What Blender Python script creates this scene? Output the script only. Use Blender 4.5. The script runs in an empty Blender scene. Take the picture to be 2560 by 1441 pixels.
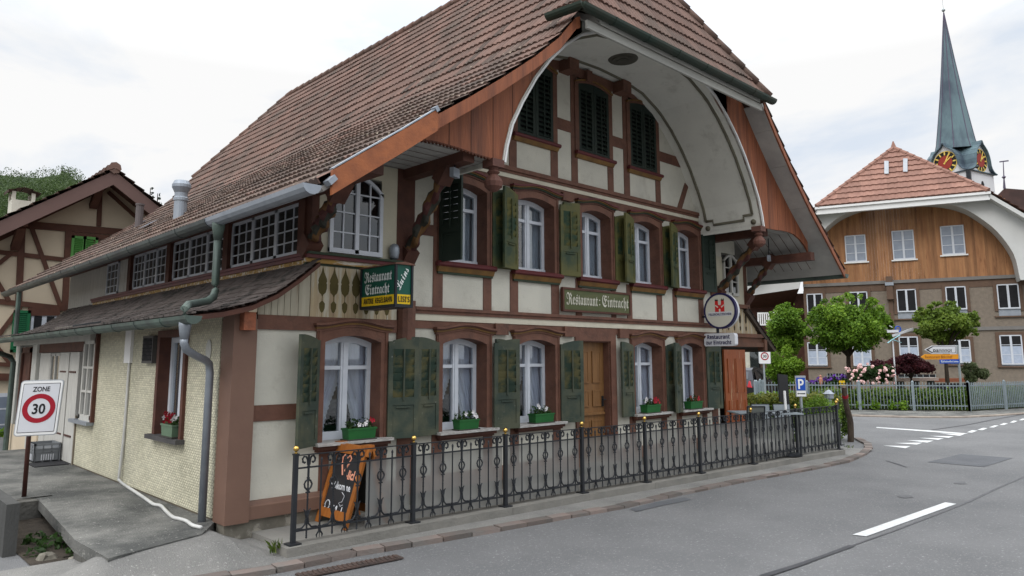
import bpy, math, random
import numpy as np
from mathutils import Vector, Matrix
random.seed(7); rng = np.random.default_rng(7)
scene = bpy.context.scene
COL = scene.collection

# ------------------------------------------------------------------ camera
CAM_F, CAM_CY = 1812.24, 640.0
CAM_C = np.array([-3.3577, -8.0727, 1.95])
AX_F = np.array([0.68469965, 0.71523400, 0.14009539])
AX_R = np.array([0.72264757, -0.69121015, -0.00299444])
AX_U = np.array([-0.09469363, -0.10328988, 0.99013348])
cam = bpy.data.cameras.new('camera'); cam_o = bpy.data.objects.new('camera', cam); COL.objects.link(cam_o)
cam.sensor_width = 36.0; cam.lens = CAM_F / 2560 * 36.0
cam.shift_y = -(720.5 - CAM_CY) / 2560.0
cam.clip_end = 3000; cam.clip_start = 0.05
cam_o.matrix_world = Matrix([[AX_R[i], AX_U[i], -AX_F[i], CAM_C[i]] for i in range(3)] + [[0, 0, 0, 1]])
scene.camera = cam_o
scene.view_settings.view_transform = 'Standard'; scene.view_settings.look = 'None'
scene.view_settings.exposure = 0.15; scene.view_settings.gamma = 1.0

def ray(px, py): return AX_F * CAM_F + AX_R * (px - 1280) - AX_U * (py - CAM_CY)
def wy(px, py, y=0.0): d = ray(px, py); return Vector(CAM_C + d * (y - CAM_C[1]) / d[1])
def wx(px, py, x=0.0): d = ray(px, py); return Vector(CAM_C + d * (x - CAM_C[0]) / d[0])
def wz(px, py, z=0.0): d = ray(px, py); return Vector(CAM_C + d * (z - CAM_C[2]) / d[2])
def wd(px, py, D): d = ray(px, py); return Vector(CAM_C + d * D / (AX_F @ d))
def wp(px, py, P0, n):
    d = ray(px, py); P0 = np.array(P0, float); n = np.array(n, float)
    return Vector(CAM_C + d * (((P0 - CAM_C) @ n) / (d @ n)))

# ------------------------------------------------------------------ sky and sun
SUN_DIR = Vector((-0.80, -0.16, 0.62)).normalized()
world = bpy.data.worlds.new('World'); scene.world = world; world.use_nodes = True
nt = world.node_tree; nt.nodes.clear()
def N(t, ty, **kw):
    n = t.nodes.new(ty)
    for k, v in kw.items(): setattr(n, k, v)
    return n
out = N(nt, 'ShaderNodeOutputWorld')
sky = N(nt, 'ShaderNodeTexSky', sky_type='NISHITA', sun_disc=False)
sky.sun_elevation = math.asin(SUN_DIR.z); sky.sun_rotation = math.atan2(SUN_DIR.x, SUN_DIR.y)
bg1 = N(nt, 'ShaderNodeBackground'); bg1.inputs['Strength'].default_value = 0.11
nt.links.new(sky.outputs[0], bg1.inputs['Color'])
tc = N(nt, 'ShaderNodeTexCoord'); sep = N(nt, 'ShaderNodeSeparateXYZ'); nt.links.new(tc.outputs['Generated'], sep.inputs[0])
mp = N(nt, 'ShaderNodeMapping'); mp.inputs['Scale'].default_value = (1.0, 1.0, 2.6); nt.links.new(tc.outputs['Generated'], mp.inputs[0])
ns = N(nt, 'ShaderNodeTexNoise'); ns.inputs['Scale'].default_value = 2.3; ns.inputs['Detail'].default_value = 7; ns.inputs['Roughness'].default_value = 0.55
ns.inputs['Distortion'].default_value = 0.4
nt.links.new(mp.outputs[0], ns.inputs['Vector'])
rmp = N(nt, 'ShaderNodeValToRGB'); rmp.color_ramp.elements[0].position = 0.40; rmp.color_ramp.elements[0].color = (0.77, 0.84, 0.94, 1)
rmp.color_ramp.elements[1].position = 0.54; rmp.color_ramp.elements[1].color = (1.0, 1.0, 1.0, 1)
nt.links.new(ns.outputs['Fac'], rmp.inputs[0])
mr = N(nt, 'ShaderNodeMapRange'); mr.inputs['From Min'].default_value = 0.36; mr.inputs['From Max'].default_value = 0.92
mr.inputs['To Min'].default_value = 0.87; mr.inputs['To Max'].default_value = 3.0
nt.links.new(sep.outputs['Z'], mr.inputs['Value'])
bg2 = N(nt, 'ShaderNodeBackground'); nt.links.new(rmp.outputs[0], bg2.inputs['Color']); nt.links.new(mr.outputs[0], bg2.inputs['Strength'])
mask = N(nt, 'ShaderNodeMapRange'); mask.inputs['From Min'].default_value = 0.25; mask.inputs['From Max'].default_value = 0.45
mask.inputs['To Min'].default_value = 0.86; mask.inputs['To Max'].default_value = 1.0
nt.links.new(ns.outputs['Fac'], mask.inputs['Value'])
mx = N(nt, 'ShaderNodeMixShader'); nt.links.new(mask.outputs[0], mx.inputs[0]); nt.links.new(bg1.outputs[0], mx.inputs[1]); nt.links.new(bg2.outputs[0], mx.inputs[2])
nt.links.new(mx.outputs[0], out.inputs[0])
sun = bpy.data.lights.new('sun', 'SUN'); sun.energy = 0.9; sun.angle = math.radians(25); sun.color = (1.0, 0.97, 0.93)
sun_o = bpy.data.objects.new('sun', sun); COL.objects.link(sun_o)
sun_o.rotation_euler = SUN_DIR.to_track_quat('Z', 'Y').to_euler()

# ------------------------------------------------------------------ materials
MATS = {}
def mat(name, c1, c2=None, rough=0.75, scale=3.0, stretch=(1, 1, 1), bump=0.0, bscale=60.0, bstretch=None, spec=0.3, metal=0.0,
        tint=0.0, ramp=(0.35, 0.65), detail=6, c3=None, c3pos=(0.6, 0.7), c3scale=8.0):
    m = bpy.data.materials.new(name); m.use_nodes = True; t = m.node_tree; L = t.links.new
    b = t.nodes['Principled BSDF']; b.inputs['Roughness'].default_value = rough; b.inputs['Metallic'].default_value = metal
    b.inputs['Specular IOR Level'].default_value = spec
    if c2 is None: c2 = tuple(x * 0.8 for x in c1)
    co = N(t, 'ShaderNodeTexCoord'); mp = N(t, 'ShaderNodeMapping'); mp.inputs['Scale'].default_value = stretch; L(co.outputs['Object'], mp.inputs[0])
    n = N(t, 'ShaderNodeTexNoise'); n.inputs['Scale'].default_value = scale; n.inputs['Detail'].default_value = detail; n.inputs['Roughness'].default_value = 0.6
    L(mp.outputs[0], n.inputs['Vector'])
    r = N(t, 'ShaderNodeValToRGB'); e = r.color_ramp.elements
    e[0].position, e[1].position = ramp; e[0].color = (*c1, 1); e[1].color = (*c2, 1); L(n.outputs['Fac'], r.inputs[0])
    col = r.outputs[0]
    if c3:
        n3 = N(t, 'ShaderNodeTexNoise'); n3.inputs['Scale'].default_value = c3scale; n3.inputs['Detail'].default_value = 8; n3.inputs['Roughness'].default_value = 0.7
        L(mp.outputs[0], n3.inputs['Vector'])
        r3 = N(t, 'ShaderNodeMapRange'); r3.inputs['From Min'].default_value, r3.inputs['From Max'].default_value = c3pos; L(n3.outputs['Fac'], r3.inputs['Value'])
        x = N(t, 'ShaderNodeMix', data_type='RGBA'); L(r3.outputs[0], x.inputs['Factor']); L(col, x.inputs[6]); x.inputs[7].default_value = (*c3, 1); col = x.outputs[2]
    if tint:
        a = N(t, 'ShaderNodeAttribute', attribute_name='rnd'); mr = N(t, 'ShaderNodeMapRange')
        mr.inputs['To Min'].default_value = 1 - tint; mr.inputs['To Max'].default_value = 1 + tint; L(a.outputs['Fac'], mr.inputs['Value'])
        x = N(t, 'ShaderNodeVectorMath', operation='SCALE'); L(col, x.inputs[0]); L(mr.outputs[0], x.inputs['Scale']); col = x.outputs[0]
    L(col, b.inputs['Base Color'])
    if bump:
        bm = N(t, 'ShaderNodeMapping'); bm.inputs['Scale'].default_value = bstretch or stretch; L(co.outputs['Object'], bm.inputs[0])
        n2 = N(t, 'ShaderNodeTexNoise'); n2.inputs['Scale'].default_value = bscale; n2.inputs['Detail'].default_value = 5; L(bm.outputs[0], n2.inputs['Vector'])
        bp = N(t, 'ShaderNodeBump'); bp.inputs['Strength'].default_value = bump; bp.inputs['Distance'].default_value = 0.02
        L(n2.outputs['Fac'], bp.inputs['Height']); L(bp.outputs[0], b.inputs['Normal'])
    MATS[name] = m
    return m
def leafmat(name, c1, c2, c3):
    m = bpy.data.materials.new(name); m.use_nodes = True; t = m.node_tree; t.nodes.clear(); L = t.links.new
    o = N(t, 'ShaderNodeOutputMaterial'); a = N(t, 'ShaderNodeAttribute', attribute_name='rnd'); r = N(t, 'ShaderNodeValToRGB'); e = r.color_ramp.elements
    e[0].color = (*c1, 1); e[1].color = (*c3, 1); k = e.new(0.5); k.color = (*c2, 1); L(a.outputs['Fac'], r.inputs[0])
    d = N(t, 'ShaderNodeBsdfPrincipled'); d.inputs['Roughness'].default_value = 0.6; d.inputs['Specular IOR Level'].default_value = 0.25; L(r.outputs[0], d.inputs['Base Color'])
    tr = N(t, 'ShaderNodeBsdfTranslucent'); L(r.outputs[0], tr.inputs['Color'])
    x = N(t, 'ShaderNodeMixShader'); x.inputs[0].default_value = 0.35; L(d.outputs[0], x.inputs[1]); L(tr.outputs[0], x.inputs[2]); L(x.outputs[0], o.inputs[0])
    MATS[name] = m
    return m
def glassmat(name, tcol, refl_min=0.06, rough=0.02, gcol=(1, 1, 1)):
    m = bpy.data.materials.new(name); m.use_nodes = True; t = m.node_tree; t.nodes.clear(); L = t.links.new
    o = N(t, 'ShaderNodeOutputMaterial'); tr = N(t, 'ShaderNodeBsdfTransparent'); tr.inputs[0].default_value = (*tcol, 1)
    g = N(t, 'ShaderNodeBsdfGlossy'); g.inputs['Roughness'].default_value = rough; g.inputs[0].default_value = (*gcol, 1)
    lw = N(t, 'ShaderNodeLayerWeight'); pw = N(t, 'ShaderNodeMath', operation='POWER'); pw.inputs[1].default_value = 4.0; L(lw.outputs['Facing'], pw.inputs[0])
    ad = N(t, 'ShaderNodeMath', operation='ADD'); ad.inputs[1].default_value = refl_min; L(pw.outputs[0], ad.inputs[0])
    x = N(t, 'ShaderNodeMixShader'); L(ad.outputs[0], x.inputs[0]); L(tr.outputs[0], x.inputs[1]); L(g.outputs[0], x.inputs[2]); L(x.outputs[0], o.inputs[0])
    MATS[name] = m
    return m
def mixmat(name, col, alpha, translucent=0.4):
    m = bpy.data.materials.new(name); m.use_nodes = True; t = m.node_tree; t.nodes.clear(); L = t.links.new
    o = N(t, 'ShaderNodeOutputMaterial'); tr = N(t, 'ShaderNodeBsdfTransparent'); d = N(t, 'ShaderNodeBsdfDiffuse'); d.inputs[0].default_value = (*col, 1)
    tl = N(t, 'ShaderNodeBsdfTranslucent'); tl.inputs[0].default_value = (*col, 1)
    y = N(t, 'ShaderNodeMixShader'); y.inputs[0].default_value = translucent; L(d.outputs[0], y.inputs[1]); L(tl.outputs[0], y.inputs[2])
    x = N(t, 'ShaderNodeMixShader'); x.inputs[0].default_value = alpha; L(tr.outputs[0], x.inputs[1]); L(y.outputs[0], x.inputs[2]); L(x.outputs[0], o.inputs[0])
    MATS[name] = m
    return m

V = (6, 6, 0.5); H = (0.5, 6, 6)
plaster = mat('plaster', (0.585, 0.565, 0.485), (0.50, 0.485, 0.42), 0.9, 1.6, bump=0.3, bscale=45, c3=(0.36, 0.335, 0.28), c3pos=(0.54, 0.80), c3scale=2.1, detail=9)
plaster_side = mat('cream_plaster', (0.56, 0.52, 0.40), (0.49, 0.46, 0.36), 0.9, 2, bump=0.1)
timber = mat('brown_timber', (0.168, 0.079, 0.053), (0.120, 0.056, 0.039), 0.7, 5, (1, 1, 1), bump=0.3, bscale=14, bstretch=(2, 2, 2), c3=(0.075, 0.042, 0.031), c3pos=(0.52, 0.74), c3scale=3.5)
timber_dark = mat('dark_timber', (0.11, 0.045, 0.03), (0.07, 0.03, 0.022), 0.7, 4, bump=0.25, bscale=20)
corner_brown = mat('painted_brown', (0.175, 0.102, 0.074), (0.15, 0.086, 0.063), 0.6, 2.5, bump=0.08, bscale=30)
orange_board = mat('orange_board', (0.29, 0.098, 0.044), (0.19, 0.064, 0.032), 0.65, 2.6, (5, 5, 0.45), bump=0.25, bscale=12, bstretch=(8, 8, 0.6), c3=(0.105, 0.043, 0.027), c3pos=(0.50, 0.72), c3scale=0.9, detail=9)
white_frame = mat('white_window_paint', (0.60, 0.63, 0.68), (0.54, 0.57, 0.62), 0.45, 6)
old_white = mat('weathered_white_paint', (0.55, 0.54, 0.50), (0.42, 0.41, 0.38), 0.7, 5, V, bump=0.2, bscale=12, bstretch=V, c3=(0.22, 0.18, 0.14), c3pos=(0.62, 0.78), c3scale=4)
soffit_white = mat('soffit_paint', (0.72, 0.715, 0.65), (0.64, 0.635, 0.58), 0.8, 1.2, bump=0.08, c3=(0.40, 0.385, 0.335), c3pos=(0.54, 0.80), c3scale=1.9, detail=9)
soffit_board = mat('soffit_boards', (0.42, 0.41, 0.385), (0.32, 0.315, 0.30), 0.85, 2, c3=(0.2, 0.18, 0.16), c3pos=(0.62, 0.8), c3scale=3)
moulding = mat('olive_moulding', (0.15, 0.14, 0.10), (0.12, 0.11, 0.08), 0.7)
grey_paint = mat('pale_grey_paint', (0.50, 0.50, 0.46), (0.42, 0.42, 0.39), 0.7)
shut_ground = mat('green_shutter_paint', (0.036, 0.052, 0.040), (0.080, 0.086, 0.056), 0.65, 3.2, bump=0.15, bscale=20, bstretch=V, c3=(0.24, 0.235, 0.20), c3pos=(0.64, 0.69), c3scale=11, ramp=(0.40, 0.62))
louvre_ground = mat('faded_louvre_paint', (0.028, 0.050, 0.036), (0.115, 0.105, 0.045), 0.65, 5.0, ramp=(0.45, 0.62), c3=(0.20, 0.195, 0.15), c3pos=(0.64, 0.70), c3scale=14)
louvre_upper = mat('olive_louvre_paint', (0.030, 0.060, 0.036), (0.125, 0.115, 0.035), 0.65, 4.0, ramp=(0.42, 0.6))
shut_upper = mat('olive_shutter_paint', (0.030, 0.052, 0.030), (0.105, 0.100, 0.032), 0.6, 1.6, bump=0.15, bscale=20, bstretch=V, ramp=(0.38, 0.55))
shut_dark = mat('dark_green_shutter_paint', (0.014, 0.026, 0.020), (0.022, 0.034, 0.024), 0.6, 3)
red_paint = mat('wine_red_paint', (0.115, 0.018, 0.020), (0.075, 0.015, 0.016), 0.5)
ochre = mat('ochre_paint', (0.21, 0.11, 0.03), (0.13, 0.07, 0.024), 0.6, 5)
ochre_peel = mat('peeling_ochre_paint', (0.40, 0.24, 0.06), (0.22, 0.13, 0.05), 0.8, 9, (0.4, 3, 3), c3=(0.55, 0.52, 0.45), c3pos=(0.5, 0.6), c3scale=7)
dark_green_paint = mat('dark_green_paint', (0.035, 0.05, 0.03))
sill_white = mat('peeling_sill_paint', (0.50, 0.49, 0.47), (0.32, 0.30, 0.28), 0.9, 9, (1, 3, 3), bump=0.6, bscale=25, c3=(0.14, 0.09, 0.07), c3pos=(0.6, 0.68), c3scale=14)
tile_red = mat('clay_tile', (0.158, 0.093, 0.073), (0.120, 0.076, 0.061), 0.85, 0.45, tint=0.17, bump=0.3, bscale=30, c3=(0.088, 0.069, 0.056), c3pos=(0.48, 0.72), c3scale=0.9)
tile_low = mat('lichened_clay_tile', (0.120, 0.080, 0.064), (0.074, 0.055, 0.046), 0.9, 0.8, tint=0.28, bump=0.4, bscale=30, c3=(0.40, 0.34, 0.25), c3pos=(0.60, 0.66), c3scale=13)
tile_new = mat('new_clay_tile', (0.285, 0.155, 0.118), (0.235, 0.125, 0.097), 0.8, 2, tint=0.15)
slate = mat('brown_flat_tile', (0.118, 0.098, 0.090), (0.092, 0.077, 0.072), 0.85, 1.5, tint=0.16, bump=0.3, c3=(0.030, 0.029, 0.026), c3pos=(0.52, 0.62), c3scale=3.0)
zinc = mat('zinc_sheet', (0.33, 0.36, 0.40), (0.26, 0.29, 0.33), 0.45, 4, metal=0.5)
patina = mat('patinated_copper', (0.105, 0.15, 0.125), (0.055, 0.065, 0.062), 0.55, 3, metal=0.25, ramp=(0.3, 0.7))
patina_dark = mat('dark_green_gutter_paint', (0.020, 0.038, 0.028), (0.035, 0.042, 0.03), 0.5, 3, metal=0.2)
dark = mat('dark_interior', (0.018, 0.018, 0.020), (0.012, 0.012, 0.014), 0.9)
glass = glassmat("window_glass", (0.84, 0.87, 0.89), 0.09)
glass_dark = glassmat("old_window_glass", (0.50, 0.53, 0.55), 0.07)
curtain = mixmat('lace_curtain', (0.80, 0.82, 0.93), 0.90, 0.15)
curtain_grey = mixmat('grey_curtain', (0.55, 0.60, 0.66), 0.88, 0.15)
curtain_frill = mixmat('curtain_frill', (0.80, 0.82, 0.88), 0.95)
iron = mat('anthracite_iron', (0.030, 0.033, 0.038), (0.022, 0.024, 0.028), 0.45, metal=0.3)
gold = mat('polished_brass', (0.75, 0.50, 0.15), (0.62, 0.40, 0.10), 0.25, metal=1.0)
screen_m = mixmat('smoked_screen', (0.42, 0.425, 0.41), 0.45, 0.35)
door_wood = mat('oak_door', (0.235, 0.118, 0.043), (0.165, 0.080, 0.030), 0.5, 3, V, bump=0.15, bscale=14, bstretch=V, c3=(0.40, 0.27, 0.14), c3pos=(0.66, 0.76), c3scale=5)
red_door = mat('worn_red_brown_door', (0.31, 0.085, 0.024), (0.22, 0.055, 0.019), 0.55, 3, V, bump=0.15, bscale=14, bstretch=V, c3=(0.46, 0.30, 0.17), c3pos=(0.58, 0.64), c3scale=3)
stone = mat('rubble_stone', (0.20, 0.185, 0.15), (0.12, 0.11, 0.09), 0.95, 3, bump=1.0, bscale=7, c3=(0.28, 0.26, 0.22), c3pos=(0.55, 0.62), c3scale=4)
sign_green = mat('sign_green', (0.004, 0.085, 0.058), (0.004, 0.078, 0.053), 0.35)
sign_yellow = mat('sign_yellow', (0.75, 0.50, 0.01), (0.70, 0.46, 0.01), 0.4)
sign_white = mat('sign_white', (0.62, 0.63, 0.66), (0.58, 0.59, 0.62), 0.4)
sign_cream = mat('sign_cream', (0.60, 0.585, 0.50), (0.57, 0.555, 0.48), 0.35)
letter_white = mat('letter_white', (0.75, 0.80, 0.78), (0.72, 0.77, 0.75), 0.5)
letter_cream = mat('letter_cream', (0.60, 0.58, 0.48), (0.55, 0.53, 0.44), 0.6)
black_paint = mat('black_paint', (0.012, 0.012, 0.014), (0.010, 0.010, 0.012), 0.5)
navy = mat('navy_paint', (0.018, 0.016, 0.075), (0.015, 0.014, 0.065), 0.4)
sign_red = mat('sign_red', (0.33, 0.008, 0.022), (0.30, 0.007, 0.02), 0.4)
bright_red = mat('bright_red', (0.55, 0.02, 0.02), (0.5, 0.02, 0.02), 0.5)
sign_blue = mat('sign_blue', (0.010, 0.075, 0.42), (0.010, 0.068, 0.38), 0.4)
sign_olive = mat('painted_olive_board', (0.065, 0.085, 0.030), (0.11, 0.115, 0.05), 0.6, 4, (0.6, 1, 2))
sign_grey = mat('sign_back_grey', (0.40, 0.42, 0.44), (0.36, 0.38, 0.40), 0.4, metal=0.3)
sign_orange = mat('sign_orange', (0.72, 0.30, 0.02), (0.66, 0.27, 0.02), 0.45)
rust = mat('rusty_brown_pole', (0.085, 0.032, 0.026), (0.06, 0.025, 0.02), 0.6, 6)
post_galv = mat('galvanised_post', (0.36, 0.40, 0.41), (0.30, 0.34, 0.35), 0.45, 4, metal=0.4)
pvc = mat('white_pvc_pipe', (0.62, 0.62, 0.60), (0.50, 0.50, 0.48), 0.4)
orange_wood = mat('varnished_orange_wood', (0.37, 0.130, 0.026), (0.28, 0.092, 0.019), 0.5, 5, V)
chalkboard = mat('chalkboard', (0.020, 0.020, 0.023), (0.032, 0.032, 0.035), 0.55, 3)
chalk_pink = mat('coral_chalk', (0.80, 0.36, 0.24), (0.75, 0.32, 0.2), 0.9)
chalk_white = mat('white_chalk', (0.72, 0.74, 0.78), (0.6, 0.62, 0.66), 0.9)
crate_grey = mat('grey_crate_plastic', (0.19, 0.20, 0.21), (0.16, 0.17, 0.18), 0.5)
box_green = mat('green_planter_plastic', (0.020, 0.125, 0.030), (0.016, 0.105, 0.026), 0.45, 6)
box_sage = mat('sage_planter_plastic', (0.12, 0.19, 0.12), (0.10, 0.16, 0.105), 0.5, 6)
saucer_m = mat('dark_saucer_plastic', (0.06, 0.055, 0.045), (0.04, 0.04, 0.035), 0.6)
petal_red = mat('red_petals', (0.42, 0.012, 0.03), (0.28, 0.008, 0.02), 0.6, 20)
petal_white = mat('white_petals', (0.78, 0.76, 0.76), (0.7, 0.68, 0.68), 0.6)
petal_pink = mat('pale_pink_petals', (0.78, 0.48, 0.47), (0.80, 0.62, 0.58), 0.6, 6)
petal_purple = mat('purple_petals', (0.12, 0.03, 0.30), (0.08, 0.02, 0.22), 0.6)
leaf_plant = leafmat('plant_leaves', (0.016, 0.034, 0.010), (0.035, 0.075, 0.018), (0.06, 0.12, 0.03))
leaf_tree = leafmat('fresh_tree_leaves', (0.034, 0.080, 0.007), (0.115, 0.220, 0.018), (0.26, 0.40, 0.045))
leaf_tree2 = leafmat('reddish_green_leaves', (0.045, 0.070, 0.012), (0.12, 0.19, 0.022), (0.22, 0.29, 0.05))
leaf_bright = leafmat('bright_bush_leaves', (0.05, 0.11, 0.008), (0.13, 0.24, 0.016), (0.22, 0.34, 0.04))
leaf_hedge = leafmat('hedge_leaves', (0.028, 0.055, 0.010), (0.085, 0.150, 0.022), (0.19, 0.27, 0.045))
leaf_hedge_y = leafmat('yellowed_hedge_leaves', (0.07, 0.075, 0.015), (0.18, 0.20, 0.03), (0.33, 0.33, 0.07))
leaf_maroon = leafmat('maroon_maple_leaves', (0.030, 0.008, 0.012), (0.065, 0.014, 0.020), (0.12, 0.028, 0.030))
leaf_olive = leafmat('dusty_shrub_leaves', (0.05, 0.065, 0.025), (0.085, 0.11, 0.045), (0.13, 0.16, 0.075))
leaf_forest = leafmat('hazed_forest_leaves', (0.026, 0.044, 0.016), (0.054, 0.090, 0.026), (0.092, 0.138, 0.042))  # distance haze mixed into the leaf colours
leaf_conifer = leafmat('conifer_needles', (0.014, 0.028, 0.016), (0.024, 0.044, 0.024), (0.035, 0.06, 0.03))
leaf_grass = leafmat('grass_blades', (0.045, 0.075, 0.012), (0.09, 0.14, 0.02), (0.16, 0.19, 0.05))
bark = mat('bark', (0.055, 0.042, 0.030), (0.035, 0.027, 0.020), 0.95, 6, (3, 3, 0.6), bump=0.6, bscale=14)
old_post = mat('weathered_log', (0.10, 0.075, 0.055), (0.05, 0.038, 0.03), 0.95, 5, (4, 4, 0.6), bump=0.5, bscale=14)
asphalt = mat('asphalt', (0.132, 0.134, 0.137), (0.175, 0.176, 0.178), 0.85, 0.55, bump=0.8, bscale=90, spec=0.2, c3=(0.33, 0.33, 0.33), c3pos=(0.57, 0.68), c3scale=36, detail=9)
asphalt_new = mat('dark_asphalt_patch', (0.092, 0.096, 0.104), (0.115, 0.119, 0.127), 0.85, 2, bump=0.4, bscale=160, spec=0.2, c3=(0.16, 0.16, 0.165), c3pos=(0.62, 0.85), c3scale=75)
bitumen = mat('bitumen_seam', (0.045, 0.046, 0.05), (0.06, 0.06, 0.065), 0.6, 6)
pavement = mat('grey_pavement', (0.165, 0.163, 0.156), (0.245, 0.24, 0.226), 0.9, 1.3, bump=0.9, bscale=80, c3=(0.40, 0.39, 0.37), c3pos=(0.57, 0.68), c3scale=38, detail=9)
concrete = mat('weathered_concrete', (0.070, 0.072, 0.069), (0.205, 0.202, 0.187), 0.92, 1.4, bump=0.9, bscale=45, c3=(0.40, 0.39, 0.36), c3pos=(0.60, 0.68), c3scale=26, detail=10, ramp=(0.38, 0.66))
concrete_dark = mat('dark_concrete_wall', (0.085, 0.082, 0.075), (0.15, 0.145, 0.13), 0.95, 2, bump=0.7, bscale=25, c3=(0.04, 0.038, 0.034), c3pos=(0.5, 0.7), c3scale=2)  # dark concrete with darker blotches
concrete_pale = mat('pale_terrace_concrete', (0.26, 0.25, 0.225), (0.20, 0.195, 0.18), 0.9, 2, bump=0.4, bscale=60)
kerb_m = mat('curb_concrete', (0.21, 0.20, 0.18), (0.16, 0.155, 0.14), 0.9, 3, bump=0.5, bscale=40)
brick_kerb = mat('reddish_kerb_stone', (0.170, 0.132, 0.116), (0.138, 0.126, 0.116), 0.9, 2.5, bump=0.5, bscale=35, tint=0.3)
road_paint = mat('white_road_paint', (0.62, 0.63, 0.63), (0.50, 0.51, 0.51), 0.75, 20, bump=0.3, bscale=120, c3=(0.36, 0.36, 0.36), c3pos=(0.64, 0.74), c3scale=30)
soil = mat('soil', (0.05, 0.04, 0.03), (0.09, 0.075, 0.055), 0.95, 5, bump=0.8, bscale=20)
meadow = mat('hillside_ground', (0.020, 0.04, 0.010), (0.03, 0.055, 0.014), 0.95, 0.05)
render_tan = mat('pebbledash_render', (0.235, 0.195, 0.155), (0.19, 0.16, 0.13), 0.95, 6, bump=0.8, bscale=25, c3=(0.33, 0.28, 0.23), c3pos=(0.6, 0.75), c3scale=25)
wood_clad = mat('honey_wood_cladding', (0.38, 0.188, 0.082), (0.24, 0.108, 0.046), 0.6, 1.3, (4, 4, 0.35), tint=0.22, c3=(0.15, 0.06, 0.024), c3pos=(0.56, 0.68), c3scale=2.4)
white_panel = mat('white_boarding', (0.58, 0.585, 0.57), (0.53, 0.535, 0.52), 0.6, 1)
bright_white = mat('fresh_white_paint', (0.78, 0.78, 0.77), (0.74, 0.74, 0.73), 0.5, 1)
beige = mat('beige_render', (0.60, 0.50, 0.37), (0.54, 0.45, 0.33), 0.9, 1.5, bump=0.1)
beam_brown = mat('dark_brown_beam', (0.115, 0.048, 0.030), (0.085, 0.036, 0.024), 0.7, 4)
barge_brown = mat('mauve_brown_bargeboard', (0.15, 0.090, 0.078), (0.13, 0.078, 0.067), 0.6, 1)
green_bright = mat('bright_green_shutter', (0.10, 0.30, 0.07), (0.09, 0.27, 0.06), 0.5)
green_deep = mat('deep_green_shutter', (0.015, 0.14, 0.055), (0.013, 0.12, 0.048), 0.5)
church_white = mat('church_render', (0.66, 0.66, 0.67), (0.60, 0.60, 0.62), 0.9, 0.3)
copper = mat('verdigris_copper', (0.120, 0.185, 0.205), (0.052, 0.072, 0.098), 0.6, 0.35, (1, 1, 0.35), ramp=(0.42, 0.62), detail=8)
copper_edge = mat('purplish_ridge_seam', (0.085, 0.070, 0.115), (0.10, 0.085, 0.125), 0.6)
clock_black = mat('clock_black', (0.012, 0.010, 0.012), (0.010, 0.010, 0.010), 0.6)
clock_red = mat('clock_red', (0.30, 0.035, 0.022), (0.27, 0.03, 0.02), 0.6)
clock_gold = mat('clock_gold', (0.80, 0.58, 0.13), (0.72, 0.50, 0.1), 0.5)
picket_grey = mat('blue_grey_fence_paint', (0.23, 0.275, 0.30), (0.19, 0.23, 0.25), 0.6, 4)
car_paint = mat('grey_car_paint', (0.035, 0.036, 0.042), (0.03, 0.031, 0.036), 0.25, metal=0.4, spec=0.6)
car_glass = mat('car_glass', (0.02, 0.024, 0.03), (0.02, 0.024, 0.03), 0.08, spec=0.8)
rubber = mat('tyre_rubber', (0.015, 0.015, 0.016), (0.012, 0.012, 0.012), 0.8)
tail_red = mat('tail_lamp_red', (0.42, 0.012, 0.022), (0.36, 0.01, 0.02), 0.15, spec=0.6)
chair_grey = mat('grey_mesh_fabric', (0.22, 0.25, 0.27), (0.19, 0.22, 0.24), 0.7)
chair_dark = mat('taupe_mesh_fabric', (0.13, 0.14, 0.13), (0.11, 0.12, 0.11), 0.7)
mat_rubber = mat('doormat_rubber', (0.020, 0.021, 0.024), (0.028, 0.028, 0.03), 0.9, 30, bump=0.5)
turq = mat('pale_turquoise_paint', (0.30, 0.55, 0.60), (0.27, 0.5, 0.56), 0.5)

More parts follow.
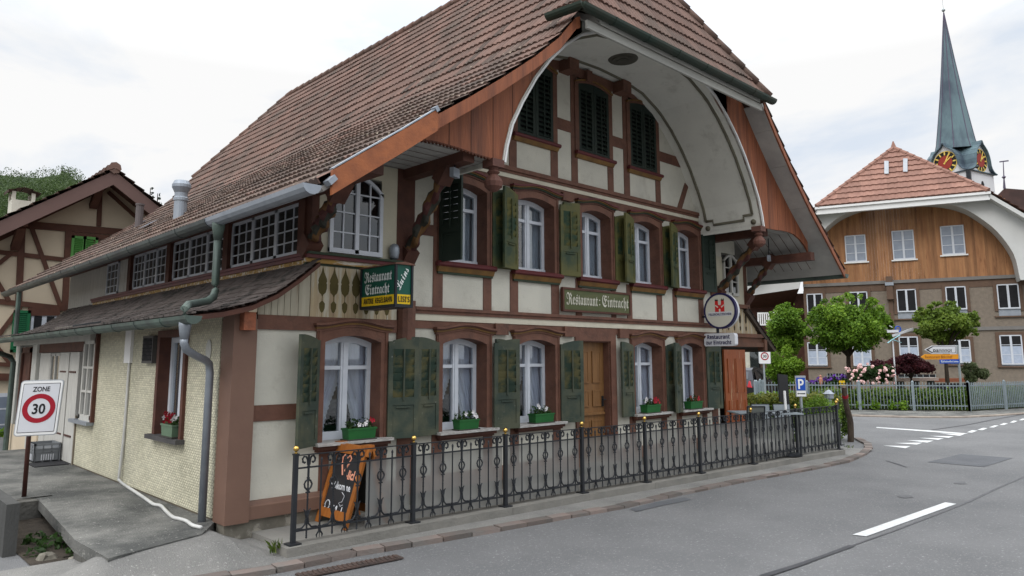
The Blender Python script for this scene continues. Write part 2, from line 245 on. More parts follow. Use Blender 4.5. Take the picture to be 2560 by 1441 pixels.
def scale_shingle_material():
    m = bpy.data.materials.new('cream_scale_shingles'); m.use_nodes = True; t = m.node_tree; L = t.links.new; b = t.nodes['Principled BSDF']
    b.inputs['Roughness'].default_value = 0.6; b.inputs['Specular IOR Level'].default_value = 0.3
    co = N(t, 'ShaderNodeTexCoord'); s = N(t, 'ShaderNodeSeparateXYZ'); L(co.outputs['Object'], s.inputs[0])
    def math_(op, a, bb=None, c=None):
        n = N(t, 'ShaderNodeMath', operation=op)
        for i, v in enumerate((a, bb, c)):
            if v is None: continue
            if isinstance(v, (int, float)): n.inputs[i].default_value = v
            else: L(v, n.inputs[i])
        return n.outputs[0]
    ROW, W = 0.030, 0.066
    v = math_('DIVIDE', s.outputs['Z'], ROW); fv = math_('FRACT', v); row = math_('FLOOR', v)
    off = math_('MULTIPLY', math_('MODULO', row, 2.0), 0.5)
    u = math_('ADD', math_('DIVIDE', s.outputs['Y'], W), off); fu = math_('FRACT', u)
    du = math_('ABSOLUTE', math_('SUBTRACT', fu, 0.5))
    edge = math_('MULTIPLY', math_('POWER', math_('MULTIPLY', du, 2.0), 2.2), 0.75)   # rounded lower edge of each scale
    d = math_('SUBTRACT', fv, edge)
    line = N(t, 'ShaderNodeMapRange'); line.inputs['From Min'].default_value = -0.10; line.inputs['From Max'].default_value = 0.10; L(d, line.inputs['Value'])
    gap = N(t, 'ShaderNodeMapRange'); gap.inputs['From Min'].default_value = 0.0; gap.inputs['From Max'].default_value = 0.22
    L(math_('ABSOLUTE', d), gap.inputs['Value'])
    hgt = math_('SUBTRACT', 1.0, math_('MULTIPLY', fv, 0.9))
    h2 = math_('MULTIPLY', hgt, line.outputs[0])
    n = N(t, 'ShaderNodeTexNoise'); n.inputs['Scale'].default_value = 1.3; L(co.outputs['Object'], n.inputs['Vector'])
    r = N(t, 'ShaderNodeValToRGB'); r.color_ramp.elements[0].color = (0.60, 0.57, 0.43, 1); r.color_ramp.elements[1].color = (0.49, 0.465, 0.345, 1); L(n.outputs['Fac'], r.inputs[0]); n.inputs['Detail'].default_value = 8; r.color_ramp.elements[0].position = 0.4; r.color_ramp.elements[1].position = 0.7
    cv = N(t, 'ShaderNodeCombineXYZ'); L(math_('FLOOR', u), cv.inputs[0]); L(row, cv.inputs[1]); wn = N(t, 'ShaderNodeTexWhiteNoise', noise_dimensions='2D'); L(cv.outputs[0], wn.inputs['Vector'])
    vr = N(t, 'ShaderNodeVectorMath', operation='SCALE'); L(r.outputs[0], vr.inputs[0]); L(math_('ADD', 0.84, math_('MULTIPLY', wn.outputs['Value'], 0.26)), vr.inputs['Scale'])
    x = N(t, 'ShaderNodeMix', data_type='RGBA'); L(gap.outputs[0], x.inputs['Factor']); x.inputs[6].default_value = (0.20, 0.19, 0.14, 1); L(vr.outputs[0], x.inputs[7])
    L(x.outputs[2], b.inputs['Base Color'])
    bp = N(t, 'ShaderNodeBump'); bp.inputs['Strength'].default_value = 0.7; bp.inputs['Distance'].default_value = 0.012; L(h2, bp.inputs['Height']); L(bp.outputs[0], b.inputs['Normal'])
    return m
scales = scale_shingle_material()

# ------------------------------------------------------------------ builders
def setprops(o, label=None, cat=None, group=None, kind=None):
    if label: o['label'] = label
    if cat: o['category'] = cat
    if group: o['group'] = group
    if kind: o['kind'] = kind
    return o
def worigin(o):
    p = Vector((0, 0, 0))
    while o is not None: p = p + o.location; o = o.parent
    return p
def thing(name, label, cat, loc=(0, 0, 0), group=None, rotz=0.0):
    o = bpy.data.objects.new(name, None); COL.objects.link(o); o.location = loc; o.rotation_euler = (0, 0, rotz); o.empty_display_size = 0.1
    return setprops(o, label, cat, group)
def dup(root, loc=None, rotz=None, label=None):
    r = root.copy(); COL.objects.link(r)
    if loc is not None: r.location = loc
    if rotz is not None: r.rotation_euler = (0, 0, rotz)
    if label: r['label'] = label
    def rec(src, dst):
        for ch in list(src.children):
            c = ch.copy(); COL.objects.link(c); c.parent = dst; rec(ch, c)
    rec(root, r)
    return r
class MB:
    def __init__(s): s.v = []; s.f = []; s.m = []; s.t = []
    def add(s, vs, fs, mi=0, t=None):
        b = len(s.v); s.v += [tuple(p) for p in vs]
        for f in fs: s.f.append([b + i for i in f]); s.m.append(mi); s.t.append(random.random() if t is None else t)
        return s
    def box(s, x0, x1, y0, y1, z0, z1, mi=0, t=None):
        if x0 > x1: x0, x1 = x1, x0
        if y0 > y1: y0, y1 = y1, y0
        vs = [(x, y, z) for z in (z0, z1) for x, y in ((x0, y0), (x1, y0), (x1, y1), (x0, y1))]
        return s.add(vs, [(3, 2, 1, 0), (4, 5, 6, 7), (0, 1, 5, 4), (1, 2, 6, 5), (2, 3, 7, 6), (3, 0, 4, 7)], mi, t)
    def bar(s, a, b, w, h, up=(0, 0, 1), mi=0, w2=None, h2=None):
        a = Vector(a); b = Vector(b); d = (b - a).normalized(); sd = d.cross(Vector(up)).normalized(); u = sd.cross(d)
        w2 = w if w2 is None else w2; h2 = h if h2 is None else h2
        vs = []
        for p, ww, hh in ((a, w, h), (b, w2, h2)):
            for i, j in ((-1, -1), (1, -1), (1, 1), (-1, 1)): vs.append(p + sd * (i * ww / 2) + u * (j * hh / 2))
        return s.add(vs, [(3, 2, 1, 0), (4, 5, 6, 7), (0, 1, 5, 4), (1, 2, 6, 5), (2, 3, 7, 6), (3, 0, 4, 7)], mi)
    def prism(s, poly, axis, a, b, mi=0):
        n = len(poly)
        mk = {'x': lambda p, c: (c, p[0], p[1]), 'y': lambda p, c: (p[0], c, p[1]), 'z': lambda p, c: (p[0], p[1], c)}[axis]
        vs = [mk(p, a) for p in poly] + [mk(p, b) for p in poly]
        return s.add(vs, [tuple(range(n)), tuple(range(2 * n - 1, n - 1, -1))] + [(i, i + n, (i + 1) % n + n, (i + 1) % n) for i in range(n)], mi)
    def strip(s, A, B, mi=0, t=None):       # quads between two polylines
        n = len(A); return s.add(list(A) + list(B), [(i, i + 1, n + i + 1, n + i) for i in range(n - 1)], mi, t)
    def ribbon(s, lo, hi, y0, y1, mi=0):    # solid band between two (x,z) polylines, from y0 to y1
        n = len(lo)
        for i in range(n - 1): s.prism([lo[i], lo[i + 1], hi[i + 1], hi[i]], 'y', y0, y1, mi)
        return s
    def tube(s, pts, r, n=8, mi=0, caps=True):
        pts = [Vector(p) for p in pts]; k = len(pts); rs = r if isinstance(r, (list, tuple)) else [r] * k
        b = []; ref = Vector((0.13, 0.31, 0.94))
        for i, p in enumerate(pts):
            d = (pts[min(i + 1, k - 1)] - pts[max(i - 1, 0)]).normalized()
            a = d.cross(ref)
            if a.length < 1e-3: a = d.cross(Vector((1, 0, 0)))
            a.normalize(); c = d.cross(a); ref = c.cross(d) if False else ref
            b += [p + (a * math.cos(2 * math.pi * j / n) + c * math.sin(2 * math.pi * j / n)) * rs[i] for j in range(n)]
        fs = [(i * n + j, i * n + (j + 1) % n, (i + 1) * n + (j + 1) % n, (i + 1) * n + j) for i in range(k - 1) for j in range(n)]
        if caps: fs += [tuple(range(n - 1, -1, -1)), tuple(range((k - 1) * n, k * n))]
        return s.add(b, fs, mi)
    def lathe(s, prof, c=(0, 0, 0), n=12, mi=0):
        b = []; c = Vector(c)
        for r, z in prof: b += [c + Vector((r * math.cos(2 * math.pi * j / n), r * math.sin(2 * math.pi * j / n), z)) for j in range(n)]
        k = len(prof)
        fs = [(i * n + j, i * n + (j + 1) % n, (i + 1) * n + (j + 1) % n, (i + 1) * n + j) for i in range(k - 1) for j in range(n)] + [tuple(range(n - 1, -1, -1)), tuple(range((k - 1) * n, k * n))]
        return s.add(b, fs, mi)
    def halfpipe(s, a, b, r, n=7, mi=0, th=0.008):   # gutter trough open at the top
        a = Vector(a); b = Vector(b); d = (b - a).normalized(); sd = d.cross(Vector((0, 0, 1))).normalized(); u = sd.cross(d)
        rows = []
        for p in (a, b):
            o_ = [p + sd * (r * math.cos(math.pi + math.pi * j / n)) + u * (r * math.sin(math.pi + math.pi * j / n)) for j in range(n + 1)]
            i_ = [p + sd * ((r - th) * math.cos(math.pi + math.pi * j / n)) + u * ((r - th) * math.sin(math.pi + math.pi * j / n)) for j in range(n, -1, -1)]
            rows.append(o_ + i_)
        k = len(rows[0])
        s.add(rows[0] + rows[1], [(j, (j + 1) % k, k + (j + 1) % k, k + j) for j in range(k)], mi)
        for q, p in enumerate((a, b)):
            s.add([p + sd * (r * math.cos(math.pi + math.pi * j / n)) + u * (r * math.sin(math.pi + math.pi * j / n)) for j in range(n + 1)], [tuple(range(n + 1)) if q else tuple(range(n, -1, -1))], mi)
        return s
    def xform(s, M): s.v = [tuple(M @ Vector(p)) for p in s.v]; return s
    def build(s, name, mats, parent=None, smooth=False, label=None, cat=None, group=None, kind=None, local=False):
        me = bpy.data.meshes.new(name)
        off = Vector((0, 0, 0)) if (parent is None or local) else worigin(parent)
        me.from_pydata([(p[0] - off.x, p[1] - off.y, p[2] - off.z) for p in s.v], [], s.f)
        mats = mats if isinstance(mats, (list, tuple)) else [mats]
        for m in mats: me.materials.append(m)
        if len(mats) > 1: me.polygons.foreach_set('material_index', s.m)
        at = me.attributes.new('rnd', 'FLOAT', 'FACE'); at.data.foreach_set('value', s.t)
        if smooth: me.polygons.foreach_set('use_smooth', [True] * len(me.polygons))
        me.update()
        o = bpy.data.objects.new(name, me); COL.objects.link(o)
        if parent is not None: o.parent = parent
        return setprops(o, label, cat, group, kind)
def arc_pts(x0, x1, z, rise, n=10, p=2.0):
    return [(x0 + (x1 - x0) * i / n, z + rise * (1 - abs(2 * i / n - 1) ** p)) for i in range(n + 1)]
def leaves(name, centers, radii, n, size, material, parent=None, squash=1.0, shell=0.55, kind=None, label=None, cat=None, aspect=0.6, group=None, gap=0.0, up=0.3):
    """Cloud of leaf quads through several ellipsoids, denser towards their outsides; clump brightness varies leaf by leaf."""
    centers = np.array(centers, float).reshape(-1, 3); radii = np.array(radii, float)
    if radii.ndim == 1: radii = np.repeat(radii[:, None], 3, 1); radii[:, 2] *= squash
    vol = radii.prod(1) ** (2 / 3); idx = rng.choice(len(centers), n, p=vol / vol.sum())
    d = rng.normal(size=(n, 3)); d /= np.linalg.norm(d, axis=1)[:, None]
    rr = shell + (1 - shell) * rng.random(n) ** 0.7
    jit = 1 + 0.18 * rng.normal(size=n) * (rng.random(n) < 0.35)
    pos = centers[idx] + d * radii[idx] * (rr * jit)[:, None]
    nrm = d * 0.6 + rng.normal(size=(n, 3)) * 0.7 + np.array([0, 0, up]); nrm /= np.linalg.norm(nrm, axis=1)[:, None]
    a = np.cross(nrm, rng.normal(size=(n, 3))); a /= np.linalg.norm(a, axis=1)[:, None]; b = np.cross(nrm, a)
    sz = size * (0.6 + 0.8 * rng.random(n))[:, None]
    vs = np.stack([pos - a * sz, pos - b * sz * aspect, pos + a * sz, pos + b * sz * aspect], 1).reshape(-1, 3)
    off = np.array(worigin(parent)) if parent is not None else 0
    vs = vs - off
    me = bpy.data.meshes.new(name); me.vertices.add(4 * n); me.vertices.foreach_set('co', vs.ravel())
    me.loops.add(4 * n); me.loops.foreach_set('vertex_index', np.arange(4 * n)); me.polygons.add(n)
    me.polygons.foreach_set('loop_start', np.arange(n) * 4); me.polygons.foreach_set('loop_total', np.full(n, 4))
    cl = rng.random(len(centers))[idx]
    t = np.clip(0.45 * cl + 0.55 * rng.random(n) , 0, 1)
    at = me.attributes.new('rnd', 'FLOAT', 'FACE'); at.data.foreach_set('value', t)
    me.materials.append(material); me.update(calc_edges=True); me.validate()
    o = bpy.data.objects.new(name, me); COL.objects.link(o)
    if parent is not None: o.parent = parent
    return setprops(o, label, cat, group, kind)
def text_mb(mb, body, origin, ux, uz, height=None, width=None, mi=0, bold=0.0, align='C', depth=0.004, shear=0.0):
    """Lettering as flat raised shapes: origin is the baseline centre (or left), ux/uz the reading and upright directions."""
    c = bpy.data.curves.new('lettering', 'FONT'); c.body = body; c.size = 1.0; c.offset = bold; c.shear = shear
    c.resolution_u = 3
    o = bpy.data.objects.new('lettering', c); COL.objects.link(o); bpy.context.view_layer.update()
    me = bpy.data.meshes.new_from_object(o.evaluated_get(bpy.context.evaluated_depsgraph_get()))
    vs = [v.co.copy() for v in me.vertices]; fs = [tuple(p.vertices) for p in me.polygons]
    bpy.data.objects.remove(o); bpy.data.curves.remove(c); bpy.data.meshes.remove(me)
    x0 = min(v.x for v in vs); x1 = max(v.x for v in vs); z1 = max(v.y for v in vs)
    sy = height / z1 if height else None; sx = width / (x1 - x0) if width else sy
    if sy is None: sy = sx
    ux = Vector(ux).normalized(); uz = Vector(uz).normalized(); nn = ux.cross(uz)
    xo = -(x0 + x1) / 2 if align == 'C' else -x0
    mb.add([Vector(origin) + ux * ((v.x + xo) * sx) + uz * (v.y * sy) + nn * depth for v in vs], fs, mi, 0.5)
FRAK = lambda s: ''.join(chr(0x1D56C + ord(c) - 65) if 'A' <= c <= 'Z' else chr(0x1D586 + ord(c) - 97) if 'a' <= c <= 'z' else c for c in s)
SCRIPT = lambda s: ''.join(chr(0x1D4D0 + ord(c) - 65) if 'A' <= c <= 'Z' else chr(0x1D4EA + ord(c) - 97) if 'a' <= c <= 'z' else c for c in s)
BOLD = lambda s: ''.join(chr(0x1D5D4 + ord(c) - 65) if 'A' <= c <= 'Z' else chr(0x1D5EE + ord(c) - 97) if 'a' <= c <= 'z' else chr(0x1D7EC + ord(c) - 48) if '0' <= c <= '9' else c for c in s)

# ------------------------------------------------------------------ setting: ground, road, pavement, hill
def S(t): t = min(1, max(0, t)); return t * t * (3 - 2 * t)
def hgt(x, y):                        # the footway climbs a little to the forecourt slab
    x0 = -1.86 + 0.6 * S((y + 0.6) / 1.0)
    return 0.165 * S((y + 1.12) / 0.62) * S((x - x0) / 0.6) * S((0.24 - x) / 0.45)
KERB = [tuple(wz(x, y, -0.03))[:2] for x, y in ((300, 1492), (440, 1470), (578, 1446), (690, 1428), (760, 1415), (890, 1387), (1030, 1365), (1180, 1339), (1380, 1303), (1560, 1271), (1704, 1238), (1885, 1201), (2029, 1176), (2123, 1156), (2165, 1138), (2181, 1124), (2178, 1112), (2150, 1098))]
g = MB(); G = 2500.0
g.add([(-G, -G, -0.10), (G, -G, -0.10), (G, G, -0.10), (-G, G, -0.10)], [(0, 1, 2, 3)])
g.build('ground', soil, kind='structure')
g = MB()
xs = np.linspace(-14, 75, 45); ysr = [-24 + 2.2 * i for i in range(27)]
zr = lambda x, y: -0.055 if x < -1 else -0.055 + 0.02 * min(1, (x + 1) / 6)
vs = [(x, y, zr(x, y)) for y in ysr for x in xs]; n = len(xs)
g.add(vs, [(j * n + i, j * n + i + 1, (j + 1) * n + i + 1, (j + 1) * n + i) for j in range(len(ysr) - 1) for i in range(n - 1)])
road = g.build('road', asphalt, kind='structure', smooth=True)
# dark trench patch and long bitumen seam in the road, road markings
zroad = -0.033
def flat_poly(name, pts, z, m, kind='structure'):
    mb = MB(); mb.add([(p[0], p[1], z) for p in pts], [tuple(range(len(pts)))]); return mb.build(name, m, kind=kind)
flat_poly('asphalt_patch', [wz(*q, zroad) for q in [(2318, 1156), (2402, 1136), (2532, 1146), (2460, 1168)]], zroad + 0.004, asphalt_new)
def seam(name, px, w, m, z):
    P = [wz(*q, z) for q in px]; A = []; B = []
    for i, p in enumerate(P):
        d = (P[min(i + 1, len(P) - 1)] - P[max(i - 1, 0)]).normalized(); nn = Vector((-d.y, d.x, 0)) * w * random.uniform(0.6, 1.2) / 2
        A.append(p + nn); B.append(p - nn)
    mb = MB(); mb.strip(A, B); return mb.build(name, m, kind='structure')
seam('bitumen_seam', [(1905, 1441), (2000, 1411), (2070, 1386), (2130, 1364)], 0.07, bitumen, zroad + 0.004)
seam('bitumen_seam', [(2130, 1364), (2160, 1353), (2240, 1325), (2330, 1290), (2420, 1255), (2490, 1222), (2560, 1192)], 0.035, mat('faded_seam', (0.085, 0.086, 0.09), (0.12, 0.12, 0.125), 0.8, 6), zroad + 0.004)
seam('road_crack', [(2215, 1152), (2240, 1159), (2266, 1168)], 0.05, bitumen, zroad + 0.004)
seam('far_seam', [(2330, 1075), (2420, 1062), (2480, 1050), (2560, 1036)], 0.07, bitumen, zroad + 0.004)
stain = mat('oily_asphalt', (0.085, 0.086, 0.09), (0.12, 0.121, 0.125), 0.7, 6)
for cx_, cy_, rx, ry in ((2264, 1242, 22, 4), (2400, 1208, 20, 3.5)): flat_poly('oil_stain', [wz(cx_ + rx * math.cos(a * .524) * random.uniform(.7, 1.1), cy_ + ry * math.sin(a * .524) * random.uniform(.7, 1.1), zroad) for a in range(12, 0, -1)], zroad + 0.004, stain)
flat_poly('asphalt_patch', [wz(*q, zroad) for q in [(1575, 1273), (1640, 1256), (1712, 1244), (1728, 1250), (1650, 1266), (1590, 1280)]], zroad + 0.0035, asphalt_new)
mk = MB()
def mark(*q): P = [wz(*p, zroad + 0.005) for p in q]; mk.add(P, [tuple(range(len(P)))])
mark((2131, 1337), (2166, 1341), (2391, 1260), (2363, 1256))
mark((2191, 1068), (2191, 1070), (2408, 1086), (2420, 1084), (2330, 1077))
for a, b_, c in [((2207, 1114), (2264, 1121), (2276, 1116)), ((2236, 1108), (2292, 1112), (2307, 1107)), ((2268, 1101), (2318, 1107), (2334, 1102)), ((2297, 1095), (2346, 1100), (2360, 1096)), ((2323, 1090), (2372, 1095), (2385, 1091)), ((2349, 1084), (2400, 1090), (2410, 1086))]: mark(a, b_, c)
for q in [(2417, 1081, 2430, 1082, 2444, 1077, 2430, 1076), (2443, 1075, 2456, 1076, 2469, 1071, 2458, 1070), (2472, 1069, 2485, 1069, 2497, 1064, 2486, 1064), (2498, 1063, 2510, 1063, 2520, 1059, 2510, 1058), (2524, 1057, 2534, 1057, 2544, 1053, 2534, 1052), (2547, 1051, 2557, 1051, 2566, 1047, 2556, 1047)]:
    mark(q[0:2], q[2:4], q[4:6], q[6:8])
mk.build('road_marking', road_paint, kind='structure')
# footway sheet between kerb and house, following hgt()
fw = MB(); rows = []
kx = [k[0] for k in KERB[:15]]; ky = [k[1] for k in KERB[:15]]
for x in np.linspace(-1.95, 13.2, 92):
    yk = float(np.interp(x, kx, ky)) + 0.13; top = 2.4 if x > 0.3 else 2.4
    rows.append([(x, yk + (top - yk) * t, hgt(x, yk + (top - yk) * t) + 0.0) for t in np.linspace(0, 1, 26)])
for i in range(len(rows) - 1):
    for j in range(25):
        a, b_, c, d = rows[i][j], rows[i + 1][j], rows[i + 1][j + 1], rows[i][j + 1]
        if a[0] < -1.2 and a[1] > 0.25: continue
        if a[0] < -1.02 and a[1] > 0.55: continue
        fw.add([a, b_, c, d], [(0, 1, 2, 3)])
fw.build('pavement', pavement, kind='structure', smooth=True)
pe = MB(); P_ = [(608, 1331), (640, 1326), (690, 1344), (729, 1360), (712, 1368), (660, 1352)]; P_ = [wz(*q, 0.02) for q in P_]; pe.add([(p.x, p.y, hgt(p.x, p.y) + 0.014) for p in P_], [tuple(range(6))]); pe.build('pale_cement_edge', mat('pale_cement', (0.42, 0.41, 0.38), (0.26, 0.255, 0.235), 0.95, 9, bump=0.6), kind='structure')
# red kerb stones laid along the road
kb = MB()
for i in range(len(KERB) - 1):
    a = Vector((*KERB[i], 0)); b_ = Vector((*KERB[i + 1], 0)); L_ = (b_ - a).length; k = max(1, round(L_ / 0.34)); d = (b_ - a).normalized(); nn = Vector((-d.y, d.x, 0))
    for j in range(k):
        p = a + d * (L_ * j / k + 0.008); q = a + d * (L_ * (j + 1) / k - 0.008); w = 0.15; ax = random.uniform(-0.006, 0.006)
        z1 = 0.004 + random.uniform(-0.006, 0.006); jj = [random.uniform(-0.008, 0.008) for _ in range(8)]
        top = [p - nn * 0.01 + d * jj[0] , q - nn * (0.01 + jj[1]), q + nn * (w + ax), p + nn * (w + ax)]
        vs = [(v.x, v.y, -0.12) for v in top] + [(v.x, v.y, z1) for v in top]
        kb.add(vs, [(4, 5, 6, 7), (0, 1, 5, 4), (1, 2, 6, 5), (2, 3, 7, 6), (3, 0, 4, 7)])
kb.build('kerb', brick_kerb, kind='structure')
# cast iron gutter grate strip in the road edge, lower left
gr = MB()
a = wz(745, 1441, zroad); b_ = wz(1000, 1392, zroad); d = (b_ - a).normalized(); nn = Vector((-d.y, d.x, 0)); L_ = (b_ - a).length
gr.bar(a + Vector((0, 0, 0.001)), b_ + Vector((0, 0, 0.001)), 0.15, 0.012)
for i in range(int(L_ / 0.05)):
    p = a + d * (0.05 * i); gr.bar(p - nn * 0.06 + Vector((0, 0, 0.009)), p + nn * 0.06 + d * 0.02 + Vector((0, 0, 0.009)), 0.022, 0.014)
gr.build('drain_grate', mat('rusty_grate', (0.085, 0.055, 0.045), (0.05, 0.04, 0.036), 0.8, 12), label='rusty iron drain grate strip at the road edge by the kerb', cat='drain grate')
# forecourt slab left of the inn, with the hollow beside it
fc = MB()
poly = [(0.02, 9.5), (0.02, 0.2), (-0.30, -0.27), (-1.26, -0.62), (-1.30, 0.36), (-1.08, 3.2), (-1.30, 3.3), (-2.6, 9.5)]
gx = MB()
fc.add([(x, y, 0.18) for x, y in poly] + [(x, y, 0.06) for x, y in poly], [tuple(range(7, -1, -1))] + [(i, (i + 1) % 8, (i + 1) % 8 + 8, i + 8) for i in range(8)])
fc.build('forecourt', concrete, kind='structure')
w = MB(); w.box(-1.24, -1.16, -0.55, 0.40, -0.16, 0.06); w.box(-0.92, -0.85, 0.30, 3.3, -0.2, 0.06); w.box(-1.42, -0.9, 3.22, 3.30, -0.2, 0.18); w.box(-1.42, -1.05, 3.05, 3.22, -0.2, 0.172)
w.prism([(-1.26, -0.62), (-1.30, 0.37), (-1.20, 0.37), (-1.14, -0.56)], 'z', -0.2, 0.10)
w.build('retaining_wall', concrete_dark, kind='structure', label=None)
w = MB(); w.box(-1.76, -1.64, 1.15, 5.0, -0.2, 0.47)
w.build('low_wall', mat('stained_concrete', (0.075, 0.075, 0.072), (0.05, 0.05, 0.048), 0.9, 2, (1, 1, 0.4), bump=0.4), label='low dark concrete wall at the far left beside the forecourt', cat='low wall')
# terrace slab and fence plinth
t = MB(); t.prism([(0.34, -0.02), (0.34, -0.86), (1.8, -0.90), (3.2, -0.98), (4.6, -1.05), (7.2, -1.24), (11.9, -1.54), (12.9, -1.2), (12.9, 4.0), (11.2, 4.0), (11.2, -0.02)], 'z', -0.05, 0.06)
t.build('terrace', concrete_pale, kind='structure')
t = MB(); FP = [(0.22, -0.975), (1.8, -1.03), (3.2, -1.11), (4.6, -1.18), (6.0, -1.29), (7.3, -1.38), (8.9, -1.49), (10.45, -1.56), (12.0, -1.69)]
for i in range(len(FP) - 1):
    a = Vector((*FP[i], 0)); b_ = Vector((*FP[i + 1], 0)); gap = 0.006
    t.bar(a + Vector((0, 0, 0.03)) + (b_ - a).normalized() * gap, b_ + Vector((0, 0, 0.03 + random.uniform(-0.006, 0.006))), 0.24, 0.115)
t.build('fence_plinth', kerb_m, kind='structure')
flat_poly('pit_soil', [(-1.62, 0.30), (-0.8, 0.30), (-0.8, 3.3), (-1.62, 3.3)], -0.045, mat('shaded_soil', (0.030, 0.024, 0.018), (0.06, 0.048, 0.036), 0.95, 9, bump=0.8))  # soil sheet coloured dark to stand in for the hollow's shadow
# far hillside
hb = MB()
hill_px = [(-260, 452), (-120, 440), (0, 432), (100, 437), (170, 425), (215, 465), (260, 520), (330, 600), (420, 690), (560, 760), (900, 820)]
top = [wd(x, y + 8, 170) for x, y in hill_px]; bot = [wd(x, 905, 70) for x, y in hill_px]; back = [wd(x, y - 30, 260) for x, y in hill_px]
hb.strip([Vector((p.x, p.y, -0.5)) for p in bot], top); hb.strip(top, [Vector((p.x, p.y, -0.5)) for p in back])
hb.build('hill', meadow, kind='structure', smooth=True)
cs = []; rs = []
for k in range(420):
    i = random.uniform(0, 6.2); i0 = int(i); t_ = i - i0; u = random.random() ** 0.7
    p = top[i0].lerp(top[i0 + 1], t_).lerp(bot[i0].lerp(bot[i0 + 1], t_), u * 0.5 + 0.0); r = random.uniform(1.5, 2.8)
    cs.append(p + Vector((0, 0, r * 0.05))); rs.append(r)
leaves('forest', cs, rs, 90000, 0.17, leaf_forest, squash=1.0, kind='stuff', shell=0.8)

# ------------------------------------------------------------------ tiled roof surfaces
def resample(prof, row):
    P = [np.array(p, float) for p in prof]; d = [0]
    for i in range(1, len(P)): d.append(d[-1] + np.linalg.norm(P[i] - P[i - 1]))
    at = lambda s: np.array([np.interp(min(s, d[-1]), d, [p[0] for p in P]), np.interp(min(s, d[-1]), d, [p[1] for p in P])])
    return at, d[-1]
def tile_rows(mb, prof, axis, urange, row=0.34, period=0.11, amp=0.022, step=0.032, seg=4, low=None, jit=0.004, flat=False, tile_w=None, sag=0.0):
    at, total = resample(prof, row); nrow = int(math.ceil(total / row)); tw = tile_w or 2 * period
    for i in range(nrow):
        s0 = i * row; s1 = min(s0 + row * 1.10, total + 0.02); P0, P1 = at(s0), at(s1); tg = P1 - P0; tg /= max(1e-6, np.linalg.norm(tg))
        nr = np.array([-tg[1], tg[0]]); nr *= 1 if nr[1] > 0 else -1
        a0, b0 = urange(P0[1]); a1, b1 = urange(P1[1])
        if flat:
            us = [];
            k0 = math.floor(a0 / tw - 0.5 * (i % 2)); u = (k0 + 0.5 * (i % 2)) * tw
            while u < b0: us.append((max(u + 0.003, a0), min(u + tw - 0.003, b0))); u += tw
            for ua, ub in us:
                if ub - ua < 0.02: continue
                j = random.uniform(-jit, jit); t = random.random(); st = step + random.uniform(-jit, jit)
                ds = random.uniform(-0.012, 0.012); Q0 = at(max(0, s0 + ds))
                pts = []
                for P, o, uu in ((Q0, -0.01, (ua, ub)), (Q0, st, (ua, ub)), (P1, 0.004 + j, (max(ua, a1), max(min(ub, b1), a1)))):
                    q = P + nr * o
                    for x in uu: pts.append((q[0], x, q[1]) if axis == 'y' else (x, q[0], q[1]))
                mb.add(pts, [(0, 1, 3, 2), (2, 3, 5, 4)], 1 if (low and random.random() < low(s0 / total)) else 0, t)
            continue
        du = period / seg; k0 = int(math.ceil(a0 / du)); k1 = int(math.floor(b0 / du)); us = [a0] + [k * du for k in range(k0, k1 + 1)] + [b0]
        tiles = {}
        lines = [[], [], []]
        for x in us:
            ti = math.floor(x / tw)
            if ti not in tiles: tiles[ti] = (random.random(), random.uniform(-jit, jit) * 1.2, random.uniform(-0.010, 0.010) - (0.03 if random.random() < 0.012 else 0), 1 if (low and random.random() < low(s0 / total)) else 0)
            ph = (x / period) % 1.0; w_ = amp * abs(math.cos(math.pi * ph)) ** 0.7
            sg = sag * math.sin(x * 0.55 + 0.8) * math.sin(math.pi * s0 / total) - 0.0
            for li, (P, o, xx) in enumerate(((at(max(0, s0 + tiles[ti][2])), -0.02 + w_ * 0.3, x), (at(max(0, s0 + tiles[ti][2])), step + w_ + tiles[ti][1], x), (P1, 0.004 + w_ * 0.8, min(max(x, a1), b1)))):
                q = P + nr * (o + sg); lines[li].append((q[0], xx, q[1]) if axis == 'y' else (xx, q[0], q[1]))
        n = len(us); vs = lines[0] + lines[1] + lines[2]; base = len(mb.v); mb.v += vs
        for k in range(n - 1):
            tl = tiles[math.floor(us[k] / tw)]
            for r_ in (0, 1):
                mb.f.append([base + r_ * n + k, base + r_ * n + k + 1, base + (r_ + 1) * n + k + 1, base + (r_ + 1) * n + k]); mb.m.append(tl[3]); mb.t.append(tl[0])
def ridge_caps(mb, pts, r=0.085, L_=0.36, mi=0):
    for a, b_ in zip(pts[:-1], pts[1:]):
        a = Vector(a); b_ = Vector(b_); k = max(1, int((b_ - a).length / L_)); d = (b_ - a) / k
        for i in range(k):
            p = a + d * i; q = a + d * (i + 1.06); n0 = len(mb.v); mb.tube([p, q], [r * 1.18, r * 0.92], 8, mi)

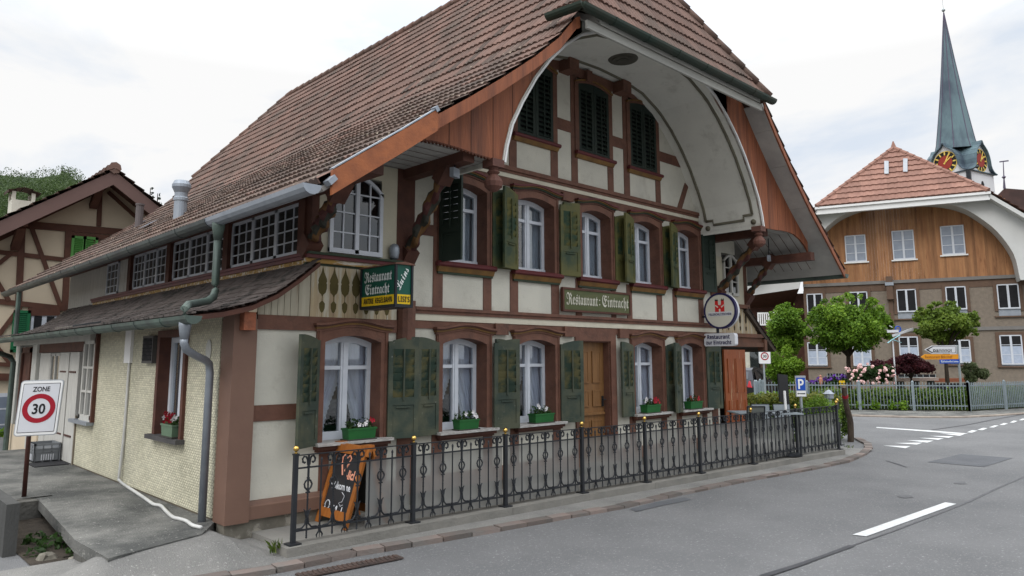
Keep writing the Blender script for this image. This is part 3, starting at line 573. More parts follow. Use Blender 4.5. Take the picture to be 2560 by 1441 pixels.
# ------------------------------------------------------------------ the inn
inn = thing('half_timbered_inn', 'half timbered inn with a wide arched gable, green shutters and large brown tiled roof', 'building', (0, 0, 0))
YV = -1.8                                               # verge of the front roof overhang
PL = [(0.06, 3.66), (0.50, 3.985), (0.985, 4.33), (1.41, 4.645), (1.97, 5.03), (2.52, 5.43), (3.09, 5.87), (3.56, 6.28), (3.90, 6.68), (6.34, 9.85)]
PR = [(12.62, 3.80), (11.86, 4.49), (11.08, 5.10), (10.29, 5.83), (9.70, 6.50), (9.40, 6.80), (8.95, 6.90 + 0.40), (6.34, 9.85)]
PR = [(12.62, 3.80), (11.86, 4.44), (11.08, 5.06), (10.29, 5.78), (9.72, 6.38), (9.36, 6.80), (6.34, 9.85)]
YG, ZG, YPK, ZPK, YRR = -1.98, 6.74, -0.37, 9.85, 11.9
def u_main(z):
    f = (z - ZG) / (ZPK - ZG); a = YV if f <= 0 else (YG + 0.1) + f * (YPK - YG - 0.1)
    g_ = (z - 7.2) / (ZPK - 7.2); return a, (13.6 if g_ <= 0 else 13.6 + g_ * (YRR - 13.6))
rf = MB()
lowf = lambda f: 0.95 if f < 0.24 else max(0.07, 0.95 - (f - 0.24) * 2.6)
tile_rows(rf, PL, 'y', u_main, low=lowf, sag=0.03)
tile_rows(rf, PR, 'y', u_main, seg=2, period=0.22, amp=0.02, step=0.05)
hipx = lambda z: (3.78 + (6.34 - 3.78) * max(0, (z - ZG) / (ZPK - ZG)), 9.16 - (9.16 - 6.34) * max(0, (z - ZG) / (ZPK - ZG)))
tile_rows(rf, [(YG, ZG), (YPK, ZPK)], 'x', hipx, seg=4)
tile_rows(rf, [(13.6, 7.2), (YRR, ZPK)], 'x', lambda z: (4.3 + 2.04 * (z - 7.2) / 2.65, 8.4 - 2.06 * (z - 7.2) / 2.65), seg=2)
roof = rf.build('roof', [tile_red, tile_low], inn)
caps = MB(); ridge_caps(caps, [(6.34, YPK, ZPK + 0.02), (6.34, YRR, ZPK + 0.02)]); ridge_caps(caps, [(3.80, YG, ZG + 0.05), (6.34, YPK, ZPK)]); ridge_caps(caps, [(9.16, YG, ZG + 0.05), (6.34, YPK, ZPK)]); ridge_caps(caps, [(4.3, 13.55, 7.25), (6.34, YRR, ZPK)])
caps.build('ridge_tiles', tile_red, roof, smooth=True)
# roof deck under the tiles (boarded underside)
dk = MB()
def deck(P, off, y0, y1, th=0.05):
    A = [np.array(p) for p in P]
    for i in range(len(A) - 1):
        tg = A[i + 1] - A[i]; tg = tg / np.linalg.norm(tg); nr = np.array([-tg[1], tg[0]]); nr *= 1 if nr[1] > 0 else -1
        p, q = A[i] - nr * off, A[i + 1] - nr * off
        dk.prism([tuple(p), tuple(q), tuple(q - nr * th), tuple(p - nr * th)], 'y', y0, y1)
deck(PL[:9], 0.05, YV + 0.03, 13.5); deck(PR[:6], 0.05, YV + 0.03, 13.5)
deck(PL[8:], 0.05, -0.35, 12.0); deck(PR[5:], 0.05, -0.35, 12.0)
dk.build('roof_deck', soffit_board, inn)
hd = MB(); hd.add([(4.2, YG + .05, ZG - .08), (8.8, YG + .05, ZG - .08), (6.36, YPK, ZPK - .1), (6.32, YPK, ZPK - .1)], [(0, 1, 2, 3)]); hd.build('hip_deck', soffit_board, inn)
# verge boards: orange fascia down both slopes, zinc flashing on the lowest part
def fascia(P, drop, y0, y1, name, m, off=0.02):
    mb = MB(); A = [np.array(p) for p in P]; lo = []; hi = []
    for p in A: hi.append((p[0], p[1] - off)); lo.append((p[0] + (0.012 if P is PL else 0), p[1] - off - drop))
    mb.ribbon(lo, hi, y0, y1); return mb.build(name, m, inn)
FL = [(0.16, 3.74)] + PL[1:9] + [(3.98, 6.72)]
fascia(FL[3:], 0.17, YV - 0.005, YV + 0.03, 'verge_board', orange_board, 0.02)
fascia(FL[:4] + [(1.45, 4.675)], 0.25, YV - 0.062, YV - 0.02, 'lower_verge_board', mat('bright_orange_board', (0.33, 0.108, 0.040), (0.24, 0.078, 0.032), 0.6, 2, (3, 3, 3), bump=0.15, bscale=12, c3=(0.20, 0.07, 0.035), c3pos=(0.58, 0.75), c3scale=1.5), -0.045)
z_ = MB()
for (xa, za), (xb, zb) in zip(FL[:3], FL[1:4]): z_.bar((xa, YV - 0.03, za + 0.062), (xb, YV - 0.03, zb + 0.062), 0.07, 0.012)
z_.bar((1.41, YV - 0.035, 4.70), (1.45, YV - 0.035, 4.73), 0.085, 0.06); z_.bar((0.13, YV - 0.04, 3.70), (0.17, YV - 0.04, 3.66), 0.1, 0.10)
z_.build('verge_flashing', zinc, inn)
fascia(PR[:6], 0.12, YV, YV + 0.03, 'right_verge_board', orange_board, 0.03)
# gable front board with the big arch cut out
CX = 6.34
ARCH = [(3.46, 4.46), (3.42, 4.67), (3.32, 5.0), (3.13, 5.35), (2.86, 5.77), (2.58, 6.11), (2.25, 6.43), (1.85, 6.73), (1.3, 6.97), (0.7, 7.07), (0.0, 7.10)]
def interp_prof(P, x):
    Q = sorted(P); return float(np.interp(x, [p[0] for p in Q], [p[1] for p in Q]))
YB = -1.4
gb = MB()
lowL = [(0.45, 3.87), (0.92, 4.17), (1.05, 4.29), (1.26, 4.40), (1.54, 4.485), (1.78, 4.505), (2.09, 4.50), (2.35, 4.48), (2.88, 4.46)]
lowR = [(2 * CX - x, z) for x, z in lowL[1:]]
def board_side(low, sgn, P):
    arch = [(CX - sgn * w_, z) for w_, z in ARCH]
    path = low + arch[1:-4]                                            # along underside then up the arch
    xs_ = sorted(set([round(x, 4) for x, _ in low] + [round(x, 4) for x, _ in arch[:-3]]))
    for xa, xb in zip(xs_[:-1], xs_[1:]):
        lo_ = lambda x: (interp_prof(low, x) if (x - low[-1][0]) * sgn <= 0 else interp_prof(arch, x))
        hi_ = lambda x: interp_prof(P, x) - 0.10
        if hi_((xa + xb) / 2) - lo_((xa + xb) / 2) < 0.01: continue
        gb.prism([(xa, lo_(xa)), (xb, lo_(xb)), (xb, max(lo_(xb), hi_(xb))), (xa, max(lo_(xa), hi_(xa)))], 'y', YB, YB + 0.035)
board_side(lowR, -1, PR); gb.build('gable_board', orange_board, inn); gb = MB(); board_side(lowL, 1, PL)
board = gb.build('gable_board', orange_board, inn)
jn = MB()
for x in (1.25, 1.62, 1.98, 2.33, 2.70, 3.05, 3.42): jn.box(x - 0.006, x + 0.006, YB - 0.002, YB + 0.001, max(4.46, interp_prof(lowL, min(x, 2.88))) if x < 2.88 else interp_prof([(CX - w_, z) for w_, z in ARCH], x) + 0.02, interp_prof(PL, x) - 0.14)
for x in np.arange(0.95, 2.86, 0.055): jn.prism([(x, interp_prof(lowL, x) + 0.012), (x + 0.0275, interp_prof(lowL, x) - 0.022), (x + 0.055, interp_prof(lowL, x + 0.055) + 0.012)], 'y', YB - 0.006, YB + 0.03)
jn.build('board_joints', mat('dark_joint_right', (0.10, 0.035, 0.02), (0.08, 0.03, 0.018), 0.8), board); jn = MB()
for x in (9.35, 9.72, 10.08, 10.45, 10.8, 11.2): jn.box(x - 0.005, x + 0.005, YB - 0.002, YB + 0.001, max(4.46, interp_prof(lowR, x)) if x > 9.8 else interp_prof([(CX + w_, z) for w_, z in ARCH], x) + 0.02, interp_prof(PR, x) - 0.16)
jn.build('board_joints', mat('dark_joint', (0.10, 0.035, 0.02), (0.08, 0.03, 0.018), 0.8), board)
# arched soffit between wall and board
sf = MB(); prof = [(CX - w_, z) for w_, z in ARCH] + [(CX + w_, z) for w_, z in ARCH[-2::-1]]
nx = []
for (xa, za), (xb, zb) in zip(prof[:-1], prof[1:]):
    for k in range(3): nx.append((xa + (xb - xa) * k / 3, za + (zb - za) * k / 3))
nx.append(prof[-1])
for a, b_ in zip(nx[:-1], nx[1:]):
    d = Vector((b_[0] - a[0], b_[1] - a[1])).normalized(); o_ = (-d.y * 0.03, d.x * 0.03)
    sf.prism([a, b_, (b_[0] + o_[0], b_[1] + o_[1]), (a[0] + o_[0], a[1] + o_[1])], 'y', YB - 0.02, 0.03)
soff = sf.build('arched_soffit', soffit_white, inn, smooth=False)
mo = MB()
def on_arch(s, y, lift=0.008):                        # s = arc index from 0 (left foot) to 1 (right foot)
    q = s * (len(nx) - 1); i = min(int(q), len(nx) - 2); t_ = q - i; a, b_ = nx[i], nx[i + 1]
    d = Vector((b_[0] - a[0], b_[1] - a[1])).normalized(); return Vector((a[0] + (b_[0] - a[0]) * t_ + d.y * lift, y, a[1] + (b_[1] - a[1]) * t_ - d.x * lift))
def mould(path, w_=0.028): mo.tube([on_arch(s, y) for s, y in path], w_, 6)
for e0, e1, wd_, in ((0.06, 0.94, 0.030),):
    for ya in (YB + 0.17, -0.20): mould([(e0 + (e1 - e0) * k / 44, ya) for k in range(45)])
for side in (0, 1):
    q = lambda s: s if side == 0 else 1 - s
    mould([(q(0.06), YB + 0.17), (q(0.06), YB + 0.36), (q(0.045), YB + 0.36), (q(0.045), -0.36), (q(0.06), -0.36), (q(0.06), -0.20)])
    for yy in (YB + 0.17, -0.22): 
        p = on_arch(q(0.032), yy, 0.004); mo.tube([p, on_arch(q(0.032), yy, 0.02)], 0.055, 10)
mo.build('soffit_moulding', moulding, soff, smooth=True)
ro = MB(); c_ = on_arch(0.5, YB / 2 - 0.05, 0.0)
for r_, t_ in ((0.26, 0.02), (0.19, 0.035), (0.11, 0.05)): ro.lathe([(r_ * 0.96, -t_), (r_, -t_ * 0.4), (r_, 0.0)], c_, 24)
ro.build('rosette', mat('grey_olive_rosette', (0.11, 0.105, 0.085), (0.08, 0.075, 0.06), 0.7), soff)
# white boarding between arch head and hip gutter, white edge strip round the arch
wb = MB(); wb.prism([(YG + 0.02, ZG - 0.13), (YG + 0.02, ZG - 0.02), (YB - 0.02, 7.02), (YB - 0.02, 6.93)], 'x', 4.25, 8.85)
wb.prism([(4.0, 6.50), (9.0, 6.50), (9.0, 6.62), (4.0, 6.62)], 'y', YG + 0.06, YG + 0.1)
xs_ = np.linspace(CX - 2.3, CX + 2.3, 24)
for xa, xb in zip(xs_[:-1], xs_[1:]):
    za, zb = interp_prof(prof, xa), interp_prof(prof, xb)
    tp = lambda x, z: max(z + .008, min(7.2, interp_prof(PL if x < CX else PR, x) - 0.14)); wb.prism([(xa, za + 0.005), (xb, zb + 0.005), (xb, tp(xb, zb)), (xa, tp(xa, za))], 'y', YB + 0.0, YB + 0.03)
wb.build('hip_soffit', mat('grey_weathered_white', (0.50, 0.50, 0.46), (0.36, 0.36, 0.335), 0.8, 1.5, (0.6, 4, 4), c3=(0.24, 0.23, 0.21), c3pos=(0.56, 0.75), c3scale=2), inn)
for sd_ in (-1, 1):
  es = MB()
  for a, b_ in zip(nx[:-1], nx[1:]):
    if max(a[1], b_[1]) < 6.9 and (a[0] - CX) * sd_ > 0: es.bar((a[0], YB - 0.022, a[1]), (b_[0], YB - 0.022, b_[1]), 0.03, 0.035, (0, 1, 0))
  es.build('arch_edge_trim', bright_white, inn)
# gutters and downpipes
gt = MB(); gt.halfpipe((3.72, YG - 0.06, ZG - 0.02), (9.2, YG - 0.06, ZG - 0.02), 0.085)
for x in np.arange(4.4, 9.2, 0.8): gt.halfpipe((x, YG - 0.06, ZG - 0.02), (x + 0.03, YG - 0.06, ZG - 0.02), 0.091)
gt.halfpipe((3.74, YG - 0.1, ZG - 0.02), (3.66, YG + 0.5, ZG - 0.02), 0.085)
gt.build('hip_gutter', patina_dark, inn, smooth=False)
gt = MB(); gt.halfpipe((-0.03, YV - 0.02, 3.62), (-0.03, 0.6, 3.615), 0.10); gt.build('gutter', zinc, inn)
gt = MB(); gt.halfpipe((-0.03, 0.6, 3.615), (-0.03, 13.6, 3.60), 0.10)
for y in np.arange(0.6, 13.6, 1.0): gt.halfpipe((-0.03, y, 3.613), (-0.03, y + 0.035, 3.613), 0.107)
gt.build('gutter', mat('dark_weathered_zinc', (0.075, 0.092, 0.085), (0.045, 0.05, 0.052), 0.5, 2, metal=0.25), inn)
gt = MB(); gt.halfpipe((12.72, YV, 3.74), (12.72, 13, 3.74), 0.09); gt.build('gutter', patina, inn)
# lean-to roof on the left side
LT = [(-0.50, 2.44), (-0.20, 2.485), (0.12, 2.57), (0.42, 2.72), (0.70, 2.93), (0.93, 3.13)]
lt = MB(); tile_rows(lt, LT, 'y', lambda z: (-0.30, 11.7), row=0.135, step=0.014, flat=True, tile_w=0.17, jit=0.004)
lean = lt.build('lean_to_roof', slate, inn)
ld = MB()
for a, b_ in zip(LT[:-1], LT[1:]): ld.prism([(a[0], a[1] - 0.03), (b_[0], b_[1] - 0.03), (b_[0], b_[1] - 0.085), (a[0], a[1] - 0.085)], 'y', -0.28, 11.68)
ld.build('lean_to_deck', timber_dark, lean)
gt = MB(); gt.halfpipe((-0.54, -0.36, 2.40), (-0.54, 11.2, 2.385), 0.09)
for y in np.arange(0.4, 11, 0.9): gt.halfpipe((-0.54, y, 2.396), (-0.54, y + 0.035, 2.396), 0.097)
gt.build('lean_to_gutter', patina, inn)
# small flat skylight and vents on the roofs
sk = MB(); p = [(-0.38, 5.25), (-0.38, 6.4), (0.03, 6.4), (0.03, 5.25)]
sk.add([(x, y, interp_prof(LT, x) + 0.035) for x, y in p] + [(x, y, interp_prof(LT, x) - 0.01) for x, y in p], [(3, 2, 1, 0), (0, 1, 5, 4), (1, 2, 6, 5), (2, 3, 7, 6), (3, 0, 4, 7)])
sk.build('skylight', mat('grey_glass_tile', (0.08, 0.085, 0.09), (0.06, 0.065, 0.07), 0.2), lean)
for q in ((1.55, 7.6), (2.45, 11.3)):
    sk = MB()
    z0 = interp_prof(PL, q[0]) + 0.08; s0 = interp_prof(PL, q[0] - 0.25) + 0.08
    sk.add([(q[0] - 0.25, q[1], s0), (q[0] - 0.25, q[1] + 0.5, s0), (q[0], q[1] + 0.5, z0), (q[0], q[1], z0)], [(0, 1, 2, 3)])
    sk.build('roof_window', mat('blue_grey_glass', (0.16, 0.18, 0.22), (0.12, 0.14, 0.18), 0.25), roof)
ch = MB(); ch.lathe([(0.108, -0.3), (0.108, 0.25), (0.124, 0.26), (0.124, 0.31), (0.108, 0.33), (0.108, 0.40), (0.158, 0.50), (0.158, 0.55), (0.125, 0.62)], (1.12, 5.12, interp_prof(PL, 1.12) + 0.05), 18)
ch.build('vent_pipe', zinc, inn, smooth=False)
ch = MB(); ch.lathe([(0.09, -0.2), (0.09, 0.55), (0.105, 0.56), (0.105, 0.60)], (2.1, 10.8, interp_prof(PL, 2.1)), 12); ch.build('vent_pipe', mat('brown_flue', (0.12, 0.10, 0.10), (0.10, 0.085, 0.085), 0.6), inn)
cm = MB(); cm.box(5.9, 6.5, 1.2, 1.8, 9.0, 11.2); cm.build('chimney', tile_red, roof)

# --- walls with openings
def wall_grid(mb, x0, x1, z0, z1, holes, y0=0.0, th=0.12):
    X = sorted(set([x0, x1] + [v for h in holes for v in (h[0], h[1]) if x0 < v < x1])); Z = sorted(set([z0, z1] + [v for h in holes for v in (h[2], h[3]) if z0 < v < z1]))
    for i in range(len(X) - 1):
        j = 0
        while j < len(Z) - 1:
            cx_ = (X[i] + X[i + 1]) / 2; k = j
            blocked = lambda k: any(h[0] < cx_ < h[1] and h[2] < (Z[k] + Z[k + 1]) / 2 < h[3] for h in holes)
            if blocked(j): j += 1; continue
            while k + 1 < len(Z) - 1 and not blocked(k + 1): k += 1
            mb.box(X[i], X[i + 1], y0, y0 + th, Z[j], Z[k + 1]); j = k + 1
GW = [(1.06, 2.09), (2.89, 3.93), (4.37, 5.41), (7.30, 8.37), (8.77, 9.78)]
UW = [(2.89, 3.93), (4.37, 5.42), (5.90, 6.90), (7.36, 8.40), (8.78, 9.78)]
AW = [(4.40, 5.40), (5.90, 6.90), (7.38, 8.38)]
GZ, UZ, AZ = (0.92, 2.36), (3.27, 4.64), (5.50, 6.90)
holes = [(a + 0.07, b_ - 0.07, GZ[0], GZ[1] - 0.03) for a, b_ in GW] + [(a + 0.07, b_ - 0.07, UZ[0], UZ[1] - 0.03) for a, b_ in UW] + [(a + 0.06, b_ - 0.06, AZ[0], AZ[1] - 0.02) for a, b_ in AW] + [(5.95, 6.73, 0.1, 2.24), (1.17, 1.95, 3.27, 4.31), (10.62, 11.22, 3.29, 4.2)]
wl = MB(); wall_grid(wl, 0.27, 0.95, 0.2, 2.46, holes); wall_grid(wl, 0.95, 10.3, 0.2, 3.15, holes); wall_grid(wl, 0.95, 2.3, 3.15, 4.02, holes); wall_grid(wl, 2.3, 10.4, 3.15, 4.6, holes); wall_grid(wl, 10.4, 11.7, 3.15, 4.1, holes)
wall_grid(wl, 1.17, 1.95, 4.25, 4.5, holes); wall_grid(wl, 1.95, 2.3, 4.02, 4.6, holes); wall_grid(wl, 10.4, 11.2, 4.1, 4.5, holes)
ARCHW = [(4.46, 3.46), (4.67, 3.42), (5.0, 3.32), (5.35, 3.13), (5.77, 2.86), (6.11, 2.58), (6.43, 2.25), (6.73, 1.85), (6.97, 1.3), (7.07, 0.7)]
zz_ = [4.6 + 0.1 * k for k in range(25)]
for z0, z1 in zip(zz_[:-1], zz_[1:]): hw_ = float(np.interp(z0, [a for a, b in ARCHW], [b for a, b in ARCHW])) + 0.07; wall_grid(wl, 6.34 - hw_, 6.34 + hw_, z0, z1, holes)
wl.build('plaster_wall', plaster, inn)
gp = MB()                                               # smoother cream panels around the gallery windows
wall_grid(gp, 0.97, 2.2, 3.2, 4.02, holes, -0.012, 0.01); wall_grid(gp, 1.17, 1.95, 4.25, 4.45, holes, -0.012, 0.01); wall_grid(gp, 1.95, 2.2, 4.02, 4.52, holes, -0.012, 0.01); gp.build('gallery_panel', plaster_side, inn); gp = MB(); wall_grid(gp, 10.36, 11.55, 3.1, 4.1, holes, -0.012, 0.01); gp.build('gallery_panel', plaster_side, inn)
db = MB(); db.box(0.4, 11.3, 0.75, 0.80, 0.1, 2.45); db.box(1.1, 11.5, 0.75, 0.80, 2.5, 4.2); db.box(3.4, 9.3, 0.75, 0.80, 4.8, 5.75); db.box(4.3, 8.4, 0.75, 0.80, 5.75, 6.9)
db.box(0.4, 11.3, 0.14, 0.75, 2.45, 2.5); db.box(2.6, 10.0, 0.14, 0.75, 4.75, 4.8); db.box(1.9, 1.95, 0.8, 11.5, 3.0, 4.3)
db.build('dark_backing', dark, inn)  # near-black slabs added behind the windows, room darkness put into the colour
# --- timber frame
tf = MB(); PD = -0.014
def stud(x0, x1, z0, z1, pd=PD): tf.box(x0, x1, pd, 0.004, z0, z1)
for (a, b_) in GW:
    if a > 1.2: stud(a - 0.05, a + 0.12, 0.37, GZ[0] + 0.02)
    else: stud(a + 0.09, a + 0.22, 0.37, GZ[0] + 0.02)
    stud(b_ - 0.15, b_ + 0.02, 0.37, GZ[0] + 0.02)
stud(2.27, 2.53, 0.37, 2.36); stud(10.0, 10.22, 0.37, 2.36)
stud(0.28, 0.95, 1.25, 1.43)
stud(5.80, 5.95, 0.2, 2.40, -0.03); stud(6.73, 6.88, 0.2, 2.40, -0.03); tf.box(5.95, 6.73, -0.03, 0.004, 2.24, 2.40); tf.box(5.93, 5.97, 0.004, 0.2, 0.2, 2.24); tf.box(6.71, 6.75, 0.004, 0.2, 0.2, 2.24); tf.box(5.97, 6.71, 0.004, 0.2, 2.22, 2.26)
stud(0.30, 2.28, 2.29, 2.46, -0.03)
tf.box(2.5, 10.4, -0.020, 0.004, 2.36, 2.47); tf.box(2.5, 10.4, -0.05, 0.004, 2.56, 2.61); tf.box(2.5, 10.4, -0.075, 0.004, 2.61, 2.655)
for a, b_ in [(2.83, 3.0), (3.77, 3.93), (4.32, 4.49), (5.25, 5.43), (5.85, 6.0), (6.8, 6.93), (7.25, 7.40), (8.18, 8.35), (8.72, 8.86), (9.64, 9.82)]: stud(a, b_, 2.655, 3.28)
stud(2.83, 2.90, 3.28, 4.63); stud(2.5, 2.83, 3.66, 3.82); stud(9.78, 9.86, 3.28, 4.63); stud(10.12, 10.36, 2.66, 4.5)
tf.box(2.62, 10.2, -0.020, 0.004, 4.63, 4.76); tf.box(2.62, 10.2, -0.05, 0.004, 4.83, 4.87); tf.box(2.62, 10.2, -0.08, 0.004, 4.87, 4.935)
for a, b_ in [(4.31, 4.47), (5.27, 5.44), (5.79, 5.95), (6.78, 6.94), (7.26, 7.43), (8.26, 8.42)]: stud(a, b_, 4.935, 6.95)
for a, b_ in [(5.44, 5.79), (6.94, 7.26), (8.42, 9.35), (3.3, 4.31)]: stud(a, b_, 5.82, 6.02)
tf.prism([(8.98, 4.935), (9.14, 4.935), (9.42, 5.46), (9.30, 5.52)], 'y', PD, 0.004); tf.prism([(3.66, 4.935), (3.50, 4.935), (3.22, 5.46), (3.34, 5.52)], 'y', PD, 0.004)
stud(4.2, 8.6, 6.88, 7.06, -0.02)
for x, w_, o_ in [(5.50, 0.24, -0.26), (6.15, 0.14, -0.10), (6.98, 0.24, -0.26), (8.2, 0.2, -0.2), (4.4, 0.2, -0.2)]: tf.box(x, x + w_, o_, 0.0, 6.84, 7.05)
for x in (3.97, 5.50, 6.95): tf.box(x, x + 0.26, -0.07, 0.0, 2.30, 2.47)
for x in (5.50,): tf.box(x, x + 0.26, -0.07, 0.0, 4.58, 4.72)
timb = tf.build('timber_frame', timber, inn)
bd = MB(); bd.box(2.5, 10.4, -0.032, 0.004, 2.47, 2.56); bd.box(2.62, 10.2, -0.032, 0.004, 4.76, 4.83); bd.build('white_band', mat('cream_band_paint', (0.60, 0.56, 0.45), (0.52, 0.48, 0.38), 0.75, 3, c3=(0.36, 0.30, 0.22), c3pos=(0.62, 0.8), c3scale=4), inn)
bm = MB(); bm.prism([(0.0, 0.20), (-0.085, 0.20), (-0.085, 0.335), (-0.06, 0.35), (-0.045, 0.385), (0.0, 0.39)], 'x', 0.055, 5.80); bm.prism([(0.0, 0.20), (-0.085, 0.20), (-0.085, 0.335), (-0.06, 0.35), (-0.045, 0.385), (0.0, 0.39)], 'x', 6.88, 10.4)
bm.build('base_moulding', corner_brown, inn)
pl = MB(); pl.box(0.02, 10.4, -0.045, 0.15, -0.06, 0.20); pl.build('stone_plinth', stone, inn)
cp = MB(); cp.prism([(0.0, -0.10), (0.27, -0.10), (0.27, 0.22), (0.0, 0.22)], 'z', 0.18, 2.40); cp.box(0.002, 0.16, -0.098, 0.2, 2.40, 2.52); cp.box(0.04, 0.26, 0.22, 0.3, 0.2, 2.4); cp.build('corner_post', corner_brown, inn)
q0, q1 = wy(611, 800, -0.22), wy(639, 826, -0.22); cb = MB(); cb.box(q0.x, q1.x, -0.22, -0.02, q1.z, q1.z + 0.20); cb.build('beam_head', mat('carved_beam_end', (0.30, 0.10, 0.05), (0.16, 0.06, 0.035), 0.8, 6, bump=0.6, bscale=20), inn)
# gallery boards with dark plates for baluster cut-outs (left) and right
def lean_top(x): return interp_prof(LT, x) - 0.09
gbm = MB()
X_ = [0.30, 0.38, 0.46, 0.54, 0.62, 0.70, 0.80, 0.95]
for a, b_ in zip(X_[:-1], X_[1:]): gbm.prism([(a + 0.003, 2.46), (b_ - 0.003, 2.46), (b_ - 0.003, lean_top(b_)), (a + 0.003, lean_top(a))], 'y', -0.022 + random.uniform(0, 0.003), 0.0)
gbm.build('lean_to_boarding', mat('cream_boards', (0.46, 0.425, 0.33), (0.38, 0.345, 0.265), 0.8, 3, V, bump=0.15, bscale=12, bstretch=V, c3=(0.26, 0.20, 0.14), c3pos=(0.6, 0.74), c3scale=2.5), inn)
gbm = MB(); bw = 0.158
tan_board = mat('worn_cream_boards', (0.46, 0.37, 0.23), (0.33, 0.25, 0.16), 0.8, 3, V, bump=0.2, bscale=12, bstretch=V, c3=(0.50, 0.47, 0.38), c3pos=(0.5, 0.62), c3scale=2)
for k in range(8): gbm.box(0.95 + bw * k + 0.003, 0.95 + bw * (k + 1) - 0.003, -0.03, 0.0, 2.46, 3.10)
glb = gbm.build('gallery_boarding', tan_board, inn)
def baluster_cut(cx_, z0, sc):
    big = [(0, 0.62), (0.018, 0.55), (0.055, 0.47), (0.060, 0.44), (0.050, 0.42), (0.060, 0.40), (0.058, 0.345), (0.045, 0.30), (0.015, 0.275), (0.004, 0.25), (0.004, 0.20), (0.038, 0.165), (0.036, 0.11), (0.022, 0.07), (0, 0.05)]
    r_ = [(cx_ + x * sc, z0 + z * sc) for x, z in big]; l_ = [(cx_ - x * sc, z0 + z * sc) for x, z in big[::-1]]
    return r_ + l_[1:-1]
bc = MB()
for k in range(1, 8): bc.prism(baluster_cut(0.95 + bw * k, 2.46, 1.0), 'y', -0.0335, -0.029)  # dark plates on the boards, shade of the openings put into the colour
bc.build('baluster_shade_plate', mat('olive_shadow_board', (0.105, 0.085, 0.030), (0.075, 0.06, 0.02), 0.9), glb)
crl = MB()
for (z0, z1, y, m) in ((3.215, 3.245, -0.13, 0), (3.17, 3.215, -0.11, 1), (3.115, 3.17, -0.075, 2), (3.09, 3.115, -0.045, 0)): crl.box(0.86, 2.24, y, 0.0, z0, z1, m)
for (z0, z1, x, m) in ((3.20, 3.235, 0.84, 1), (3.155, 3.20, 0.86, 1), (3.09, 3.155, 0.89, 2)): crl.box(x, 0.94, 0.0, 9.4, z0, z1, m)
crl.build('gallery_sill', [dark_green_paint, red_paint, ochre_peel], inn)
# right gallery boarding, beam and lean-to
rb = MB()
for k in range(8):
    a = 10.24 + k * 0.25; b_ = a + 0.245
    zt = lambda x: 3.02 if x < 11.45 else 3.02 - (x - 11.45) * 0.76
    if zt(b_) < 2.5: continue
    rb.prism([(a, 2.47), (b_, 2.47), (b_, zt(b_)), (a, zt(a))], 'y', -0.03, 0.0)
rgb_ = rb.build('gallery_boarding', tan_board, inn)
bc = MB()
for k in range(1, 6): bc.prism(baluster_cut(10.24 + 0.25 * k, 2.49, 0.75), 'y', -0.0335, -0.029)  # same plates, opening shade painted as a dark colour
bc.build('baluster_shade_plate', mat('dark_cut', (0.05, 0.035, 0.02), (0.04, 0.03, 0.018), 0.9), rgb_)
rt = MB(); rt.box(10.2, 12.15, -0.10, 0.06, 2.39, 2.47); rt.box(10.2, 12.15, -0.05, 0.06, 2.28, 2.39); rt.box(10.2, 12.15, -0.09, 0.06, 2.185, 2.28); rt.box(12.15, 12.27, -0.11, 0.06, 2.10, 2.36); rt.box(10.22, 11.55, -0.12, 0.0, 3.02, 3.10); rt.box(11.50, 11.64, -0.02, 0.12, 3.1, 4.1)
rt.build('right_gallery_beam', mat('faded_brown_timber', (0.17, 0.075, 0.045), (0.11, 0.055, 0.036), 0.75, 4, bump=0.2, bscale=12), inn)
rl = MB()
tile_rows(rl, [(12.66, 2.15), (12.38, 2.36), (11.95, 2.66), (11.45, 3.05)], 'y', lambda z: (-0.13, 11.5), row=0.135, step=0.018, flat=True, tile_w=0.17, jit=0.006)
rl.build('lean_to_roof', slate, inn)
rl = MB()
for a, b_ in zip([(12.66, 2.15), (12.38, 2.36), (11.95, 2.66)], [(12.38, 2.36), (11.95, 2.66), (11.45, 3.05)]): rl.prism([(a[0], a[1] - 0.02), (b_[0], b_[1] - 0.02), (b_[0] - 0.05, b_[1] - 0.09), (a[0] - 0.05, a[1] - 0.07)], 'y', -0.11, 11.5)
rl.box(10.4, 12.3, 0.06, 11.0, 2.17, 2.21); rl.box(11.36, 11.42, 0.3, 11.0, 0.1, 2.1)
rl.build('porch_ceiling', mat('old_grey_wood', (0.075, 0.055, 0.042), (0.05, 0.038, 0.03), 0.85, 4), inn)
# gallery posts
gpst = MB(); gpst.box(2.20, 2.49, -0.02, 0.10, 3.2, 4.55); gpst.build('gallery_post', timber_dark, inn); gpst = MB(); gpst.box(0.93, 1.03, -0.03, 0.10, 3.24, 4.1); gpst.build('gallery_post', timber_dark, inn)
gpst = MB(); gpst.tube([(2.36, -0.03, 2.20), (2.36, -0.03, 2.72)], 0.135, 12); gpst.build('column', timber, inn)
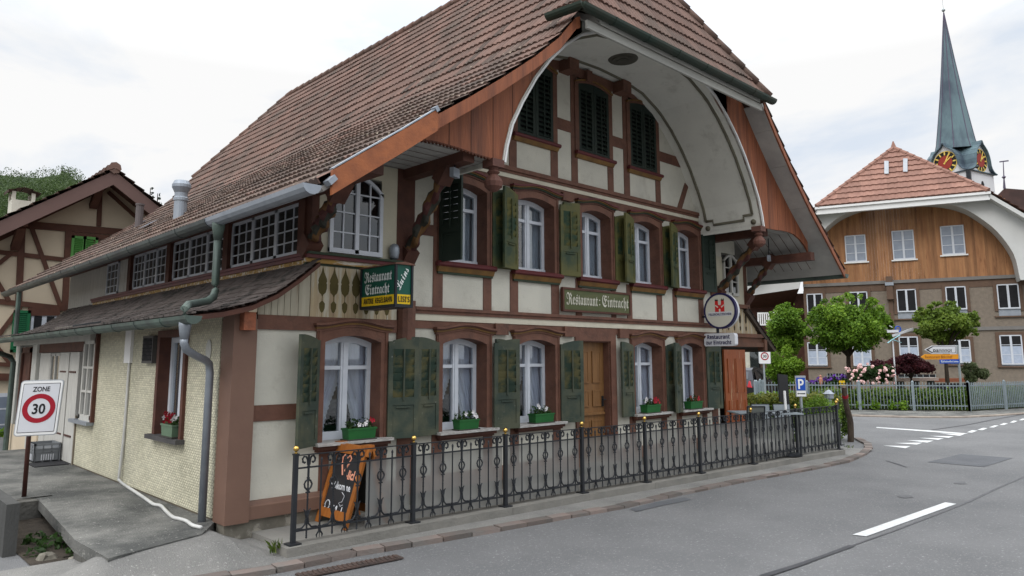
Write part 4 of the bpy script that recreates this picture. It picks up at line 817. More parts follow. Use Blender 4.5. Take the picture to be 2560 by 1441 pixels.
# purlin beams, twisted brackets, turned pendants
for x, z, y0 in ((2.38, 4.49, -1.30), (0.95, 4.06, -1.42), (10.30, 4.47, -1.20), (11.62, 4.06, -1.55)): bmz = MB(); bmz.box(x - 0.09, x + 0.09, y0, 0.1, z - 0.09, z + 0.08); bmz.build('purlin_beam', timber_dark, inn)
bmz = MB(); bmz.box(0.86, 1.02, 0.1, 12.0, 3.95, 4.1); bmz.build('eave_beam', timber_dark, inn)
twist = [dark_green_paint, red_paint, ochre, timber_dark]
twist_m = [mat('bracket_green', (0.040, 0.040, 0.030), (0.03, 0.03, 0.024), 0.7), mat('bracket_red', (0.085, 0.028, 0.024), (0.06, 0.022, 0.02), 0.7), mat('bracket_ochre', (0.15, 0.075, 0.025), (0.10, 0.05, 0.02), 0.7), timber_dark]
def bracket(x, y0, z0, y1, z1, r=0.072):
    mb = MB(); a = Vector((x, y0, z0)); b_ = Vector((x, y1, z1)); d = b_ - a; L_ = d.length; d.normalize(); sx = Vector((1, 0, 0)); u = sx.cross(d)
    n = 26; ns_ = 12; pts = []
    for i in range(n + 1):
        t_ = i / n; c = a + d * (L_ * t_); bul = r * (0.95 + 0.22 * math.sin(math.pi * t_) + 0.0); row = []
        for j in range(ns_):
            th = 2 * math.pi * j / ns_; lobes = 1 + 0.26 * math.cos(2 * (th - t_ * 2 * math.pi * 1.6))
            wob = 1 + 0.10 * math.cos(t_ * math.pi * 13)
            row.append(c + (sx * math.cos(th) + u * math.sin(th)) * bul * lobes * wob)
        pts += row
    for i in range(n):
        for j in range(ns_):
            th = 2 * math.pi * (j + .5) / ns_; k = int(((th - i / n * 2 * math.pi * 1.6) / (2 * math.pi) * 6 + i * 0.5)) % 3
            mb.f.append([i * ns_ + j, i * ns_ + (j + 1) % ns_, (i + 1) * ns_ + (j + 1) % ns_, (i + 1) * ns_ + j]); mb.m.append(k); mb.t.append(0.5)
    mb.v = [tuple(p) for p in pts]
    e = a - d * 0.18; mb.bar(e, a + d * 0.05, 0.20, 0.20, (1, 0, 0), 3); mb.bar(b_ - d * 0.05, b_ + d * 0.25, 0.18, 0.2, (1, 0, 0), 3)
    return mb.build('carved_bracket', twist_m, inn, smooth=False)
bracket(2.40, -0.03, 3.40, -0.74, 4.28); bracket(0.93, -0.06, 3.36, -0.60, 3.86); bracket(10.42, -0.05, 3.36, -0.86, 4.22); bracket(11.62, -0.06, 3.32, -0.55, 3.95, 0.06)
def pendant(x, z):
    mb = MB(); y = YB + 0.06; mb.box(x - 0.10, x + 0.10, y - 0.1, y + 0.1, z - 0.04, z + 0.06); mb.lathe([(0.075, 0), (0.06, -0.05), (0.085, -0.08), (0.055, -0.11), (0.10, -0.16), (0.125, -0.21), (0.115, -0.27), (0.06, -0.32), (0.0, -0.34)][::-1], (x, y, z - 0.02), 12); return mb.build('turned_pendant', mat('pendant_brown', (0.15, 0.066, 0.048), (0.10, 0.046, 0.036), 0.7, 6), inn)
pendant(2.76, 4.42); pendant(9.74, 4.42)
# eave soffits (white boards) on both sides of the arch
for sgn, P in ((1, PL), (-1, PR)):
    so = MB(); xw = [0.5, 1.0, 1.5, 2.0, 2.9]
    for a, b_ in zip(xw[:-1], xw[1:]):
        za, zb = (min(interp_prof(PL, v) - 0.13, 4.53) for v in (a, b_)); xa, xb = (a, b_) if sgn == 1 else (2 * CX - a, 2 * CX - b_)
        so.add([(xa, YB + 0.03, za), (xb, YB + 0.03, zb), (xb, 0.0, zb), (xa, 0.0, za)] + [(xa, YB + 0.03, za + 0.02), (xb, YB + 0.03, zb + 0.02), (xb, 0.0, zb + 0.02), (xa, 0.0, za + 0.02)], [(0, 1, 2, 3), (4, 5, 6, 7)])
    for y in np.arange(-1.25, 0, 0.2):
        for a, b_ in zip(xw[:-1], xw[1:]):
            za, zb = (min(interp_prof(PL, v) - 0.134, 4.526) for v in (a, b_)); xa, xb = (a, b_) if sgn == 1 else (2 * CX - a, 2 * CX - b_)
            so.add([(xa, y, za), (xb, y, zb), (xb, y + 0.012, zb), (xa, y + 0.012, za)], [(0, 1, 2, 3)], 1)
    so.build('eave_soffit', [soffit_board, timber_dark], inn)

# --- windows of the front
def curtain_mesh(x0, x1, z0, z1, y, kind):
    mb = MB(); xc = (x0 + x1) / 2; W2 = (x1 - x0) / 2
    for sgn in (1, -1):
        nx_, nz_ = 26, 14; P = []
        for j in range(nz_ + 1):
            t_ = j / nz_; z = z1 + (z0 - z1) * t_
            if kind == 'swept': in_ = 0.02 + 0.62 * S((t_ - 0.22) / 0.75)
            elif kind == 'straight': in_ = 0.06
            else: in_ = 0.30
            xin = xc - sgn * W2 * in_; xo = xc - sgn * W2 if sgn == 1 else xc + W2 + 0.22
            P.append([(xo + (xin - xo) * i / nx_, y + 0.013 * math.sin(i * 1.55 + sgn + 0.6 * math.sin(t_ * 5)) + 0.006 * math.sin(i * 3.7), z) for i in range(nx_ + 1)])
        for j in range(nz_): mb.strip(P[j], P[j + 1])
        if kind == 'swept':
            A = []; B = []
            for j in range(nz_ * 3 + 1):
                t_ = j / (nz_ * 3); q = t_ * nz_; i = min(int(q), nz_ - 1); p = Vector(P[i][-1]).lerp(Vector(P[i + 1][-1]), q - i)
                A.append(p + Vector((-sgn * 0.008, -0.01, 0))); B.append(p + Vector((sgn * (0.032 + 0.012 * (j % 2)), -0.012 - 0.008 * (j % 2), -0.004)))
            mb.strip(A, B, 1)
    return mb
def make_window(a, b_, zs, zt, style, curtain_kind, transom, head_mats, parent):
    x0, x1 = a + 0.11, b_ - 0.11; Y0, Y1 = 0.20, 0.25; spring = zt - 0.205; rise = 0.085; fz = zs + 0.07
    fr = MB(); arc = arc_pts(x0 + .002, x1 - .002, spring - .004, rise, 12); xc = (x0 + x1) / 2
    lo = [(x, z - 0.075) for x, z in arc]; fr.ribbon(lo, [(x, z + 0.03) for x, z in arc], Y0, Y1)
    fr.box(x0 + .002, x0 + 0.06, Y0 + .001, Y1 - .002, fz, spring + 0.02); fr.box(x1 - 0.06, x1 - .002, Y0 + .001, Y1 - .002, fz, spring + 0.02); fr.box(x0 + .003, x1 - .003, Y0 - 0.02, Y1, fz - 0.04, fz + 0.06)
    fr.box(xc - 0.052, xc - 0.004, Y0 - 0.012, Y1, fz + 0.06, spring + rise - 0.075); fr.box(xc + 0.004, xc + 0.052, Y0 - 0.012, Y1, fz + 0.06, spring + rise - 0.075)
    fr.box(xc - 0.022, xc + 0.022, Y0 - 0.022, Y0 - 0.012, fz + 0.06, spring + rise - 0.08)
    fr.box(x0 + 0.06, xc - 0.052, Y0 - 0.004, Y1, transom - 0.024, transom + 0.024); fr.box(xc + 0.052, x1 - 0.06, Y0 - 0.004, Y1, transom - 0.024, transom + 0.024)
    win = fr.build('window', white_frame, parent)
    cs = MB(); cs.box(a, x0, -0.035, Y1, zs, spring); cs.box(x1, b_, -0.035, Y1, zs, spring)
    cs.box(a + 0.018, a + 0.05, -0.048, -0.035, zs, zt - 0.04); cs.box(b_ - 0.05, b_ - 0.018, -0.048, -0.035, zs, zt - 0.04)
    n = 16; xs_ = sorted([a + (b_ - a) * i / n for i in range(n + 1)] + [x0, x1])
    lo = []
    for x in xs_:
        t_ = (x - x0) / (x1 - x0); lo.append((x, spring + rise * (1 - (2 * t_ - 1) ** 2) if 0 < t_ < 1 else spring))
    S_ = lambda x: 0.065 * (0.5 - 0.5 * math.cos(2 * math.pi * min(1, max(0, (x - a) / (b_ - a))))) ** 0.9
    base = [(x, zt - 0.075 + S_(x)) for x in xs_]; cs.ribbon(lo, base, -0.035, Y1)
    prev = base
    for k, (th, y) in enumerate(((0.028, -0.052), (0.024, -0.072), (0.018, -0.092), (0.028, -0.112))):
        nxt = [(x, z + th) for x, z in prev]
        e = -0.02 - 0.012 * k; pp = [(a + e, prev[0][1])] + prev[1:-1] + [(b_ - e, prev[-1][1])]; nn_ = [(a + e, nxt[0][1])] + nxt[1:-1] + [(b_ - e, nxt[-1][1])]
        cs.ribbon(pp, nn_, y, 0.0, head_mats[k]); prev = nxt
    cs.build('casing', [timber, ochre, red_paint, timber_dark, dark_green_paint], win)
    sl = MB()
    if style == 'ground':
        sl.box(a - 0.01, b_ + 0.03, -0.16, Y0, zs + 0.0, zs + 0.035, 0); sl.box(a + 0.01, b_ + 0.01, -0.12, 0.0, zs - 0.045, zs, 1); sl.box(a + 0.03, b_ - 0.01, -0.085, 0.0, zs - 0.075, zs - 0.045, 1)
        sl.build('window_sill', [sill_white, timber_dark], win)
    else:
        sl.tube([(a - 0.03, -0.075, zs + 0.01), (b_ + 0.03, -0.075, zs + 0.01)], 0.042, 8, 0); sl.box(a - 0.025, b_ + 0.025, -0.06, Y0, zs - 0.02, zs + 0.035, 0)
        sl.prism([(-0.085, zs - 0.025), (0, zs - 0.025), (0, zs - 0.10), (-0.05, zs - 0.10)], 'x', a - 0.01, b_ + 0.01, 1); sl.box(a, b_, -0.045, 0, zs - 0.13, zs - 0.10, 2)
        sl.build('window_sill', [red_paint, ochre, dark_green_paint], win)
    gl = MB(); gl.box(x0 + 0.05, x1 - 0.05, 0.225, 0.229, fz + 0.05, spring + 0.03); gl.build('glass', glass, win)
    cm_ = curtain_mesh(x0 + 0.03, x1 - 0.03, fz + 0.03, spring + 0.06, 0.31, curtain_kind); cm_.build('curtain', [curtain if curtain_kind == 'swept' else curtain_grey, curtain_frill], win)
    return win
for i, (a, b_) in enumerate(GW): make_window(a, b_, GZ[0], GZ[1], 'ground', 'swept', 1.84, (0, 1, 3, 0), inn)
for i, (a, b_) in enumerate(UW): make_window(a, b_, UZ[0], UZ[1], 'upper', ('straight', 'open', 'straight', 'straight', 'straight')[i], 4.17, (3, 4, 1, 2), inn)
# --- shutters
def shutter(hx, side, phi, zs, zt, m, w=0.42, hy=-0.05, gap=False, rod=True, rise=0.075):
    mb = MB(); T = 0.018; z0, z1 = zs, zt; st = 0.062; zm = z0 + (z1 - z0) * (0.36 if not gap else 0.0)
    top = lambda u: z1 - rise + rise * (1 - (1 - u / w) ** 2)
    mb.box(0, st, -T, T, z0, top(st * .5) - 0.0); mb.box(w - st, w, -T, T, z0, top(w) - 0.004)
    n = 6; us = [st + (w - 2 * st) * i / n for i in range(n + 1)]
    mb.ribbon([(u, z1 - rise - 0.09) for u in us], [(u, top(u)) for u in us], -T, T)
    mb.box(st, w - st, -T, T, z0, z0 + 0.075)
    if not gap:
        mb.box(st, w - st, -T, T, zm - 0.05, zm + 0.05); mb.box(st, w - st, -0.008, 0.008, z0 + 0.075, zm - 0.05)
        for s_ in (-1, 1): mb.box(st + 0.05, w - st - 0.05, s_ * T, s_ * (T + 0.012), zm - 0.085, zm - 0.068)
        lo = zm + 0.05
    else: lo = z0 + 0.075
    hi = z1 - rise - 0.09; k = max(3, round((hi - lo) / (0.098 if not gap else 0.085)))
    for i in range(k):
        zc = lo + (hi - lo) * (i + 0.5) / k; hh = (hi - lo) / k * (0.515 if not gap else 0.36); dy = 0.024
        mb.prism([(-dy, zc - hh), (-dy + 0.012, zc - hh), (dy, zc + hh), (dy - 0.012, zc + hh)], 'x', st, w - st, 1)
    if rod:
        for s_ in (-1, 1): mb.box(w / 2 - 0.010, w / 2 + 0.010, s_ * T, s_ * (T + 0.018), lo - 0.04, hi)
    else: mb.box(w / 2 - 0.012, w / 2 + 0.012, -T, T, lo, hi)
    p = math.radians(phi)
    if side == 'L': M_ = Matrix.Translation((hx, hy, 0)) @ Matrix.Rotation(-p, 4, 'Z')
    else: M_ = Matrix.Translation((hx, hy, 0)) @ Matrix.Rotation(p, 4, 'Z') @ Matrix.Scale(-1, 4, (1, 0, 0))
    mb.xform(M_); return mb.build('shutter', [m, louvre_ground if m is shut_ground else louvre_upper if m is shut_upper else m], inn)
GS = [(1.08, 'L', 150, -.05), (2.07, 'R', 166, -.07), (2.91, 'L', 170, -.05), (3.91, 'R', 163, -.09), (4.39, 'L', 178, -.05), (5.39, 'R', 161, -.06), (7.32, 'L', 172, -.06), (8.35, 'R', 178, -.05), (8.79, 'L', 162, -.10), (9.76, 'R', 168, -.06)]
for hx, s_, p, hy in GS: shutter(hx, s_, p, 0.93, 2.24, shut_ground, hy=hy)
US = [(2.91, 'L', 82, -.05), (3.91, 'R', 178, -.05), (4.39, 'L', 163, -.10), (5.40, 'R', 171, -.08), (5.92, 'L', 178, -.05), (6.88, 'R', 178, -.05), (7.38, 'L', 164, -.10), (8.38, 'R', 178, -.05), (8.80, 'L', 163, -.10), (9.76, 'R', 172, -.06)]
for i, (hx, s_, p, hy) in enumerate(US): shutter(hx, s_, p, 3.30, 4.55, shut_dark if i in (0, 9) else shut_upper, hy=hy)
for a, b_ in AW:
    w_ = (b_ - a - 0.16) / 2; mm = MATS.get('attic_shutter_paint') or mat('attic_shutter_paint', (0.012, 0.022, 0.018), (0.020, 0.030, 0.022), 0.6)
    shutter(a + 0.08, 'L', 0, AZ[0] + 0.02, AZ[1] - 0.06, mm, w=w_ - 0.004, hy=-0.01, gap=True, rod=False); shutter(b_ - 0.08, 'R', 0, AZ[0] + 0.02, AZ[1] - 0.06, mm, w=w_ - 0.004, hy=-0.01, gap=True, rod=False)
    bk_ = MB(); bk_.box(a + 0.03, b_ - 0.03, 0.10, 0.13, AZ[0] - 0.02, AZ[1] - 0.03); bk_.build('attic_dark_backing', dark, inn)  # dark panel added behind the shutters so the slat gaps stay dark
    hm = MB(); hm.box(a - 0.02, a + 0.08, -0.03, 0.03, AZ[0], AZ[1] - 0.14); hm.box(b_ - 0.08, b_ + 0.02, -0.03, 0.03, AZ[0], AZ[1] - 0.14)
    ar = [(a - 0.02 + (b_ - a + 0.04) * i / 10, AZ[1] - 0.14 + 0.11 * (1 - (2 * i / 10 - 1) ** 2)) for i in range(11)]
    hm.ribbon([(x, z - 0.035) for x, z in ar], [(x, z + 0.005) for x, z in ar], -0.035, 0.03); hm.ribbon([(x, z + 0.005) for x, z in ar], [(x, z + 0.035) for x, z in ar], -0.06, 0.03, 1)
    hm.tube([(a - 0.04, -0.07, AZ[0] - 0.01), (b_ + 0.04, -0.07, AZ[0] - 0.01)], 0.035, 8, 2); hm.prism([(-0.085, AZ[0] - 0.035), (0, AZ[0] - 0.035), (0, AZ[0] - 0.10), (-0.04, AZ[0] - 0.10)], 'x', a - 0.02, b_ + 0.02, 1); hm.box(a - 0.03, b_ + 0.03, -0.055, 0.0, AZ[0] - 0.035, AZ[0] + 0.02, 2)
    hm.build('attic_window_frame', [timber, ochre, red_paint], inn)
# --- front door
fd = MB(); fd.box(5.97, 6.71, 0.13, 0.16, 0.12, 2.22)
def panel(x0, x1, z0, z1):
    fd.box(x0, x1, 0.118, 0.13, z0, z1); fd.box(x0 - 0.02, x0, 0.110, 0.13, z0 - 0.02, z1 + 0.02); fd.box(x1, x1 + 0.02, 0.110, 0.13, z0 - 0.02, z1 + 0.02); fd.box(x0, x1, 0.110, 0.13, z1, z1 + 0.02); fd.box(x0, x1, 0.110, 0.13, z0 - 0.02, z0)
for x0, x1 in ((6.09, 6.27), (6.41, 6.59)): panel(x0, x1, 1.55, 2.05); panel(x0, x1, 1.15, 1.38); panel(x0 - 0.04, x1 + 0.03, 0.3, 0.88)
fd.box(6.0, 6.68, 0.09, 0.13, 0.99, 1.03)
door = fd.build('front_door', door_wood, inn)
hn = MB(); hn.box(6.63, 6.67, 0.105, 0.128, 1.12, 1.30); hn.tube([(6.65, 0.128, 1.24), (6.65, 0.05, 1.24), (6.57, 0.045, 1.24)], 0.011, 6); hn.build('handle', iron, door)
# --- worn red brown door leaf at the right end
rd = MB(); RDX = (10.46, 11.34); rd.box(*RDX, -0.06, -0.02, 0.12, 2.12)
for x0, x1 in ((10.60, 10.86), (10.94, 11.22)):
    for z0, z1 in ((1.22, 1.93), (0.28, 1.06)):
        rd.box(x0, x1, -0.068, -0.06, z0, z1); rd.box(x0 - 0.025, x0, -0.078, -0.06, z0, z1); rd.box(x1, x1 + 0.025, -0.078, -0.06, z0, z1)
rd.build('side_door', red_door, inn)
# --- gallery windows of the upper floor
def lattice(x0, x1, z0, z1, cols, rows, y, parent, name, arch=0.0, m=old_white, main=0.05, bar_=0.018):
    mb = MB(); xc = (x0 + x1) / 2
    mb.box(x0, x0 + main, y - 0.03, y + 0.02, z0, z1); mb.box(x1 - main, x1, y - 0.03, y + 0.02, z0, z1); mb.box(x0, x1, y - 0.035, y + 0.02, z0 - 0.01, z0 + main)
    mb.box(xc - main * 0.55, xc + main * 0.55, y - 0.035, y + 0.02, z0, z1 + arch)
    ar = arc_pts(x0, x1, z1, arch, 8); mb.ribbon([(x, z - main) for x, z in ar], ar, y - 0.03, y + 0.02)
    for k in range(1, cols):
        if k * 2 == cols: continue
        x = x0 + (x1 - x0) * k / cols; mb.box(x - bar_ / 2, x + bar_ / 2, y - 0.02, y + 0.012, z0, z1 + arch * 0.6)
    for k in range(1, rows):
        z = z0 + (z1 + arch - z0) * k / rows; mb.box(x0, x1, y - 0.018, y + 0.010, z - bar_ / 2, z + bar_ / 2)
    w_ = mb.build(name, m, parent); gl = MB(); gl.box(x0 + 0.02, x1 - 0.02, y, y + 0.004, z0 + 0.02, z1 + arch * 0.7); gl.build('glass', glass_dark, w_)
    ct = MB(); ct.box(x0, x1, y + 0.10, y + 0.104, z0, z1 + arch); ct.build('curtain', mat('brownish_curtain', (0.12, 0.105, 0.095), (0.09, 0.085, 0.085), 0.9, 3), w_)
    return w_
lattice(1.17, 1.95, 3.28, 4.12, 4, 4, -0.03, inn, 'gallery_window', 0.20, white_frame); lattice(10.62, 11.22, 3.29, 4.02, 2, 3, -0.03, inn, 'gallery_window', 0.16, old_white)
# --- side facade: scale shingle wall, windows, door corner
sw = MB(); 
for y0, y1, z0, z1 in ((0.30, 1.27, 0.20, 2.44), (2.31, 5.22, 0.20, 2.44), (1.27, 2.31, 0.20, 0.95), (5.22, 6.26, 0.20, 0.93), (1.27, 2.31, 2.33, 2.44), (5.22, 5.24, 0.93, 2.44)): sw.box(0.02, 0.06, y0, y1, z0, z1)
sw.build('shingle_wall', scales, inn)
sb = MB(); sb.box(0.035, 0.1, 0.2, 6.3, 0.0, 0.20); sb.box(0.0, 0.03, 6.24, 6.30, 0.18, 1.0); sb.build('wall_base', mat('tan_concrete_base', (0.20, 0.17, 0.125), (0.14, 0.12, 0.095), 0.9, 3, bump=0.3), inn)
fw_ = MB(); fw_.box(-0.02, 0.22, 2.22, 2.31, 0.98, 2.24); fw_.box(-0.02, 0.22, 1.27, 1.35, 0.98, 2.24); fw_.box(-0.02, 0.22, 1.27, 2.31, 2.24, 2.33)
fw_.box(0.13, 0.19, 1.351, 1.42, 0.98, 2.239, 1); fw_.box(0.13, 0.19, 2.15, 2.219, 0.98, 2.239, 1); fw_.box(0.131, 0.189, 1.42, 2.15, 2.17, 2.239, 1); fw_.box(0.131, 0.189, 1.42, 2.15, 0.981, 1.05, 1); fw_.box(0.12, 0.18, 1.72, 1.82, 1.05, 2.17, 1)
fw_.box(-0.09, 0.20, 1.23, 2.37, 0.925, 0.98, 2)
w_ = fw_.build('side_window', [timber_dark, white_frame, mat('grey_slate_sill', (0.085, 0.08, 0.08), (0.06, 0.058, 0.058), 0.8)], inn)
gl = MB(); gl.box(0.155, 0.159, 1.4, 2.18, 1.02, 2.2); gl.build('glass', glass, w_); ct = MB(); ct.strip([(0.24 + 0.012 * math.sin(k * 1.9), 1.38 + 0.84 * k / 40, 2.2) for k in range(41)], [(0.24 + 0.012 * math.sin(k * 1.9), 1.38 + 0.84 * k / 40, 1.0) for k in range(41)]); ct.build('curtain', curtain_grey, w_)
vg = MB(); vg.box(-0.05, 0.02, 2.40, 2.82, 1.90, 2.27); v_ = vg.build('vent_grille', mat('brown_grey_vent', (0.075, 0.07, 0.068), (0.055, 0.052, 0.05), 0.6), inn)
vg = MB()
for k in range(7): vg.box(-0.056, -0.05, 2.44 + 0.052 * k, 2.445 + 0.052 * k + 0.01, 1.93, 2.24)
for k in range(6): vg.box(-0.058, -0.05, 2.43, 2.79, 1.945 + 0.05 * k, 1.96 + 0.05 * k)
vg.build('louvre', dark, v_)
vd = MB(); vd.lathe([(0.07, 0), (0.075, 0.01), (0.06, 0.02)], (0, 0, 0), 16); vd.xform(Matrix.Translation((0.02, 0.62, 2.06)) @ Matrix.Rotation(-math.pi / 2, 4, 'Y') @ Matrix.Scale(1.7, 4, (1, 0, 0))); vd.build('round_vent', grey_paint, inn)
nw = MB(); Y0, Y1 = 5.24, 5.95
nw.box(-0.03, 0.04, Y0, Y0 + 0.07, 0.98, 2.30); nw.box(-0.03, 0.04, Y1 - 0.07, Y1, 0.98, 2.30); nw.box(-0.03, 0.04, Y0, Y1, 2.21, 2.30); nw.box(-0.03, 0.04, Y0, Y1, 0.95, 1.05); nw.box(-0.035, 0.03, 5.57, 5.63, 1.05, 2.21)
for z in (1.43, 1.82): nw.box(-0.03, 0.03, Y0 + 0.07, Y1 - 0.07, z - 0.018, z + 0.018)
w_ = nw.build('narrow_window', old_white, inn); gl = MB(); gl.box(0.0, 0.004, Y0 + 0.05, Y1 - 0.05, 1.0, 2.25); gl.build('glass', glassmat('pale_reflecting_glass', (0.5, 0.52, 0.55), 0.25, 0.1), w_); ct = MB(); ct.box(0.06, 0.064, Y0 + 0.06, Y1 - 0.06, 1.0, 2.25); ct.build('curtain', curtain_grey, w_)
sl = MB(); sl.box(-0.09, 0.02, 5.20, 6.33, 0.90, 0.955); sl.build('window_sill', zinc, w_)
nf = MB(); nf.box(-0.035, 0.05, 5.17, 5.24, 0.95, 2.40); nf.build('casing', timber_dark, w_)
# porch corner: white boarded wall, door leaves, brown lintel
pw = MB(); pw.box(0.06, 0.12, 6.30, 11.7, 0.18, 2.46); pw.box(-0.06, 0.1, 9.35, 9.75, 0.18, 2.40); pw.box(-0.02, 0.1, 11.3, 11.7, 0.0, 2.40); pw.box(-0.10, 0.0, 5.3, 11.6, 2.26, 2.42)
pw.build('porch_wall', grey_paint, inn)
dl = MB(); dl.box(0.0, 0.05, 6.30, 6.93, 0.20, 2.08); dl.box(-0.01, 0.05, 6.96, 7.62, 0.20, 2.08); dl.box(0.0, 0.05, 7.66, 8.40, 0.20, 1.10); dl.box(0.0, 0.05, 8.44, 9.30, 0.20, 2.08)
for y in (7.66, 8.02, 8.36): dl.box(0.0, 0.05, y, y + 0.05, 1.10, 2.08)
for z in (1.10, 1.5, 2.02): dl.box(0.0, 0.05, 7.66, 8.40, z, z + 0.05)
d_ = dl.build('porch_door', old_white, inn)
hb_ = MB()
for z in (0.62, 1.72):
    for y in (6.45, 7.1): hb_.box(-0.014, 0.0, y, y + 0.45, z, z + 0.03)
hb_.build('strap_hinge', rust, d_); gl = MB(); gl.box(0.02, 0.03, 7.7, 8.38, 1.14, 2.04); gl.build('glass', glass_dark, d_)
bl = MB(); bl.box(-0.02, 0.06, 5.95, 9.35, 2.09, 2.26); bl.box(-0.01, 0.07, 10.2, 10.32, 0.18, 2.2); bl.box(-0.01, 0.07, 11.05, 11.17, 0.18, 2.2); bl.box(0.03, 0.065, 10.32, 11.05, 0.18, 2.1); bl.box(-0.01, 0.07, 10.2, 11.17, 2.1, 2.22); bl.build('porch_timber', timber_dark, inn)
bp_ = MB(); bp_.box(-0.03, 0.055, 8.9, 11.72, -0.2, 0.55); bp_.build('porch_base', beige, inn)
# upper side wall with the long row of glazed gallery windows
uw = MB(); uw.box(1.0, 1.08, 7.05, 11.95, 2.9, 4.05)
for k in range(26): uw.box(0.985, 1.0, 7.06 + 0.187 * k, 7.06 + 0.187 * k + 0.18, 2.95, 4.02)
uw.build('white_side_boarding', old_white, inn)
gf = MB(); gf.box(0.94, 1.0, 0.1, 9.3, 3.23, 3.27)
for y in (0.10, 2.42, 4.84, 6.98): gf.box(0.90, 1.0, y, y + 0.17, 3.24, 3.98)
gf.box(0.9, 1.02, 0.1, 12, 3.93, 4.02); gf.build('gallery_frame', timber_dark, inn)
for ya, yb, n_ in ((0.28, 2.42, 3), (2.60, 4.83, 3), (5.02, 6.98, 3), (7.95, 8.75, 1)):
    cw = (yb - ya) / n_
    for k in range(n_):
        y0 = ya + cw * k; y1 = y0 + cw; mb = MB()
        for y in (y0, y1 - 0.04): mb.box(0.955, 0.985, y, y + 0.04, 3.27, 3.93)
        for z in (3.27, 3.89): mb.box(0.955, 0.985, y0, y1, z, z + 0.04)
        for j in (1, 2): yy = y0 + (y1 - y0) * j / 3; mb.box(0.962, 0.98, yy - 0.008, yy + 0.008, 3.27, 3.93)
        for j in (1, 2, 3): z = 3.29 + 0.62 * j / 4; mb.box(0.962, 0.98, y0, y1, z - 0.008, z + 0.008)
        w_ = mb.build('gallery_side_window', white_frame, inn); gl = MB(); gl.box(0.972, 0.976, y0 + 0.02, y1 - 0.02, 3.29, 3.91); gl.build('glass', glass_dark, w_)
# downpipes and pipe run on the lean-to
dp = MB(); gx_ = -0.03
dp.lathe([(0.044, -0.22), (0.075, -0.05), (0.075, 0.0)], (gx_, 0.42, 3.55), 10)
def eprof(x): return interp_prof(LT, x)
pts = [(gx_, 0.42, 3.35), (gx_, 0.42, 2.82), (gx_ - 0.01, 0.38, 2.74), (gx_ - 0.06, 0.30, 2.66), (-0.20, 0.16, 2.60), (-0.36, 0.04, 2.56), (-0.50, -0.08, 2.53), (-0.56, -0.14, 2.48), (-0.56, -0.16, 2.40)]
dp.tube(pts, 0.044, 10); dp.build('downpipe', patina, inn, smooth=True)
dp = MB(); dp.lathe([(0.045, -0.2), (0.065, -0.06), (0.065, 0.0)], (-0.54, -0.13, 2.36), 10)
dp.tube([(-0.54, -0.13, 2.18), (-0.54, -0.13, 2.12), (-0.50, -0.10, 2.05), (-0.34, 0.06, 1.99), (-0.18, 0.2, 1.94), (-0.11, 0.27, 1.90), (-0.085, 0.30, 1.80), (-0.085, 0.30, 0.17)], 0.043, 10); dp.build('downpipe', zinc, inn, smooth=True)
dp = MB(); dp.tube([(gx_, 11.9, 3.50), (gx_, 11.9, 2.5)], 0.05, 8); dp.build('downpipe', patina, inn)
dp = MB(); dp.tube([(-0.54, 10.95, 2.36), (-0.54, 10.95, 2.2), (-0.5, 10.98, 2.12), (-0.2, 11.25, 2.02), (-0.12, 11.3, 1.9), (-0.12, 11.3, -0.1)], 0.055, 8); dp.build('downpipe', patina, inn)
wh = MB(); wh.box(-0.02, 0.02, 3.45, 3.73, 1.90, 2.40); wh.build('pipe_cover', bright_white, inn)
hp = MB(); PP = [(0.0, 3.52, 1.90), (0.0, 3.53, 0.9), (-0.02, 3.55, 0.32), (-0.03, 3.5, 0.25)] + [tuple(wz(x, y, 0.20)) for x, y in ((312, 1213), (335, 1228), (362, 1246), (384, 1261), (402, 1265), (416, 1279), (432, 1293), (450, 1298), (466, 1303), (482, 1314), (503, 1319))]
def smooth_path(P, k=4):
    P = [Vector(p) for p in P]; o = []
    for i in range(len(P) - 1):
        p0, p1, p2, p3 = P[max(0, i - 1)], P[i], P[i + 1], P[min(len(P) - 1, i + 2)]
        for j in range(k):
            t_ = j / k; o.append(0.5 * ((2 * p1) + (p2 - p0) * t_ + (2 * p0 - 5 * p1 + 4 * p2 - p3) * t_ ** 2 + (3 * p1 - p0 - 3 * p2 + p3) * t_ ** 3))
    return o + [P[-1]]
hp.tube(smooth_path(PP), 0.020, 8); setprops(hp.build('conduit_hose', pvc, smooth=True), 'white plastic conduit hose running down the shingle wall and along the forecourt', 'hose')
# floodlights under the eaves
for (x, y, z, rot, nm) in ((2.36, -1.05, 4.30, 0.5, 'floodlight under the left eave beam'), (11.0, -0.9, 4.02, -0.4, 'floodlight on a dark rod under the right eave')):
    t_ = thing('floodlight', 'small grey ' + nm, 'floodlight', (x, y, z)); mb = MB(); mb.bar((x - 0.07, y - 0.02, z), (x + 0.07, y + 0.03, z), 0.06, 0.12); mb.build('lamp_housing', zinc, t_)
    mb = MB(); mb.tube([(x, y, z + 0.06), (x, y, z + 0.42)], 0.012, 6); mb.build('rod', iron, t_)
t_ = thing('dome_lamp', 'small grey dome lamp beside the gallery post above the green box sign', 'lamp', (2.12, -0.06, 3.3)); mb = MB(); mb.lathe([(0.055, 0), (0.06, 0.04), (0.07, 0.08), (0.07, 0.14), (0.05, 0.18), (0.02, 0.2)], (2.12, -0.08, 3.27), 12); mb.build('lamp_dome', zinc, t_, smooth=True); mb = MB(); mb.box(2.09, 2.15, -0.1, -0.02, 3.245, 3.27); mb.build('base', iron, t_)
mb = MB(); mb.box(10.0, 10.09, -0.10, -0.02, 2.72, 3.05); mb.box(10.01, 10.08, -0.11, -0.03, 2.60, 2.71); setprops(mb.build('control_box', zinc), 'grey electrical box on the wall left of the round sign', 'electrical box')

